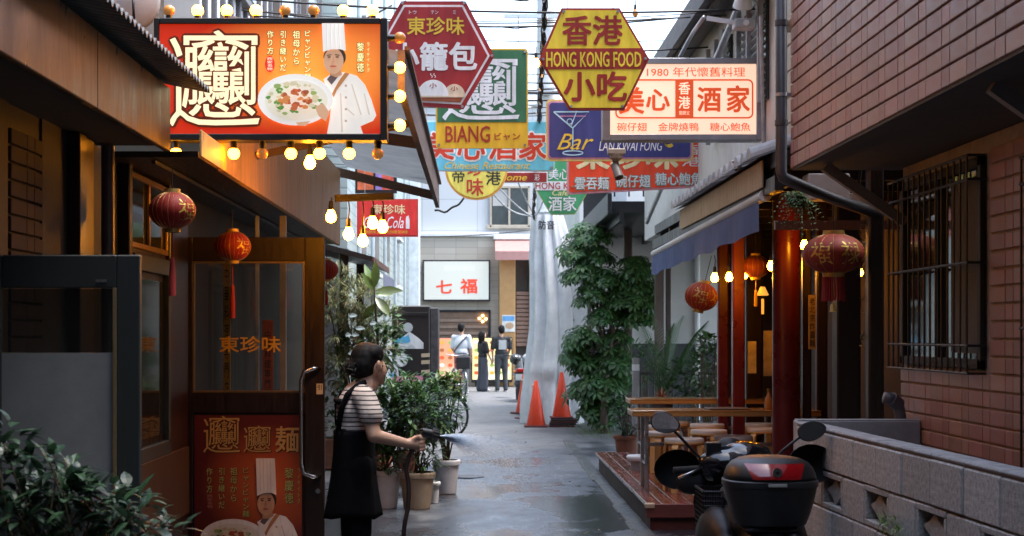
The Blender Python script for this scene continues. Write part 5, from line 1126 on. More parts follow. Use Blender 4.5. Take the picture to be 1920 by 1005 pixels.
# ================================================================== tables and stools
birch = mat('birch', (.62, .36, .13), .42, var=.25, vs=5, stretch=(3, 3, .6)); seat_m = mat('stool_seat', (.62, .56, .50), .3, var=.1)
tbl_m = mat('table_top', (.36, .17, .055), .16, var=.3, vs=4, stretch=(.6, 9, 9), rvar=.08); tbl_e = mat('table_edge', (.45, .22, .06), .4, var=.2, stretch=(.6, 9, 9))
for k, (x0, x1, y0, y1, zt, lab) in enumerate(((1.285, 2.85, 13.25, 13.72, .865, 'near long wooden table with steel legs on the deck'), (1.49, 3.0, 15.6, 16.1, .865, 'far long wooden table just behind the near one'))):
    t = thing('long_table', ((x0+x1)/2, (y0+y1)/2, .2), lab, 'table', 'long tables on the deck')
    MB().bbox(x0, x1, y0, y1, zt-.012, zt, .003).build('table_top', tbl_m, t); MB().bbox(x0, x1, y0+.003, y1-.003, zt-.05, zt-.0121, .004).build('edge', tbl_e, t)
    for x in (x0+.11, x1-.12):
        for y in (y0+.05, y1-.08): MB().bbox(x, x+.03, y, y+.03, .2, zt-.05, .004).build('leg', steel, t)
        MB().bar((x+.015, y0+.06, .42), (x+.015, y1-.06, .42), .02, .02).build('leg_brace', steel, t)
    MB().bar((x0+.15, y1-.1, .56), (x1-.15, y1-.1, .56), .02, .03).build('stretcher', steel, t)
def stool_proto():
    r = thing('stool', (0, 0, 0), 'x', 'stool', 'round stools on the deck')
    MB().lathe([(0, .405), (.15, .405), (.163, .412), (.165, .43), (.158, .44), (0, .442)], n=32, cap=False).build('seat', seat_m, r, 50)
    MB().lathe([(.163, .396), (.166, .398), (.166, .411), (.163, .413)], n=32, cap=False).build('seat_rim', birch, r, 50)
    for k in range(4):
        a = pi/4 + k*pi/2; d = Vector((cos(a), sin(a), 0)); pts = [d*.07+Vector((0, 0, .392)), d*.12+Vector((0, 0, .392)), d*.152+Vector((0, 0, .383)), d*.166+Vector((0, 0, .36)), d*.168+Vector((0, 0, .32)), d*.175]
        v = []; tn = Vector((-d.y, d.x, 0))*.027; f = []
        for i, p in enumerate(pts):
            nx_ = (pts[min(i+1, 5)]-pts[max(i-1, 0)]).normalized(); th = tn.normalized().cross(nx_)*.011
            v += [p-tn-th, p+tn-th, p+tn+th, p-tn+th]
        for i in range(5):
            for j in range(4): f.append((i*4+j, i*4+(j+1) % 4, (i+1)*4+(j+1) % 4, (i+1)*4+j))
        f += [(3, 2, 1, 0), (20, 21, 22, 23)]; MB().add(v, f).build('leg', birch, r)
    return r
st0 = stool_proto(); first = True
for px, s, lab, rz in ((1283, 227, 'round stool closest to the deck front, left of the scooter cluster', .2), (1240, 213, 'round stool beside the near table leg at the left end', .5), (1243, 199, 'round stool behind the leftmost one, under the far table', .1), (1329, 209, 'round stool in the middle under the near table', .9), (1326, 196, 'round stool in the middle row at the back, under the far table', .3), (1375, 222, 'round stool half hidden behind the scooter mirror cowl', .7), (1432, 205, 'round stool next to the round red post, front one', .0), (1425, 195, 'round stool next to the round red post, back one', 1.1), (1262, 190, 'round stool far back at the left end of the far table', .4)):
    o = st0 if first else copy_tree(st0); first = False; q = P(px, 626, s); o.location = (q.x, q.y, .2); o.rotation_euler.z = rz; o['label'] = lab
ls = thing('low_stool', P(1202, 0, 196).to_2d().to_3d(), 'low white stool at the corner of the deck beside the flower pot', 'stool')
q = P(1202, 626, 196); MB().lathe([(0, .29), (.13, .29), (.14, .31), (.14, .33), (.13, .34), (0, .34)], (q.x, q.y, 0), 28, cap=False).build('seat', white_paint, ls, 50); MB().lathe([(.11, 0), (.09, .15), (.10, .29)], (q.x, q.y, 0), 24).build('base', mat('grey_plastic', (.35, .36, .36), .5), ls, 50)
cs = thing('condiment_bottle', P(1452, 768, 222), 'amber condiment bottle on the near table by the post', 'bottle'); q = Vector((2.44, 13.4, .866)); MB().lathe([(.028, 0), (.03, .01), (.03, .09), (.014, .12), (.012, .15), (0, .15)], q, 16).build('bottle', mat('amber_glass', (.45, .16, .03), .15, var=0), cs, 40); MB().cyl(q+Vector((0, 0, .15)), q+Vector((0, 0, .175)), .015, n=12).build('cap', gold, cs)
mn = thing('menu_folder', (2.1, 13.45, .866), 'dark menu folder lying on the near table', 'menu'); MB().bbox(1.93, 2.28, 13.3, 13.62, .866, .878, .003).build('folder', mat('menu_brown', (.05, .025, .02), .5), mn)
# hanging items under the drain pipe on the right
wb_ = thing('hanging_box', P(1555, 372, 283), 'white box mounted under the soffit behind the drainpipe', 'box'); a = P(1516, 374, 283); b = P(1594, 325, 283); MB().bbox(a.x, b.x, a.y, a.y+.2, a.z, b.z, .006).build('box_body', mat('box_white', (.55, .55, .55), .5), wb_)
# ================================================================== planters and plants
leaf_dk = mat('leaf_dark', (.058, .135, .045), .38, var=.25, vs=20, island=.45, trans=.22, spec=.4)
leaf_md = mat('leaf_mid', (.08, .175, .05), .42, var=.25, vs=20, island=.4, trans=.25)
leaf_lt = mat('leaf_light', (.15, .25, .06), .45, var=.25, vs=20, island=.35, trans=.3)
leaf_gr = mat('leaf_grey', (.20, .24, .11), .6, var=.3, vs=20, island=.4, trans=.25)
leaf_bl = mat('leaf_blue', (.024, .058, .032), .42, var=.25, vs=20, island=.45, trans=.18, spec=.5)
leaf_ye = mat('leaf_straw', (.42, .36, .20), .6, var=.3, vs=20, island=.3, trans=.3)
def pot(root, c, r, h, m, rimw=.018, flutes=0, oct_=False):
    c = Vector(c); MB().lathe([(r*.74, 0), (r*.76, .01), (r*.93, h-.05), (r*.95, h-.05), (r+rimw*.3, h-.045), (r+rimw*.5, h-.02), (r+rimw*.5, h-.004), (r+rimw*.3, h), (r*.9, h), (r*.86, h-.03), (0, h-.03)], c, 32, cap=False, rib=(lambda a, z: 1 - .03*abs(sin(a*5))*(z < h-.05)) if flutes else None).build('pot', m, root, 50)
    MB().lathe([(0, h-.028), (r*.87, h-.03)], c, 24, cap=False).build('soil', soil, root)
def bush(root, c, rad, nleaf, ln, wd, m, name='foliage', zsq=1, dens=.55, droop=.3, prof=(.0, .75, 1, .7, 0), zmin=-.3):
    mb = MB(); c = Vector(c)
    for i in range(nleaf):
        d = rdir(-.9, 1); q = dens + (1-dens)*random.random()**.6; p = c + Vector((d.x*rad[0], d.y*rad[1], d.z*rad[2]))*q*(1+.18*sin(d.x*9+d.z*7+c.x*5))
        o = (Vector((d.x, d.y, d.z*.6+.15)) + rdir(-.6, .8)*.75); leaf(mb, p, o, ln*random.uniform(.6, 1.25), wd*random.uniform(.7, 1.2), droop=droop*random.uniform(.4, 1.6), prof=prof)
    return mb.build(name, m, root)
def stems(root, base, tips, r=.008):
    mb = MB()
    for t in tips:
        b = Vector(base)+Vector((random.uniform(-.03, .03), random.uniform(-.03, .03), 0)); t = Vector(t); md = b.lerp(t, .5)+Vector((random.uniform(-.05, .05), random.uniform(-.05, .05), 0)); mb.tube([b, md, t], r, 6, radii=[r, r*.8, r*.4])
    return mb.build('stems', stem_m, root)
pot_w = mat('pot_white', (.72, .70, .70), .5, var=.18, vs=6); pot_t = mat('pot_tan', (.42, .33, .23), .6, var=.22, vs=6); pot_o = mat('pot_terracotta', (.26, .09, .05), .7, var=.25)
def potted(px, pyb, hpx, wpx, mt, label, crown, tips=6, name='potted_plant'):
    s = (pyb-CY)/H; q = P(px, 626, s); r = thing(name, (q.x, q.y, 0), label, 'potted plant', 'potted plants along the left side')
    h = hpx/s; pot(r, (q.x, q.y, 0), wpx/s/2*1.08, h, mt, flutes=1)
    tp = []
    for cx, cy, rx, rz, nl, ln, wd, m in crown:
        c = P(cx, cy, s); c.y += random.uniform(-.05, .05); rr_ = (rx/s, max(.18, min(rx, rz)/s*.8), rz/s); bush(r, c, rr_, nl, ln, wd, m); tp += [c + rdir(-.6, .8)*min(rr_)*.7 for _ in range(tips)]
    stems(r, (q.x, q.y, h-.03), tp); return r
potted(722, 951, 70, 56, pot_w, 'leafy plant in a white plastic pot just behind the woman', [(728, 790, 44, 72, 620, .095, .036, leaf_dk), (720, 860, 34, 30, 200, .07, .026, leaf_md)])
potted(782, 953, 68, 62, pot_t, 'bushy plant in a tan pot, centre of the row by the hose', [(780, 775, 62, 62, 900, .095, .034, leaf_dk), (788, 850, 40, 42, 380, .08, .020, leaf_md)])
potted(837, 924, 62, 46, pot_w, 'tall plant in a white pot at the end of the row', [(832, 760, 36, 58, 460, .09, .032, leaf_dk), (848, 722, 22, 24, 170, .07, .03, leaf_lt)])
potted(814, 943, 40, 19, pot_w, 'tiny pale pot squeezed between the tan and the white pot', [(814, 900, 7, 7, 24, .03, .012, leaf_dk)], 2)
potted(760, 905, 60, 50, pot_o, 'dense dark shrub behind the front row of pots', [(765, 745, 55, 50, 420, .08, .03, leaf_dk), (830, 770, 40, 45, 240, .08, .028, leaf_dk)])
# tall mixed plants behind the woman
FS = 168.; q = P(668, 626, FS); r = thing('feathery_shrub', (q.x, q.y, 0), 'tall feathery grey-green shrub in a brick planter behind the woman', 'shrub')
MB().bbox(q.x-.38, q.x+.3, q.y-.18, q.y+.2, 0, .34, .01).build('planter', mat('brick_planter', (.22, .10, .07), .7, var=.4, vs=9), r); MB().box(q.x-.36, q.x+.28, q.y-.16, q.y+.18, .341, .345).build('soil', soil, r)
mb = MB(); mb2 = MB(); tips = []
for cx, cy, rx, rz, nn in ((625, 540, 26, 40, 26), (672, 560, 36, 34, 34), (700, 600, 34, 36, 34), (650, 620, 36, 40, 34), (690, 650, 40, 26, 30), (640, 690, 34, 40, 26), (630, 590, 24, 40, 26), (722, 640, 26, 26, 16)):
    c = P(cx, cy, FS); tips.append(c)
    for k in range(nn):
        d = rdir(-.8, 1); p = c + Vector((d.x*rx/FS, d.y*.25, d.z*rz/FS))*random.uniform(.3, 1); ax = (d + Vector((0, -.2, .35))).normalized()
        for j in range(22):
            o = (ax + rdir(-.9, .9)*.75); leaf(mb if random.random() < .78 else mb2, p + ax*.012*j*.4, o, random.uniform(.085, .15), .0125, droop=.35, prof=(0, 1, .6, 0))
mb.build('foliage', leaf_gr, r); mb2.build('dry_foliage', leaf_ye, r); stems(r, (q.x, q.y, .34), tips + [t+rdir()*.15 for t in tips], .012)
bush(r, P(660, 700, FS), (.36, .2, .5), 480, .09, .045, leaf_dk, 'dark_foliage'); bush(r, P(650, 800, FS), (.3, .2, .4), 360, .08, .04, leaf_dk, 'dark_foliage')
for px, py in ((668, 590), (676, 618), (660, 595), (705, 607), (655, 628), (664, 662)): c = P(px, py, 214); leaf_b = MB(); 
for px, py, l in ((661, 592, .10), (674, 616, .11), (668, 628, .08), (701, 606, .08), (660, 662, .09), (655, 628, .06)):
    b_ = MB(); leaf(b_, P(px-8, py, FS+8), (1, -.6, .15), l, .055, (0, -1, .4), .3); b_.build('pale_leaf', mat('pale_blue_leaf', (.30, .38, .40), .35, var=.2, vs=20), r)
# rubber plant with big single leaves
s = 172.; q = P(712, 626, s); r = thing('rubber_plant', (q.x, q.y, 0), 'rubber plant with large upright glossy leaves above the feathery shrub', 'plant'); pot(r, (q.x, q.y, 0), .16, .3, pot_o)
MB().tube([(q.x, q.y, .28), P(712, 690, s), P(705, 600, s), P(702, 545, s), P(700, 500, s)], .014, 8, radii=[.018, .016, .012, .009, .005]).build('stem', stem_m, r, True)
rub = mat('rubber_leaf', (.11, .17, .045), .25, var=.2, vs=12, spec=.6, trans=.15, rnd=.3)
for bx_, by_, tx, ty, dy, wd in ((702, 545, 684, 492, .05, .10), (703, 540, 706, 489, -.08, .10), (702, 545, 681, 512, -.1, .09), (704, 545, 756, 543, -.06, .10), (703, 552, 738, 549, .1, .07), (703, 556, 735, 592, -.1, .11), (704, 562, 727, 580, .1, .10), (702, 570, 680, 600, .0, .09), (706, 660, 741, 690, -.12, .10), (706, 650, 690, 700, .1, .1)):
    a = P(bx_, by_, s); b = P(tx, ty, s)+Vector((0, dy, 0)); d = b-a; m_ = MB(); leaf(m_, a, d, d.length, wd, (.3, -1, .5), .12, (0, .55, .9, 1, .85, .45, 0), .22); m_.build('leaf', rub, r, True)
bush(r, P(728, 600, 172), (.16, .12, .14), 70, .10, .05, leaf_dk, 'lower_foliage')
bush(r, P(720, 660, 172), (.24, .15, .3), 200, .10, .05, leaf_dk, 'lower_foliage')
# shrub in the near left corner
s = 585.; q = P(110, 626, s); r = thing('corner_shrub', (q.x, q.y, 0), 'dark glossy shrub filling the bottom left corner in front of the side door', 'shrub')
MB().bbox(q.x-.42, q.x+.42, q.y-.16, q.y+.2, 0, .62, .015).build('planter', mat('planter_grey', (.22, .22, .22), .7, var=.3), r); MB().box(q.x-.40, q.x+.4, q.y-.14, q.y+.18, .621, .625).build('soil', soil, r)
tips = []
for cx, cy, rx, rz, nl in ((30, 895, 55, 65, 90), (130, 915, 55, 50, 80), (90, 950, 110, 60, 150), (195, 945, 50, 42, 55), (40, 970, 80, 60, 100), (255, 965, 55, 45, 55), (150, 1000, 150, 50, 140), (310, 995, 35, 25, 24), (12, 830, 20, 36, 22), (112, 868, 26, 24, 20)):
    c = P(cx, cy, s); c.y += random.uniform(-.1, .1); bush(r, c, (rx/s, .11, rz/s), nl, .075, .034, leaf_bl, 'foliage', droop=.4); tips.append(c)
stems(r, (q.x, q.y, .62), tips + [t+rdir()*.05 for t in tips], .006)
# umbrella tree
s = 122.; q = P(1132, 626, 124); r = thing('umbrella_tree', (q.x, q.y, 0), 'tall umbrella tree with layered palmate leaves beside the tarpaulin', 'tree')
tw = MB(); hub = []
CL = ((1105, 445, 42, 26, 34), (1080, 475, 32, 24, 22), (1110, 485, 48, 26, 40), (1095, 520, 42, 26, 36), (1130, 530, 44, 30, 34), (1190, 510, 32, 30, 34), (1200, 540, 30, 34, 34), (1175, 570, 42, 30, 36), (1195, 600, 36, 30, 34), (1110, 560, 32, 26, 24), (1125, 600, 28, 30, 20), (1150, 640, 34, 30, 26), (1090, 640, 30, 30, 24), (1080, 670, 28, 28, 26), (1110, 690, 40, 34, 40), (1150, 680, 38, 34, 40), (1120, 730, 44, 34, 44), (1160, 725, 32, 34, 30), (1095, 740, 32, 30, 26), (1110, 770, 30, 22, 22), (1150, 765, 28, 24, 22), (1128, 790, 26, 16, 16), (1165, 545, 26, 34, 22), (1148, 590, 26, 30, 20), (1215, 570, 18, 30, 16))
mb = MB()
pal = (0, .45, .95, 1, .7, 0)
for cx, cy, rx, rz, n_ in CL:
    c = P(cx, cy, s); hub.append(c); c2 = c + Vector((0, random.uniform(-.15, .15), 0))
    for k in range(int(n_*2.6)):
        d = rdir(-.3, 1); p = c2 + Vector((d.x*rx/s, d.y*.42, d.z*rz/s))*random.uniform(.55, 1.12)
        ax = (d*.8 + Vector((0, -.25, .9))).normalized(); t1 = ax.cross(Vector((.3, 1, .2))).normalized(); t2 = ax.cross(t1); nl = random.choice((6, 7, 7, 8)); ph = random.random()*6
        L_ = random.uniform(.08, .145)
        for j in range(nl):
            a = 2*pi*j/nl + ph; o = t1*cos(a)+t2*sin(a)+ax*.12; leaf(mb, p+o*.015, o, L_*random.uniform(.8, 1.1), L_*.40, ax, .42, pal, .15)
mb.build('crown', leaf_md if False else mat('leaf_tree', (.052, .128, .038), .38, var=.25, vs=14, island=.4, trans=.25, spec=.45), r)
tr_ = MB(); base = Vector((q.x, q.y, -.02)); fork = P(1135, 690, 123)
tr_.tube([base, P(1133, 770, 124), fork, P(1150, 620, 123), P(1120, 540, 123), P(1105, 460, 123)], .05, 10, radii=[.07, .055, .045, .035, .028, .012])
for h in hub: 
    t0 = fork.lerp(P(1120, 540, 123), random.uniform(0, .9)) if h.z > fork.z else fork
    tr_.tube([t0, t0.lerp(h, .5)+Vector((0, 0, -.08)), h], .015, 6, radii=[.02, .014, .007])
tr_.build('trunk', mat('bark', (.10, .075, .055), .85, var=.35, vs=12, bump=.3, bs=40), r, True)
# small plants at its foot and on the deck corner
r = potted(1176, 858, 42, 46, pot_o, 'glossy bush in a terracotta pot at the deck corner', [(1176, 785, 30, 36, 200, .085, .034, leaf_bl), (1168, 760, 18, 16, 50, .08, .03, leaf_dk)]); r['group'] = 'plants on the right side'
wd_ = MB()
for k in range(420):
    px = random.uniform(1062, 1180); p = Vector(((px-CX)/118 + random.uniform(-.1, .25), random.uniform(22.5, 26), 0)); leaf(wd_, p, Vector((random.uniform(-.6, .6), random.uniform(-.6, .6), 1)), random.uniform(.05, .16), .018, (1, 0, 0), .4, (0, 1, .6, 0))
tag(wd_.build('weeds', leaf_lt), 'low weeds and grass at the foot of the umbrella tree', 'weeds', kind='stuff')
# palm and shrubs behind the far table
s = 150.; q = P(1240, 626, s); r = thing('palm', (q.x, q.y, 0), 'small feather palm behind the far table', 'palm'); pot(r, (q.x, q.y, 0), .2, .42, mat('pot_dark', (.05, .05, .05), .6)); pl = MB(); MB().tube([(q.x, q.y, .4), (q.x, q.y, .66)], .05, 8).build('trunk', stem_m, r, True)
for tx, ty, dy, nn in ((1320, 605, -.3, 26), (1285, 595, .2, 24), (1262, 610, -.1, 22), (1215, 640, -.3, 20), (1205, 610, .2, 22), (1300, 650, -.5, 20), (1235, 600, .4, 20), (1270, 650, .5, 18), (1225, 680, -.5, 16)):
    a = Vector((q.x, q.y, .64)); b = P(tx, ty, s)+Vector((0, dy, 0)); m_ = a.lerp(b, .55)+Vector((0, 0, .14)); rach = []
    for i in range(nn+1):
        t = i/nn; rach.append(a*(1-t)**2 + m_*2*t*(1-t) + b*t*t)
    pl.tube(rach, .006, 5, radii=[.010*(1-.8*i/nn) for i in range(nn+1)])
    for i in range(3, nn+1):
        d = (rach[i]-rach[i-1]).normalized(); sd2 = d.cross(Vector((0, 0, 1))).normalized(); ll = .26*sin(pi*min(1, .12+i/nn*.9))+.05
        for sg in (-1, 1): leaf(pl, rach[i], d*.8+sd2*sg*.7+Vector((0, 0, .15)), ll, .016, (0, 0, 1), .25, (0, 1, .7, 0))
pl.build('fronds', leaf_dk, r)
for nm, c, rad, n_, l, w_, m, lab in (('leafy_shrub', (1300, 715, 150), (.35, .25, .28), 420, .11, .05, leaf_dk, 'dark leafy shrub to the right of the palm'), ('white_flowered_shrub', (1325, 690, 160), (.16, .2, .38), 300, .10, .045, leaf_dk, 'shrub with small white flowers beside the red posts'), ('round_leaf_plant', (1330, 645, 165), (.10, .12, .13), 30, .11, .075, leaf_md, 'upright plant with rounded leaves under the tilted lantern'), ('back_shrub', (1210, 690, 130), (.3, .25, .35), 260, .1, .04, leaf_dk, 'dim shrub behind the grey post next to the far table')):
    c_ = P(*c); r = thing(nm, (c_.x, c_.y, 0), lab, 'shrub'); bush(r, c_, rad, n_, l, w_, m); stems(r, (c_.x, c_.y, .3), [c_+rdir()*.15 for _ in range(8)]); pot(r, (c_.x, c_.y, 0), .15, .33, pot_o)
    if nm == 'white_flowered_shrub':
        f_ = MB()
        for k in range(34): d = rdir(-.6, 1); f_.ell(c_+Vector((d.x*rad[0], -abs(d.y)*rad[1], d.z*rad[2]))*1.0, random.uniform(.012, .022), 6, 4)
        tag(f_.build('flowers', mat('flower_white', (.7, .72, .7), .6), r), kind='stuff')
r = thing('bromeliad', P(1240, 750, 176).to_2d().to_3d(), 'rust-coloured spiky plant in a pot behind the far table', 'plant'); c_ = P(1240, 742, 172); m_ = MB()
for k in range(60): d = rdir(.1, 1); leaf(m_, c_-Vector((0, 0, .04)), d, random.uniform(.10, .17), .016, (0, 0, 1), .35, (0, 1, .6, 0))
m_.build('leaves', mat('rust_leaf', (.35, .12, .04), .5, island=.3, trans=.2), r); pot(r, (c_.x, c_.y, 0), .14, c_.z-.02, mat('pot_dark', (.05, .05, .05), .6))
gp_ = thing('grey_post', P(1192, 745, 150).to_2d().to_3d(), 'grey bollard post with a white band beside the far table', 'bollard'); q = P(1192, 626, 150); MB().cyl((q.x, q.y, 0), (q.x, q.y, 1.2), .045, n=16).build('post', mat('post_grey', (.28, .28, .28), .6), gp_, 40); MB().cyl((q.x, q.y, 1.04), (q.x, q.y, 1.12), .0465, n=16).build('band', white_paint, gp_, 40)
rl_ = thing('black_railing', P(1220, 740, 135).to_2d().to_3d(), 'black metal railing in front of the white house', 'railing')
a = P(1190, 626, 135); b = P(1345, 626, 135); 
for z in (.95, .45): MB().bar((a.x, a.y, z), (b.x, a.y, z), .03, .04).build('rail', black, rl_)
for k in range(14): x = a.x+(b.x-a.x)*k/13; MB().cyl((x, a.y, 0), (x, a.y, .95), .012, n=6).build('baluster', black, rl_)
# fern and vine on the right
c_ = P(1490, 372, 292); r = thing('hanging_fern', c_, 'green fern spilling around the top of the round red post', 'fern'); m_ = MB()
for k in range(34):
    d = Vector((random.uniform(-1, 1), random.uniform(-.8, .5), random.uniform(-.9, .5))).normalized(); L_ = random.uniform(.10, .20); p = c_ + Vector((random.uniform(-.05, .06), random.uniform(-.04, .04), random.uniform(-.03, .05)))
    for i in range(9):
        t = i/8; pt = p + d*L_*t + Vector((0, 0, -.12*t*t)); sd2 = d.cross(Vector((0, 0, 1))).normalized()
        for sg in (-1, 1): leaf(m_, pt, sd2*sg+d*.5+Vector((0, 0, -.2)), .035*(1.1-t), .013, (0, 0, 1), .3, (0, 1, .7, 0))
m_.build('fronds', mat('fern', (.09, .16, .06), .5, island=.3, trans=.3), r); MB().lathe([(.05, 0), (.07, .06), (0, .06)], c_+Vector((.02, .03, -.05)), 16, cap=False).build('basket', wood_dark, r)
r = thing('hanging_planter', P(1618, 385, 288), 'white hanging planter with trailing vine beneath the soffit', 'planter'); c_ = P(1618, 380, 288); MB().lathe([(.05, -.02), (.075, 0), (.085, .05), (.09, .052), (.09, .06), (.078, .06), (0, .05)], c_, 24, cap=False).build('pot', mat('box_white', (.55, .55, .55), .5), r, 50)
for a in (0, 2.1, 4.2): MB().cyl(c_+Vector((.08*cos(a), .08*sin(a), .055)), c_+Vector((0, 0, .28)), .002, n=4).build('hanger', cable_m, r)
m_ = MB(); v_ = []
for i in range(40):
    p = P(1618 + 8*sin(i*.7) + (i > 10)*4, 385 + i*7.5, 288); v_.append(p)
    if random.random() < .75: leaf(m_, p, rdir(-.6, .5), random.uniform(.025, .05), .028, droop=.3)
MB().tube(v_, .0025, 4).build('vine', stem_m, r); m_.build('leaves', mat('vine_leaf', (.16, .15, .09), .6, island=.4, trans=.2), r)
# tiny weeds in the pierced blocks
m_ = MB()
for k in range(90): p = Vector((1.84+random.uniform(-.03, .05), random.uniform(6.9, 7.35), random.uniform(.60, .68))); leaf(m_, p, rdir(-.3, 1), random.uniform(.02, .05), .010, droop=.4)
tag(m_.build('wall_weeds', leaf_lt), 'small weeds sprouting from a pierced block', 'weeds', kind='stuff')
# ================================================================== black drinks machine
s = 133.; y = F/s; VM = thing('vending_machine', (P(775, 0, s).x, y+.3, 0), 'black vending machine covered with round and triangular stickers', 'vending machine')
a = P(735, 573, s); b = P(806, 573, s); vm = mat('vending_black', (.018, .018, .02), .35, var=.25, vs=5)
MB().bbox(a.x, b.x, y, y+.7, .06, a.z, .015).build('cabinet', vm, VM); MB().box(a.x+.03, b.x-.03, y+.05, y+.65, 0, .06).build('plinth', dark_metal, VM)
MB().bbox(b.x+.001, P(822, 0, s).x, y+.02, y+.68, .06, a.z-.03, .01).build('side_panel', mat('vending_side', (.05, .05, .055), .5, var=.5, vs=12), VM)
MB().bbox(a.x+.02, b.x-.02, y-.012, y-.0005, P(0, 592, s).z, P(0, 586, s).z, .002).build('trim', dark_metal, VM)
stw = paint('sticker_white', (.62, .66, .68)); stb = paint('sticker_blue', (.10, .42, .68)); stg = paint('sticker_grey', (.42, .46, .48))
def stick(pts, m, k=1, name='sticker'): slab(VM, pts, s, y-.002-.002*k, .0018, m, name)
stick(circ(765, 614, 9), stg); stick([(737, 654), (737, 646), (765, 624), (768, 622), (785, 634), (794, 643), (794, 654)], stw); stick([(739, 641), (750, 632), (760, 631), (766, 627), (770, 640), (762, 644), (752, 642), (744, 645)], stb, 2); stick([(737, 654), (737, 648), (750, 647), (765, 650), (772, 645), (780, 654)], stg, 2)
stick(circ(752, 675, 13), stg); stick(circ(752, 675, 11.5), stw, 2); stick([(727, 705), (727, 690), (738, 682), (746, 688), (748, 706)], stw); stick(circ(734, 703, 5, 4), stb, 2)
for k, (px, py) in enumerate(((798, 666), (799, 679), (799, 697))): stick([(790, py-3), (806, py-4), (806, py+3), (790, py+4)], paint('tape', (.50, .42, .30)), 1, 'tape_strip')
stick([(735, 706), (793, 704), (793, 714), (735, 716)], paint('pink_panel', (.62, .25, .35)), 1, 'pink_panel')
# ================================================================== bicycles
def bicycle(root, rear, d, col, wr=.30, basket=False):
    rear = Vector(rear); d = Vector(d).normalized(); up = Vector((0, 0, 1)); side = d.cross(up)
    rub_ = mat('rubber', (.015, .015, .015), .8); fm_ = mat('bike_frame%d' % int(col[0]*100), col, .35, .3)
    def pt(f, z, s_=0): return rear + d*f + up*z + side*s_
    for f in (0, 1.08):
        w_ = MB(); w_.tube([pt(f+wr*cos(a), wr+wr*sin(a)) for a in [2*pi*i/28 for i in range(29)]], .019, 6); wo2 = w_.build('wheel', rub_, root, True)
        sp_ = MB(); [sp_.cyl(pt(f, wr), pt(f+(wr-.02)*cos(a), wr+(wr-.02)*sin(a)), .002, n=4) for a in [2*pi*i/14 for i in range(14)]]; sp_.cyl(pt(f, wr, -.05), pt(f, wr, .05), .025, n=10); sp_.build('spokes', steel, wo2)
        mg = MB(); mg.tube([pt(f+(wr+.04)*cos(a), wr+(wr+.04)*sin(a)) for a in [radians(20+i*12) for i in range(13)]], .018, 5); mg.build('mudguard', steel, root, True)
    fr_ = MB(); bb = (.46, .28); st_ = (.30, .70); hd_ = (.90, .78)
    for a_, b_ in (((0, wr), bb), ((0, wr), st_), (bb, st_), (bb, (.92, .62)), ((.35, .60), hd_), (hd_, (1.08, wr)), (hd_, (.86, .98))): fr_.cyl(pt(*a_), pt(*b_), .017, n=8)
    fr_.build('frame', fm_, root, True); MB().ell(pt(.27, .80), (.07, .11, .04), 14, 8).build('saddle', black, root, True); MB().cyl(pt(.30, .70), pt(.28, .79), .013, n=8).build('seat_post', steel, root)
    MB().tube([pt(.72, 1.02, -.27), pt(.84, 1.0, -.22), pt(.88, .98, 0), pt(.84, 1.0, .22), pt(.72, 1.02, .27)], .012, 8).build('handlebar', steel, root, True)
    MB().cyl(pt(.46, .28, -.1), pt(.46, .28, .1), .05, n=14).build('crank', steel, root); MB().bar(pt(-.18, .66), pt(.2, .66), .13, .015).build('rack', steel, root)
    if basket: MB().bbox(pt(0, 0).x-.17, pt(0, 0).x+.17, pt(-.1, 0).y-.15, pt(-.1, 0).y+.2, .68, .98, .03).build('rear_bag', mat('bag_black', (.015, .015, .017), .8, var=.3, vs=12, bump=.5, bs=20), root)
q = P(869, 626, 80); bk = thing('bicycle', (q.x, q.y, 0), 'bicycle with a silver rear mudguard parked in front of the man in white', 'bicycle'); bicycle(bk, (q.x, q.y, 0), (-.22, 1, 0), (.35, .04, .03), .32, True)
q = P(845, 626, 128); bk = thing('bicycle', (q.x, q.y, 0), 'bicycle half hidden behind the potted plants, only a black wheel showing', 'bicycle'); bicycle(bk, (q.x, q.y, 0), (-.75, .5, 0), (.03, .03, .03), .30)
# ================================================================== parked motorbike at the far right of the road
q = P(975, 626, 85); mo = thing('motorbike', (q.x, q.y, 0), 'parked black motorbike seen from behind with a helmet on its seat', 'motorbike')
def mq(x, y, z): return Vector((q.x+x, q.y+y, z))
for yy in (.0, 1.25): MB().tube([mq(.0, yy+.28*cos(a), .28+.28*sin(a)) for a in [2*pi*i/24 for i in range(25)]], .06, 8).build('wheel', mat('rubber', (.015, .015, .015), .8), mo, True); MB().cyl(mq(-.04, yy, .28), mq(.04, yy, .28), .16, n=16).build('hub', dark_metal, mo, 40)
blob('body', [('e', mq(0, .35, .62), (.16, .5, .12)), ('e', mq(0, .05, .66), (.15, .2, .10)), ('c', mq(0, .9, .5), mq(0, 1.1, .95), .12, .08), ('c', mq(0, .3, .4), mq(0, .9, .38), .13, .13)], mat('moto_black', (.02, .02, .022), .3, coat=.4), mo, .03, 3)
MB().bbox(q.x-.10, q.x+.10, q.y-.26, q.y-.25, .48, .62, .004).build('number_plate', white_paint, mo); MB().bbox(q.x-.08, q.x+.08, q.y-.22, q.y-.16, .66, .74, .01).build('tail_light', mat('tail_red', (.5, .02, .02), .2), mo); MB().bar(mq(0, -.2, .60), mq(0, -.26, .40), .2, .02).build('mudguard', black, mo)
for sx in (-.13, .13): MB().ell(mq(sx, -.18, .67), (.03, .03, .03), 10, 8).build('indicator', mat('amber_lens', (.6, .2, .02), .2), mo)
MB().tube([mq(-.36, .95, 1.02), mq(0, 1.1, .98), mq(.36, .95, 1.02)], .016, 8).build('handlebar', black, mo, True)
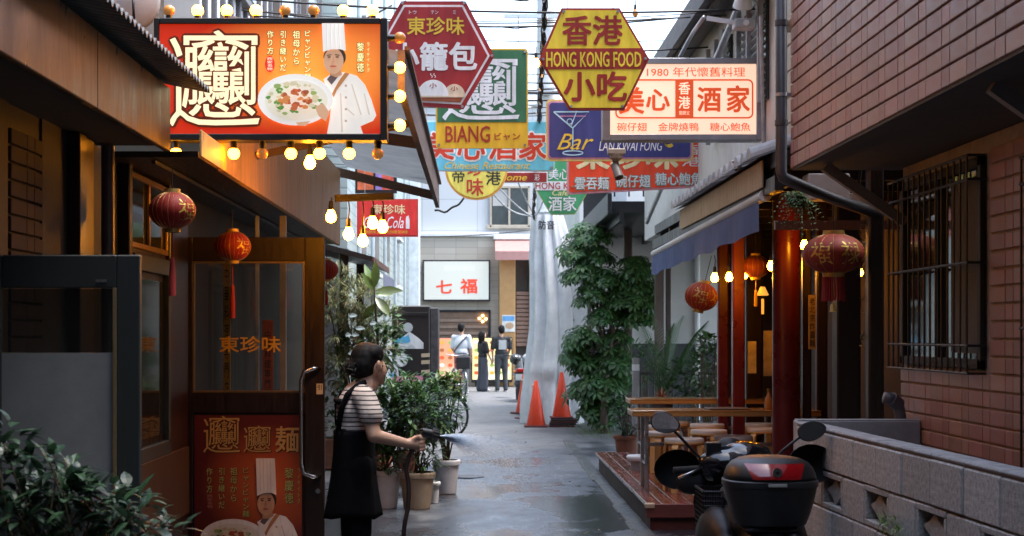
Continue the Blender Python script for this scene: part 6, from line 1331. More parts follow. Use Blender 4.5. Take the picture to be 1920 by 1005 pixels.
for px, py, s_, m_, lab in ((966, 674, 84, mat('helmet_black', (.015, .015, .017), .15, coat=.6), 'black helmet resting on the parked motorbike'), (990, 673, 84, mat('helmet_silver', (.45, .48, .50), .25, coat=.4), 'silver helmet beside the black one on the motorbike')):
    c_ = P(px, py, s_)+Vector((0, .15, 0)); hm_ = thing('helmet', c_, lab, 'helmet'); MB().ell(c_, (.125, .15, .125), 20, 14).build('shell', m_, hm_, True); MB().ell(c_+Vector((0, .06, -.02)), (.118, .10, .07), 16, 10).build('visor', black, hm_, True)
# ================================================================== scooter in the foreground, seen from behind
SCX, SCY = 1.325, 7.28
sc = thing('scooter', (SCX, SCY+.6, 0), 'black scooter with mirrors parked by the block wall, seen from behind', 'scooter')
def so(prof, c, n=40, e=2.6):          # stack of rounded-rectangle sections: (z, half width, half depth, y shift)
    mb = MB()
    for (z, hw, hd, ys_) in prof:
        for i in range(n):
            a = 2*pi*i/n; cx_, sx_ = cos(a), sin(a)
            mb.V.append((c[0]+hw*math.copysign(abs(cx_)**(2/e), cx_), c[1]+ys_+hd*math.copysign(abs(sx_)**(2/e), sx_), z))
    k = len(prof); mb.F = [(j*n+i, j*n+(i+1) % n, (j+1)*n+(i+1) % n, (j+1)*n+i) for j in range(k-1) for i in range(n)] + [tuple(range(n-1, -1, -1)), tuple(range((k-1)*n, k*n))]; mb.M = [0]*len(mb.F); return mb
bc = (SCX+.005, SCY)
tb = mat('topbox_black', (.018, .018, .019), .42, var=.15, vs=30, bump=.06, bs=300); gloss = mat('scooter_black', (.006, .006, .007), .5, var=0, spec=.25)
TB = thing('top_box', (bc[0], bc[1], .63), 'black scooter top box with a red reflector and a round lock', 'top box')
so([(.632, .145, .12, 0), (.64, .16, .14, 0), (.69, .178, .165, 0), (.76, .198, .182, 0), (.812, .208, .19, 0)], bc).build('tub', tb, TB, 40)
so([(.813, .213, .195, 0), (.82, .2145, .197, 0), (.838, .2135, .196, 0), (.843, .208, .19, 0)], bc).build('rim_band', mat('topbox_band', (.028, .028, .03), .3), TB, 40)
so([(.844, .208, .19, 0), (.865, .204, .187, 0), (.895, .192, .175, .005), (.918, .172, .16, .012), (.934, .14, .135, .02), (.942, .10, .10, .025), (.945, .04, .05, .03)], bc, e=2.4).build('lid', tb, TB, True)
rv = []   # red reflector following the lid's rear
def lidp(x, z):
    t = [(.844, .208, .19, 0), (.865, .204, .187, 0), (.895, .192, .175, .005), (.918, .172, .16, .012), (.934, .14, .135, .02), (.942, .10, .10, .025)]
    for i in range(5):
        if t[i][0] <= z <= t[i+1][0]:
            u = (z-t[i][0])/(t[i+1][0]-t[i][0]); hw = t[i][1]*(1-u)+t[i+1][1]*u; hd = t[i][2]*(1-u)+t[i+1][2]*u; ys_ = t[i][3]*(1-u)+t[i+1][3]*u; break
    xx = min(.999, abs(x)/hw); return Vector((bc[0]+x, bc[1]+ys_-hd*(1-xx**2.4)**(1/2.4)-.006, z))
mb = MB(); N1, N2 = 16, 5
for j in range(N2+1):
    z = .852 + .068*j/N2; hw = .105 + .030*j/N2
    for i in range(N1+1): mb.V.append(tuple(lidp(-hw+2*hw*i/N1, z)))
mb.F = [(j*(N1+1)+i, j*(N1+1)+i+1, (j+1)*(N1+1)+i+1, (j+1)*(N1+1)+i) for j in range(N2) for i in range(N1)]; mb.M = [0]*len(mb.F)
mb.build('reflector', mat('reflector_red', (.34, .008, .01), .12, var=.1, vs=60, coat=1), TB, True)
p = lidp(0, .882); MB().cyl(p+Vector((0, .004, 0)), p+Vector((0, -.008, .002)), .021, n=22).build('lock', mat('chrome', (.55, .53, .52), .18, 1), TB, 40); MB().cyl(p+Vector((0, -.0085, .002)), p+Vector((0, -.010, .002)), .008, n=14).build('key_slot', black, TB)
MB().bbox(bc[0]-.042, bc[0]+.042, bc[1]-.205, bc[1]-.196, .819, .837, .004).build('badge', mat('badge_grey', (.45, .45, .42), .35), TB)
# scooter body parts
blob('tail_body', [('e', (SCX-.005, SCY+.35, .60), (.16, .42, .12)), ('e', (SCX, SCY+.05, .52), (.13, .25, .13)), ('c', (SCX, SCY+.0, .50), (SCX, SCY+.6, .46), .13, .15), ('c', (SCX, SCY+.7, .35), (SCX, SCY+.95, .30), .14, .14)], gloss, sc, .015, 6)
blob('side_cowl', [('e', (SCX-.17, SCY+.42, .50), (.10, .34, .17)), ('e', (SCX+.15, SCY+.42, .50), (.10, .34, .17)), ('c', (SCX-.16, SCY+.1, .47), (SCX-.05, SCY-.06, .5), .09, .08), ('c', (SCX+.15, SCY+.1, .47), (SCX+.05, SCY-.06, .5), .09, .08)], gloss, sc, .015, 6)
blob('rear_fender', [('e', (SCX, SCY-.02, .40), (.10, .22, .14))], gloss, sc, .012, 4)
blob('seat', [('e', (SCX, SCY+.45, .72), (.14, .36, .055)), ('e', (SCX, SCY+.7, .71), (.12, .16, .05))], mat('seat_black', (.02, .02, .02), .6), sc, .012, 5)
MB().bbox(SCX-.12, SCX+.12, SCY-.12, SCY+.18, .605, .63, .01).build('rack', dark_metal, sc)
for yy in (.05, 1.28):
    MB().tube([(SCX, SCY+yy+.2*cos(a), .21+.2*sin(a)*.97) for a in [2*pi*i/28 for i in range(29)]], .05, 8).build('wheel', mat('rubber', (.015, .015, .015), .8), sc, True); MB().cyl((SCX-.04, SCY+yy, .21), (SCX+.04, SCY+yy, .21), .12, n=18).build('rim', steel, sc, 40)
blob('leg_shield', [('c', (SCX, SCY+1.05, .34), (SCX, SCY+1.15, .86), .13, .10), ('e', (SCX, SCY+1.1, .62), (.2, .07, .24)), ('c', (SCX, SCY+.75, .26), (SCX, SCY+1.05, .26), .14, .14)], gloss, sc, .015, 6)
blob('front_fender', [('e', (SCX, SCY+1.28, .36), (.085, .24, .10))], gloss, sc, .015, 4)
for sx in (-.06, .06): MB().cyl((SCX+sx, SCY+1.15, .7), (SCX+sx, SCY+1.28, .21), .018, n=10).build('fork', steel, sc, 40)
hy_ = SCY+1.02
def hp(px, py, s_=361., dy=0): v = P(px, py, s_); v.y = hy_+dy; k_ = v.y/(F/s_); return Vector((v.x*k_, v.y, H+(v.z-H)*k_))
blob('handlebar_cowl', [('c', hp(1330, 872), hp(1440, 872), .045, .05), ('e', hp(1366, 868), (.165, .10, .078)), ('e', hp(1395, 852, dy=.06), (.15, .14, .07)), ('e', hp(1340, 885), (.08, .07, .06)), ('c', hp(1385, 880, dy=.05), hp(1390, 960, dy=.12), .09, .11)], mat('cowl_gloss', (.010, .010, .012), .10, coat=.5, var=0), sc, .010, 5)
MB().bbox(hp(1372, 0).x-.07, hp(1372, 0).x+.07, hy_-.02, hy_+.10, hp(0, 842).z, hp(0, 836).z, .003).build('instrument_cover', mat('meter_glass', (.05, .06, .07), .05, var=0), sc)
for side, (gx0, gx1, gy) in (('l', (1262, 1328, 882)), ('r', (1442, 1512, 878))):
    MB().cyl(hp(gx0, gy), hp(gx1, gy-4), .018, n=14).build('grip', mat('grip_rubber', (.02, .02, .02), .8), sc, 40)
    c_ = hp((gx0+8) if side == 'l' else (gx1+8), gy-6 if side == 'l' else gy-12, dy=.09); sgn2 = -1 if side == 'l' else 1
    hc = MB(); n = 18
    for j in range(7):
        t = j/6*pi*.5
        for i in range(n): a = 2*pi*i/n; hc.V.append((c_.x + .125*cos(a)*cos(t)*(1 if True else 1), c_.y + .10*sin(t) - .02, c_.z - .01 + .105*sin(a)*cos(t)))
    hc.F = [(j*n+i, j*n+(i+1) % n, (j+1)*n+(i+1) % n, (j+1)*n+i) for j in range(6) for i in range(n)]; hc.M = [0]*len(hc.F)
    hc.build('hand_cover', mat('hand_cover', (.007, .007, .008), .75, var=.2), sc, True)
    MB().tube([hp(gx1-8 if side == 'l' else gx0+8, gy-6), hp((gx0+10) if side == 'l' else (gx1-10), gy+14, dy=-.05)], .007, 8).build('brake_lever', steel, sc, True)
blob('hand_cover_skirt', [('e', hp(1296, 905, dy=.04), (.085, .06, .062)), ('e', hp(1318, 893, dy=.04), (.06, .05, .05))], mat('hand_cover', (.007, .007, .008), .75), sc, .01, 3)
MB().bbox(hp(1322, 0).x, hp(1350, 0).x, hy_-.05, hy_, hp(0, 858).z, hp(0, 828).z, .005).build('switch_box', black, sc)
def mirror(cx, cy, rx, ry, tilt, stalk, yaw=.12, name='mirror'):
    c_ = hp(cx, cy, dy=-.02); mb = MB(); n = 32; sh_ = []; R = Matrix.Rotation(tilt, 3, 'Y')
    for (k_, yy) in ((1, 0), (1.06, .006), (1.02, .025), (.75, .045), (.3, .055)):
        for i in range(n):
            a = 2*pi*i/n; q_ = R @ Vector((rx/361*k_*cos(a), 0, ry/361*k_*sin(a)*(1-.16*cos(a)))); mb.V.append((c_.x+q_.x, c_.y+yy+q_.y, c_.z+q_.z))
    mb.F = [(j*n+i, (j+1)*n+i, (j+1)*n+(i+1) % n, j*n+(i+1) % n) for j in range(4) for i in range(n)] + [tuple(range(4*n, 5*n))]; mb.M = [0]*len(mb.F)
    m0 = mb.build(name, black, sc, True); g_ = MB(); vv = []
    for i in range(n): a = 2*pi*i/n; q_ = R @ Vector((rx/361*.97*cos(a), 0, ry/361*.97*sin(a)*(1-.16*cos(a)))); vv.append((c_.x+q_.x, c_.y+.003+q_.x*yaw, c_.z+q_.z))
    g_.add(vv, [tuple(range(n))]); g_.build('mirror_glass', mat('mirror_glass', (.75, .77, .8), .02, 1, var=0), m0)
    MB().tube([hp(*q_) for q_ in stalk], .0075, 8).build('mirror_stalk', black, sc, True)
mirror(1248, 793, 27, 18.5, radians(16), [(1262, 806), (1272, 816), (1300, 846), (1312, 858), (1316, 872)])
mirror(1523, 808, 26, 17.5, radians(-12), [(1508, 816), (1496, 822), (1466, 846), (1456, 858), (1452, 872)], -.16)
# side basket
bk_ = MB(); a = P(1303, 1100, 372); b = P(1342, 922, 372); x0, x1 = a.x, b.x+.06
bas = thing('wire_basket', ((x0+x1)/2, SCY+.55, .5), 'black mesh basket hung on the side of the scooter', 'basket')
BY0, BY1, BZ0, BZ1 = 7.75, 8.05, .46, .735
for z in (BZ0, BZ1): MB().tube([(x0, BY0, z), (x1, BY0, z), (x1, BY1, z), (x0, BY1, z), (x0, BY0, z)], .006, 6).build('rim', black, bas)
g_ = MB()
for k in range(15): x = x0+(x1-x0)*k/14; g_.cyl((x, BY0, BZ0), (x, BY0, BZ1), .0022, n=4); g_.cyl((x, BY1, BZ0), (x, BY1, BZ1), .0022, n=4)
for k in range(15): y_ = BY0+(BY1-BY0)*k/14; g_.cyl((x0, y_, BZ0), (x0, y_, BZ1), .0022, n=4)
for k in range(1, 12): z = BZ0+(BZ1-BZ0)*k/12; g_.tube([(x0, BY0, z), (x1, BY0, z), (x1, BY1, z), (x0, BY1, z), (x0, BY0, z)], .0022, 4)
g_.build('mesh', black, bas); MB().box(x0, x1, BY0, BY1, BZ0-.003, BZ0+.003).build('bottom', black, bas)

# valve cover and a few fallen leaves on the road
q = P(878, 626, 180); vc = thing('valve_cover', (q.x, q.y, .01), 'small round iron valve cover set in the wet road', 'cover')
MB().lathe([(.17, -.03), (.17, .012), (.15, .014), (.15, .008), (0, .008)], (q.x, q.y, .004), 32, cap=False).build('rim', dark_metal, vc, 40); MB().lathe([(.148, .008), (.146, .013), (0, .014)], (q.x, q.y, .004), 32, cap=False).build('lid', mat('iron_lid', (.10, .095, .09), .5, .5, var=.3, vs=20, bump=.5, bs=60), vc, 40)
fl_ = MB(); rl2 = random.Random(9)
for k in range(70):
    y_ = rl2.uniform(9, 24); x_ = rl2.choice((rl2.uniform(-.9, -.2), rl2.uniform(.7, 1.2), rl2.uniform(-.6, 1.1))); leaf(fl_, (x_, y_, .02), (rl2.uniform(-1, 1), rl2.uniform(-1, 1), .15), rl2.uniform(.03, .07), .025, (0, 0, 1), .1)
tag(fl_.build('fallen_leaves', mat('fallen_leaf', (.16, .11, .04), .6, island=.5)), 'small fallen leaves scattered over the wet road', 'leaves', kind='stuff')
# ================================================================== the woman with the hose
s = 365.; YW_ = F/s
def W(px, py, dy=0): v = P(px, py, s); v.y = YW_ + dy; return v
skin = mat('skin', (.58, .34, .23), .5, var=.08, vs=10); hair_m = mat('hair_black', (.009, .008, .0075), .62, spec=.15, var=.3, vs=60, stretch=(1, 1, .25), bump=.1, bs=120)
def stripes():
    m = mat('striped_cotton', (.62, .54, .47), .85, var=0); t = m.node_tree; N = t.nodes; L = t.links; b = N['Principled BSDF']
    tc = N.new('ShaderNodeTexCoord'); wv = N.new('ShaderNodeTexWave'); wv.wave_type = 'BANDS'; wv.bands_direction = 'Z'; wv.inputs['Scale'].default_value = 14.0; wv.inputs['Distortion'].default_value = .5; wv.inputs['Detail Scale'].default_value = 1.2
    L.new(tc.outputs['Object'], wv.inputs['Vector']); cr = N.new('ShaderNodeValToRGB'); e = cr.color_ramp.elements; e[0].position = .14; e[0].color = (.035, .028, .03, 1); e[1].position = .22; e[1].color = (.62, .53, .46, 1)
    L.new(wv.outputs[0], cr.inputs[0]); L.new(cr.outputs[0], b.inputs['Base Color'])
    nb = N.new('ShaderNodeTexNoise'); nb.inputs['Scale'].default_value = 14; bp = N.new('ShaderNodeBump'); bp.inputs['Strength'].default_value = .5; bp.inputs['Distance'].default_value = .02; L.new(tc.outputs['Object'], nb.inputs[0]); L.new(nb.outputs[0], bp.inputs['Height']); L.new(bp.outputs[0], b.inputs['Normal'])
    return m
apron_m = mat('apron_black', (.005, .005, .006), .9, spec=.08, var=.2, vs=5, bump=.25, bs=10); trou = mat('trousers_black', (.006, .006, .007), .9, spec=.08, var=.2, vs=5, bump=.3, bs=10)
WO = thing('person', (W(668, 0).x, YW_, 0), 'person in striped shirt and black apron holding a hose nozzle', 'person')
near, far = -.145, .145                       # shoulders towards / away from the camera
neck = W(690, 722, .01); shR = W(690, 748, near); shL = W(662, 742, far); hipR = W(668, 872, -.075); hipL = W(666, 872, .085)
elb = W(706, 812, -.20); wri = W(764, 828, -.14); palm = W(780, 829, -.125)
kneeR = W(672, 1012, -.07); kneeL = W(662, 1010, .10); ankR = W(662, 1148, -.06); ankL = W(648, 1146, .11)
elL = W(655, 812, .22); wrL = W(668, 870, .20)
pr = [('c', W(688, 690, .02), neck, .046, .052), ('c', neck, W(672, 745, 0), .055, .085), ('e', W(667, 770, 0), (.095, .135, .13)), ('e', W(664, 830, 0), (.088, .12, .12)), ('e', W(667, 872, 0), (.105, .15, .11)),
      ('c', W(676, 742, near*.5), shR, .055, .05), ('c', shR, elb, .046, .037), ('c', elb, wri, .036, .024), ('c', W(670, 740, far*.5), shL, .055, .05), ('c', shL, elL, .045, .036), ('c', elL, wrL, .035, .024),
      ('c', hipR, kneeR, .085, .058), ('c', hipL, kneeL, .085, .058), ('c', kneeR, ankR, .055, .036), ('c', kneeL, ankL, .055, .036), ('c', ankR, W(686, 1160, -.10), .036, .03), ('c', ankL, W(674, 1158, .12), .036, .03),
      # head: skull, face turned to the right and away
      ('e', W(694, 685, .03), (.068, .070, .082)), ('e', W(704, 696, .045), (.055, .055, .070)), ('c', W(708, 712, .05), W(714, 716, .06), .026, .018), ('e', W(720, 694, .065), (.012, .012, .018)), ('e', W(721, 699, .068), (.012, .011, .010)), ('e', W(717, 708, .066), (.014, .015, .010)),
      ('e', W(711, 684, -.050), (.013, .012, .025)), ('e', W(706, 690, .0), (.03, .05, .04)),
      # palm and thumb
      ('c', wri, palm, .025, .032), ('e', W(777, 829, -.125), (.040, .022, .034)), ('c', W(777, 822, -.145), W(786, 815, -.15), .012, .010), ('c', W(786, 815, -.15), W(793, 815, -.13), .010, .009)]
for k, (z, l) in enumerate(((818, 1), (825, 1.08), (832, 1.05), (839, .85))):    # four fingers closed round the handle
    a = W(785, z+1, -.10); b = W(794, z, -.098); c_ = W(797, z, -.125); d = W(790, z+1, -.147)
    pr += [('c', W(780, z, -.115), a, .0125, .0115), ('c', a, b, .0115, .0105), ('c', b, c_, .0105, .0095), ('c', c_, d, .0095, .0085)]
blob('body', pr, skin, WO, .0055, 3)
# eye and brow on the visible side
MB().ell(W(717, 686, .0), (.006, .010, .005), 10, 8).build('eye', mat('eye_dark', (.02, .015, .012), .15, var=0), WO, True)
blob('shirt', [('c', W(684, 735, .0), W(672, 750, 0), .062, .095), ('e', W(667, 772, 0), (.104, .145, .135)), ('e', W(664, 828, 0), (.098, .132, .12)), ('e', W(666, 800, 0), (.100, .138, .10)), ('c', W(678, 742, near*.5), shR, .064, .060), ('c', shR, W(700, 776, -.18), .060, .062), ('c', W(672, 740, far*.5), shL, .064, .060), ('c', shL, W(657, 778, .19), .060, .060)], stripes(), WO, .008, 5)
blob('trousers', [('e', W(667, 872, 0), (.112, .155, .115)), ('c', hipR, kneeR, .095, .072), ('c', hipL, kneeL, .095, .072), ('c', kneeR, ankR, .07, .058), ('c', kneeL, ankL, .07, .058)], trou, WO, .012, 4)
# apron: bib in front, skirt wrapped round, open at the back
ap = MB(); n = 30; rows = 16
for j in range(rows+1):
    t = j/rows; py = 806 + (966-806)*t; cx = 664 - 4*t; rx = (.106 + .035*t - .012*sin(t*pi)); ry = .145 + .035*t
    for i in range(n+1):
        a = radians(-196 + 372*i/n) + .0; fold = (.016*(abs(sin(a*3+t*1.2))**.7-.5) + .007*sin(a*11+t))*t
        c_ = W(cx, py); ap.V.append((c_.x + (rx+fold)*cos(a) + .008*(i/n)*(1), c_.y + (ry+fold)*sin(a), c_.z + .01*sin(a*3)*t))
ap.F = [(j*(n+1)+i, (j+1)*(n+1)+i, (j+1)*(n+1)+i+1, j*(n+1)+i+1) for j in range(rows) for i in range(n)]; ap.M = [0]*len(ap.F)
AP = ap.build('apron', apron_m, WO, True); so_ = AP.modifiers.new('t', 'SOLIDIFY'); so_.thickness = .004
MB().tube([W(650, 806, -.128), W(640, 806, -.07), W(633, 806, .0), W(640, 806, .09)], .014, 6).build('waist_band', apron_m, AP, True)
for pts in ([W(686, 716, -.055), W(672, 722, -.085), W(655, 738, -.125), W(645, 762, -.128), W(639, 790, -.105), W(638, 812, -.085)], [W(690, 722, .05), W(668, 722, .07), W(640, 738, .06), W(631, 760, .05), W(631, 790, .05), W(634, 812, .05)], [W(640, 752, -.115), W(631, 750, -.03), W(629, 750, .06)]):
    mb = MB(); v = []; q_ = [Vector(p_) for p_ in pts]; qs = []
    for i in range(len(q_)-1):
        for k in range(5): qs.append(q_[i].lerp(q_[i+1], k/5))
    qs.append(q_[-1]); mb.tube(qs, .015, 8); mb.build('apron_strap', apron_m, AP, True)
blob('hair', [('e', W(685, 676, .02), (.084, .088, .096)), ('e', W(682, 684, .01), (.078, .084, .076)), ('e', W(698, 664, .02), (.060, .080, .056)), ('c', W(680, 692, .0), W(667, 692, -.01), .052, .044), ('e', W(664, 690, -.015), (.046, .048, .042)), ('e', W(672, 699, -.01), (.04, .045, .03)), ('c', W(704, 664, -.02), W(713, 672, -.03), .03, .012)], hair_m, WO, .006, 3)
mb = MB()
for k in range(60):
    a = Vector((random.gauss(0, 1), random.gauss(0, 1), random.gauss(0, 1))).normalized(); c_ = W(664, 688, -.015)+Vector((a.x*.05, a.y*.05, a.z*.046)); t_ = a.cross(rdir()).normalized(); mb.tube([c_, c_+t_*.015+a*.006, c_+t_*.03+a*.002], .0011, 4)

for k in range(0):      # strands combed from the brow back to the bun
    th = random.uniform(-1.5, 1.5); c0 = W(691, 676, .02); b1 = W(666, 690, -.012); p_ = []
    for i in range(9):
        t = i/8; el = 2.0*t + .55; q_ = Vector((cos(el)*.094, sin(th)*.092*sin(max(.15, el)) if False else sin(th)*.090*(.55+.45*sin(pi*min(1, t*1.1))), sin(el)*.094*cos(th*.55)))
        p_.append((c0 + q_*(1+random.uniform(0, .02))).lerp(b1, max(0, t-.55)**1.5*1.6))
    mb.tube(p_, .0011, 4)
mb.build('loose_strands', mat('hair_strand', (.022, .016, .013), .5, island=.6), WO)
for a, m_ in ((ankR, -.10), (ankL, .12)): blob('shoe', [('c', Vector((a.x, a.y, .03)), Vector((a.x+.13, a.y+.05, .028)), .042, .036)], black, WO, .012, 3)
# ------------------------------------------------------------------ nozzle, hose, spray
HZ = thing('hose', W(760, 0, -.12).to_2d().to_3d(), 'dark brown garden hose hanging from the spray nozzle', 'hose'); hb = mat('hose_brown', (.035, .022, .020), .4, var=.2)
pth = [W(791, 816, -.125), W(786, 826, -.127), W(777, 838, -.13), W(769, 852, -.13), W(764, 875, -.13), W(768, 905, -.13), W(767, 945, -.135), W(760, 985, -.14), W(757, 1050, -.12), W(750, 1120, -.10)]
e0 = pth[-1]; pth += [Vector((e0.x-.02, e0.y+.02, .05)), Vector((e0.x-.10, e0.y+.10, .022)), Vector((e0.x-.3, e0.y+.5, .022)), Vector((e0.x-.45, e0.y+1.4, .022)), Vector((e0.x-.5, e0.y+3.2, .022))]
def smooth_path(q, k=6):
    o = []
    for i in range(len(q)-1):
        a, b, c, d = q[max(i-1, 0)], q[i], q[i+1], q[min(i+2, len(q)-1)]
        for j in range(k):
            t = j/k; o.append(.5*((2*b)+(c-a)*t+(2*a-5*b+4*c-d)*t*t+(3*b-a-3*c+d)*t**3))
    o.append(q[-1]); return o
MB().tube(smooth_path(pth), .0115, 10).build('tube', hb, HZ, True)
NZ = thing('spray_nozzle', W(800, 815, -.125), 'black multi-pattern spray nozzle in the hand', 'nozzle')
ax = (W(824, 815, -.10)-W(796, 808, -.125)).normalized(); b0 = W(796, 808, -.125)
MB().cyl(b0-ax*.012, b0+ax*.04, .021, .024, 18).build('barrel', black, NZ, 40); MB().cyl(b0+ax*.04, b0+ax*.076, .033, .031, 24).build('dial_head', mat('dial_grey', (.04, .038, .04), .35), NZ, 40); MB().cyl(b0+ax*.0765, b0+ax*.079, .025, n=20).build('face_plate', mat('plate_rose', (.12, .06, .06), .4), NZ)
for k in range(14): a = 2*pi*k/14; u1 = ax.cross(Vector((0, 0, 1))).normalized(); u2 = ax.cross(u1); p = b0+(u1*cos(a)+u2*sin(a))*.0325; MB().cyl(p+ax*.042, p+ax*.074, .0025, n=5).build('grip_ridge', black, NZ)
MB().tube([b0, W(793, 818, -.125), W(790, 832, -.127)], .015, 10).build('handle', black, NZ, True); MB().tube([b0+ax*.02+Vector((0, 0, .02)), W(788, 803, -.125), W(786, 812, -.127)], .006, 8).build('trigger', black, NZ, True)
spm = bpy.data.materials.new('water_spray'); spm.use_nodes = True; t = spm.node_tree; N = t.nodes; N.remove(N['Principled BSDF']); tr1 = N.new('ShaderNodeBsdfTransparent'); df = N.new('ShaderNodeBsdfTranslucent'); df.inputs[0].default_value = (.82, .92, 1, 1); d2 = N.new('ShaderNodeBsdfDiffuse'); d2.inputs[0].default_value = (.82, .92, 1, 1); ad = N.new('ShaderNodeMixShader'); t.links.new(df.outputs[0], ad.inputs[1]); t.links.new(d2.outputs[0], ad.inputs[2])
ms = N.new('ShaderNodeMixShader'); ms.inputs[0].default_value = .6; t.links.new(tr1.outputs[0], ms.inputs[1]); t.links.new(ad.outputs[0], ms.inputs[2]); t.links.new(ms.outputs[0], N['Material Output'].inputs[0])
src = b0+ax*.08; tgt = P(1090, 840, 262); main = (tgt-src).normalized(); u1 = main.cross(Vector((0, 0, 1))).normalized(); u2 = u1.cross(main); mb = MB(); rs = random.Random(11)
for k in range(15000):
    a = rs.uniform(0, 2*pi); rad = .13*math.sqrt(rs.random()); d = (main + u1*rad*cos(a)*1.1 + u2*rad*sin(a)*.62).normalized(); v = rs.uniform(5.5, 8); tt = rs.random()**2.3*.36
    def pos(q): return src + d*v*q*(1-.32*q) + Vector((0, 0, -4.9*q*q*.6))
    p0 = pos(tt); 
    if p0.z < .02: continue
    ln_ = rs.uniform(.005, .012)*(1-1.5*tt); p1 = pos(tt+ln_); w_ = rs.uniform(.0005, .0012)*(1-1.9*tt)
    n1 = (p1-p0).cross(Vector((0, 1, 0))); n1 = n1.normalized()*w_ if n1.length > 0 else Vector((0, 0, w_)); n2 = (p1-p0).cross(n1).normalized()*w_; m_ = p0.lerp(p1, .6)
    mb.add([p0, m_+n1, m_+n2, m_-n1, m_-n2, p1], [(0,1,2),(0,2,3),(0,3,4),(0,4,1),(5,2,1),(5,3,2),(5,4,3),(5,1,4)])
sp_ = mb.build('water_spray', spm); tag(sp_, 'fan of fine water spray from the nozzle', 'water spray', kind='stuff')
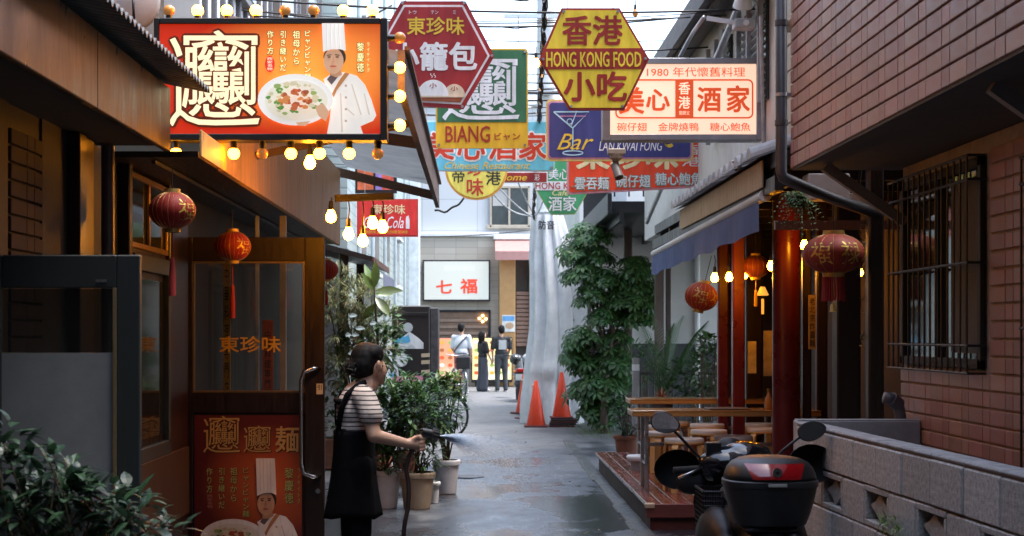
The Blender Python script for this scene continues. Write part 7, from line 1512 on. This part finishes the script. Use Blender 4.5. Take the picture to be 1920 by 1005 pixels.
# ================================================================== three people at the far shop
def far_person(px, foot, top, face, label, shirt, shm_, legs, hair, sleeves=True, skirt=False, arms=((.05, 0), (.05, 0)), bag=False, hairlong=False, mark=None, short=True):
    s_ = (foot-CY)/H; q = P(px, 626, s_); ht = (foot-top)/s_; r = thing('person', (q.x, q.y, 0), label, 'person', 'people at the far shop'); k = ht/1.72
    f = Vector((sin(face), cos(face), 0)); rt = Vector((cos(face), -sin(face), 0))
    def J(a, b, z): return Vector((q.x, q.y, 0)) + rt*a*k + f*b*k + Vector((0, 0, z*k))
    Rz_ = Matrix.Rotation(-face, 3, 'Z'); body = []
    body += [('e', J(0, .01, 1.60), (.075*k, .09*k, .115*k), Rz_), ('c', J(0, 0, 1.36), J(0, .01, 1.52), .055*k, .05*k), ('e', J(0, 0, 1.22), (.165*k, .105*k, .20*k), Rz_), ('e', J(0, 0, .96), (.155*k, .11*k, .14*k), Rz_), ('e', J(0, .10, 1.585), (.015*k, .02*k, .02*k))]
    ah = []
    for sg, (fw, bend) in zip((-1, 1), arms):
        sh_ = J(sg*.19, 0, 1.38); el = J(sg*.235, fw*.4, 1.10); wr_ = J(sg*(.22-bend*.1), fw+.04+bend*.12, .87+bend*.10); hd = J(sg*(.21-bend*.12), fw+.06+bend*.16, .80+bend*.12)
        body += [('c', sh_, el, .048*k, .038*k), ('c', el, wr_, .037*k, .025*k), ('c', wr_, hd, .028*k, .032*k)]; ah.append((sh_, el, wr_))
        for z_ in range(3): body.append(('c', hd, hd + Vector((0, 0, -.06*k)) + rt*(z_-1)*.02*k, .013*k, .011*k))
    lg = []
    for sg in (-1, 1):
        hp_ = J(sg*.085, 0, .92); kn = J(sg*.10, .02, .50); an = J(sg*.11, -.02, .08); toe = J(sg*.12, .13, .04); body += [('c', hp_, kn, .085*k, .058*k), ('c', kn, an, .052*k, .036*k), ('c', an, toe, .035*k, .03*k)]; lg.append((hp_, kn, an, toe))
    blob('body', body, skin, r, .014, 2)
    top_ = [('e', J(0, 0, 1.22), (.185*k, .125*k, .21*k), Rz_), ('e', J(0, 0, 1.02), (.175*k, .125*k, .14*k), Rz_), ('c', J(-.15, 0, 1.37), J(.15, 0, 1.37), .068*k, .068*k)]
    for sh_, el, wr_ in ah: top_ += [('c', sh_, sh_.lerp(el, .85) if short else el, .064*k, .062*k)] + ([] if short else [('c', el, wr_, .055*k, .045*k)])
    sh0 = blob('shirt', top_, shm_, r, .014, 3)
    tr2 = [('e', J(0, 0, .94), (.17*k, .125*k, .12*k), Rz_)]
    for hp_, kn, an, toe in lg: tr2 += [('c', hp_, kn, .10*k, (.11 if skirt else .078)*k), ('c', kn, an, (.11 if skirt else .075)*k, (.12 if skirt else .062)*k)]
    blob('trousers', tr2, legs, r, .016, 3)
    hr = [('e', J(0, -.02, 1.635), (.09*k, .10*k, .10*k), Rz_), ('e', J(0, -.045, 1.60), (.085*k, .075*k, .10*k), Rz_)]
    if hairlong: hr += [('c', J(0, -.06, 1.60), J(0, -.05, 1.43), .085*k, .075*k), ('c', J(.06, .0, 1.6), J(.07, .0, 1.45), .04*k, .03*k), ('c', J(-.06, .0, 1.6), J(-.07, .0, 1.45), .04*k, .03*k)]
    blob('hair', hr, hair, r, .012, 2)
    for hp_, kn, an, toe in lg: blob('shoe', [('c', Vector((an.x, an.y, .04)), Vector((toe.x, toe.y, .035)), .045*k, .04*k)], shoe_m, r, .014, 2)
    if bag:
        pts = [J(.16, -.06, 1.40), J(.05, -.125, 1.28), J(-.10, -.135, 1.10), J(-.17, -.07, 1.0)]; MB().tube(smooth_path(pts, 5), .018, 6).build('bag_strap', mat('strap_grey', (.07, .07, .09), .7), r, True); MB().bbox(q.x-.12, q.x+.14, q.y-.17, q.y-.12, .96*k, 1.0*k, .01).build('waist_bag', mat('strap_grey', (.07, .07, .09), .7), r)
    if mark: a = J(-.10, -.155, 1.34); b = J(.10, -.155, 1.10); MB().poly([(a.x, b.z), (b.x, b.z), (b.x, a.z), (a.x, a.z)], q.y-.142, q.y-.136).build('back_print', mat('back_print', (.42, .44, .44), .8, var=.2, vs=20), sh0)
    return r
shoe_m = mat('shoe_white', (.55, .55, .55), .6)
far_person(865, 738, 606, .25, 'person in a white t-shirt with a crossbody strap, back turned, at the far shop', 1, mat('tee_white', (.62, .64, .68), .85, bump=.3, bs=12), mat('slacks_grey', (.10, .11, .13), .9), hair_m, bag=True, arms=((.06, .6), (.05, .2)))
far_person(905, 734, 621, 1.1, 'person in a black top and wide dark trousers standing between the other two', 1, mat('tee_black', (.018, .018, .02), .85), mat('wide_trousers', (.065, .07, .09), .9, stretch=(12, 12, 1), var=.2), hair_m, skirt=True, hairlong=True, arms=((.05, .7), (.12, .1)))
far_person(940, 735, 610, -.2, 'person in a black t-shirt with a pale print on the back', 1, mat('tee_black2', (.02, .02, .022), .85), mat('jeans_dark', (.05, .055, .06), .9, var=.3, vs=8), hair_m, mark=True, arms=((.03, .1), (.08, .3)))

bpy.data.scenes.remove(TMP)
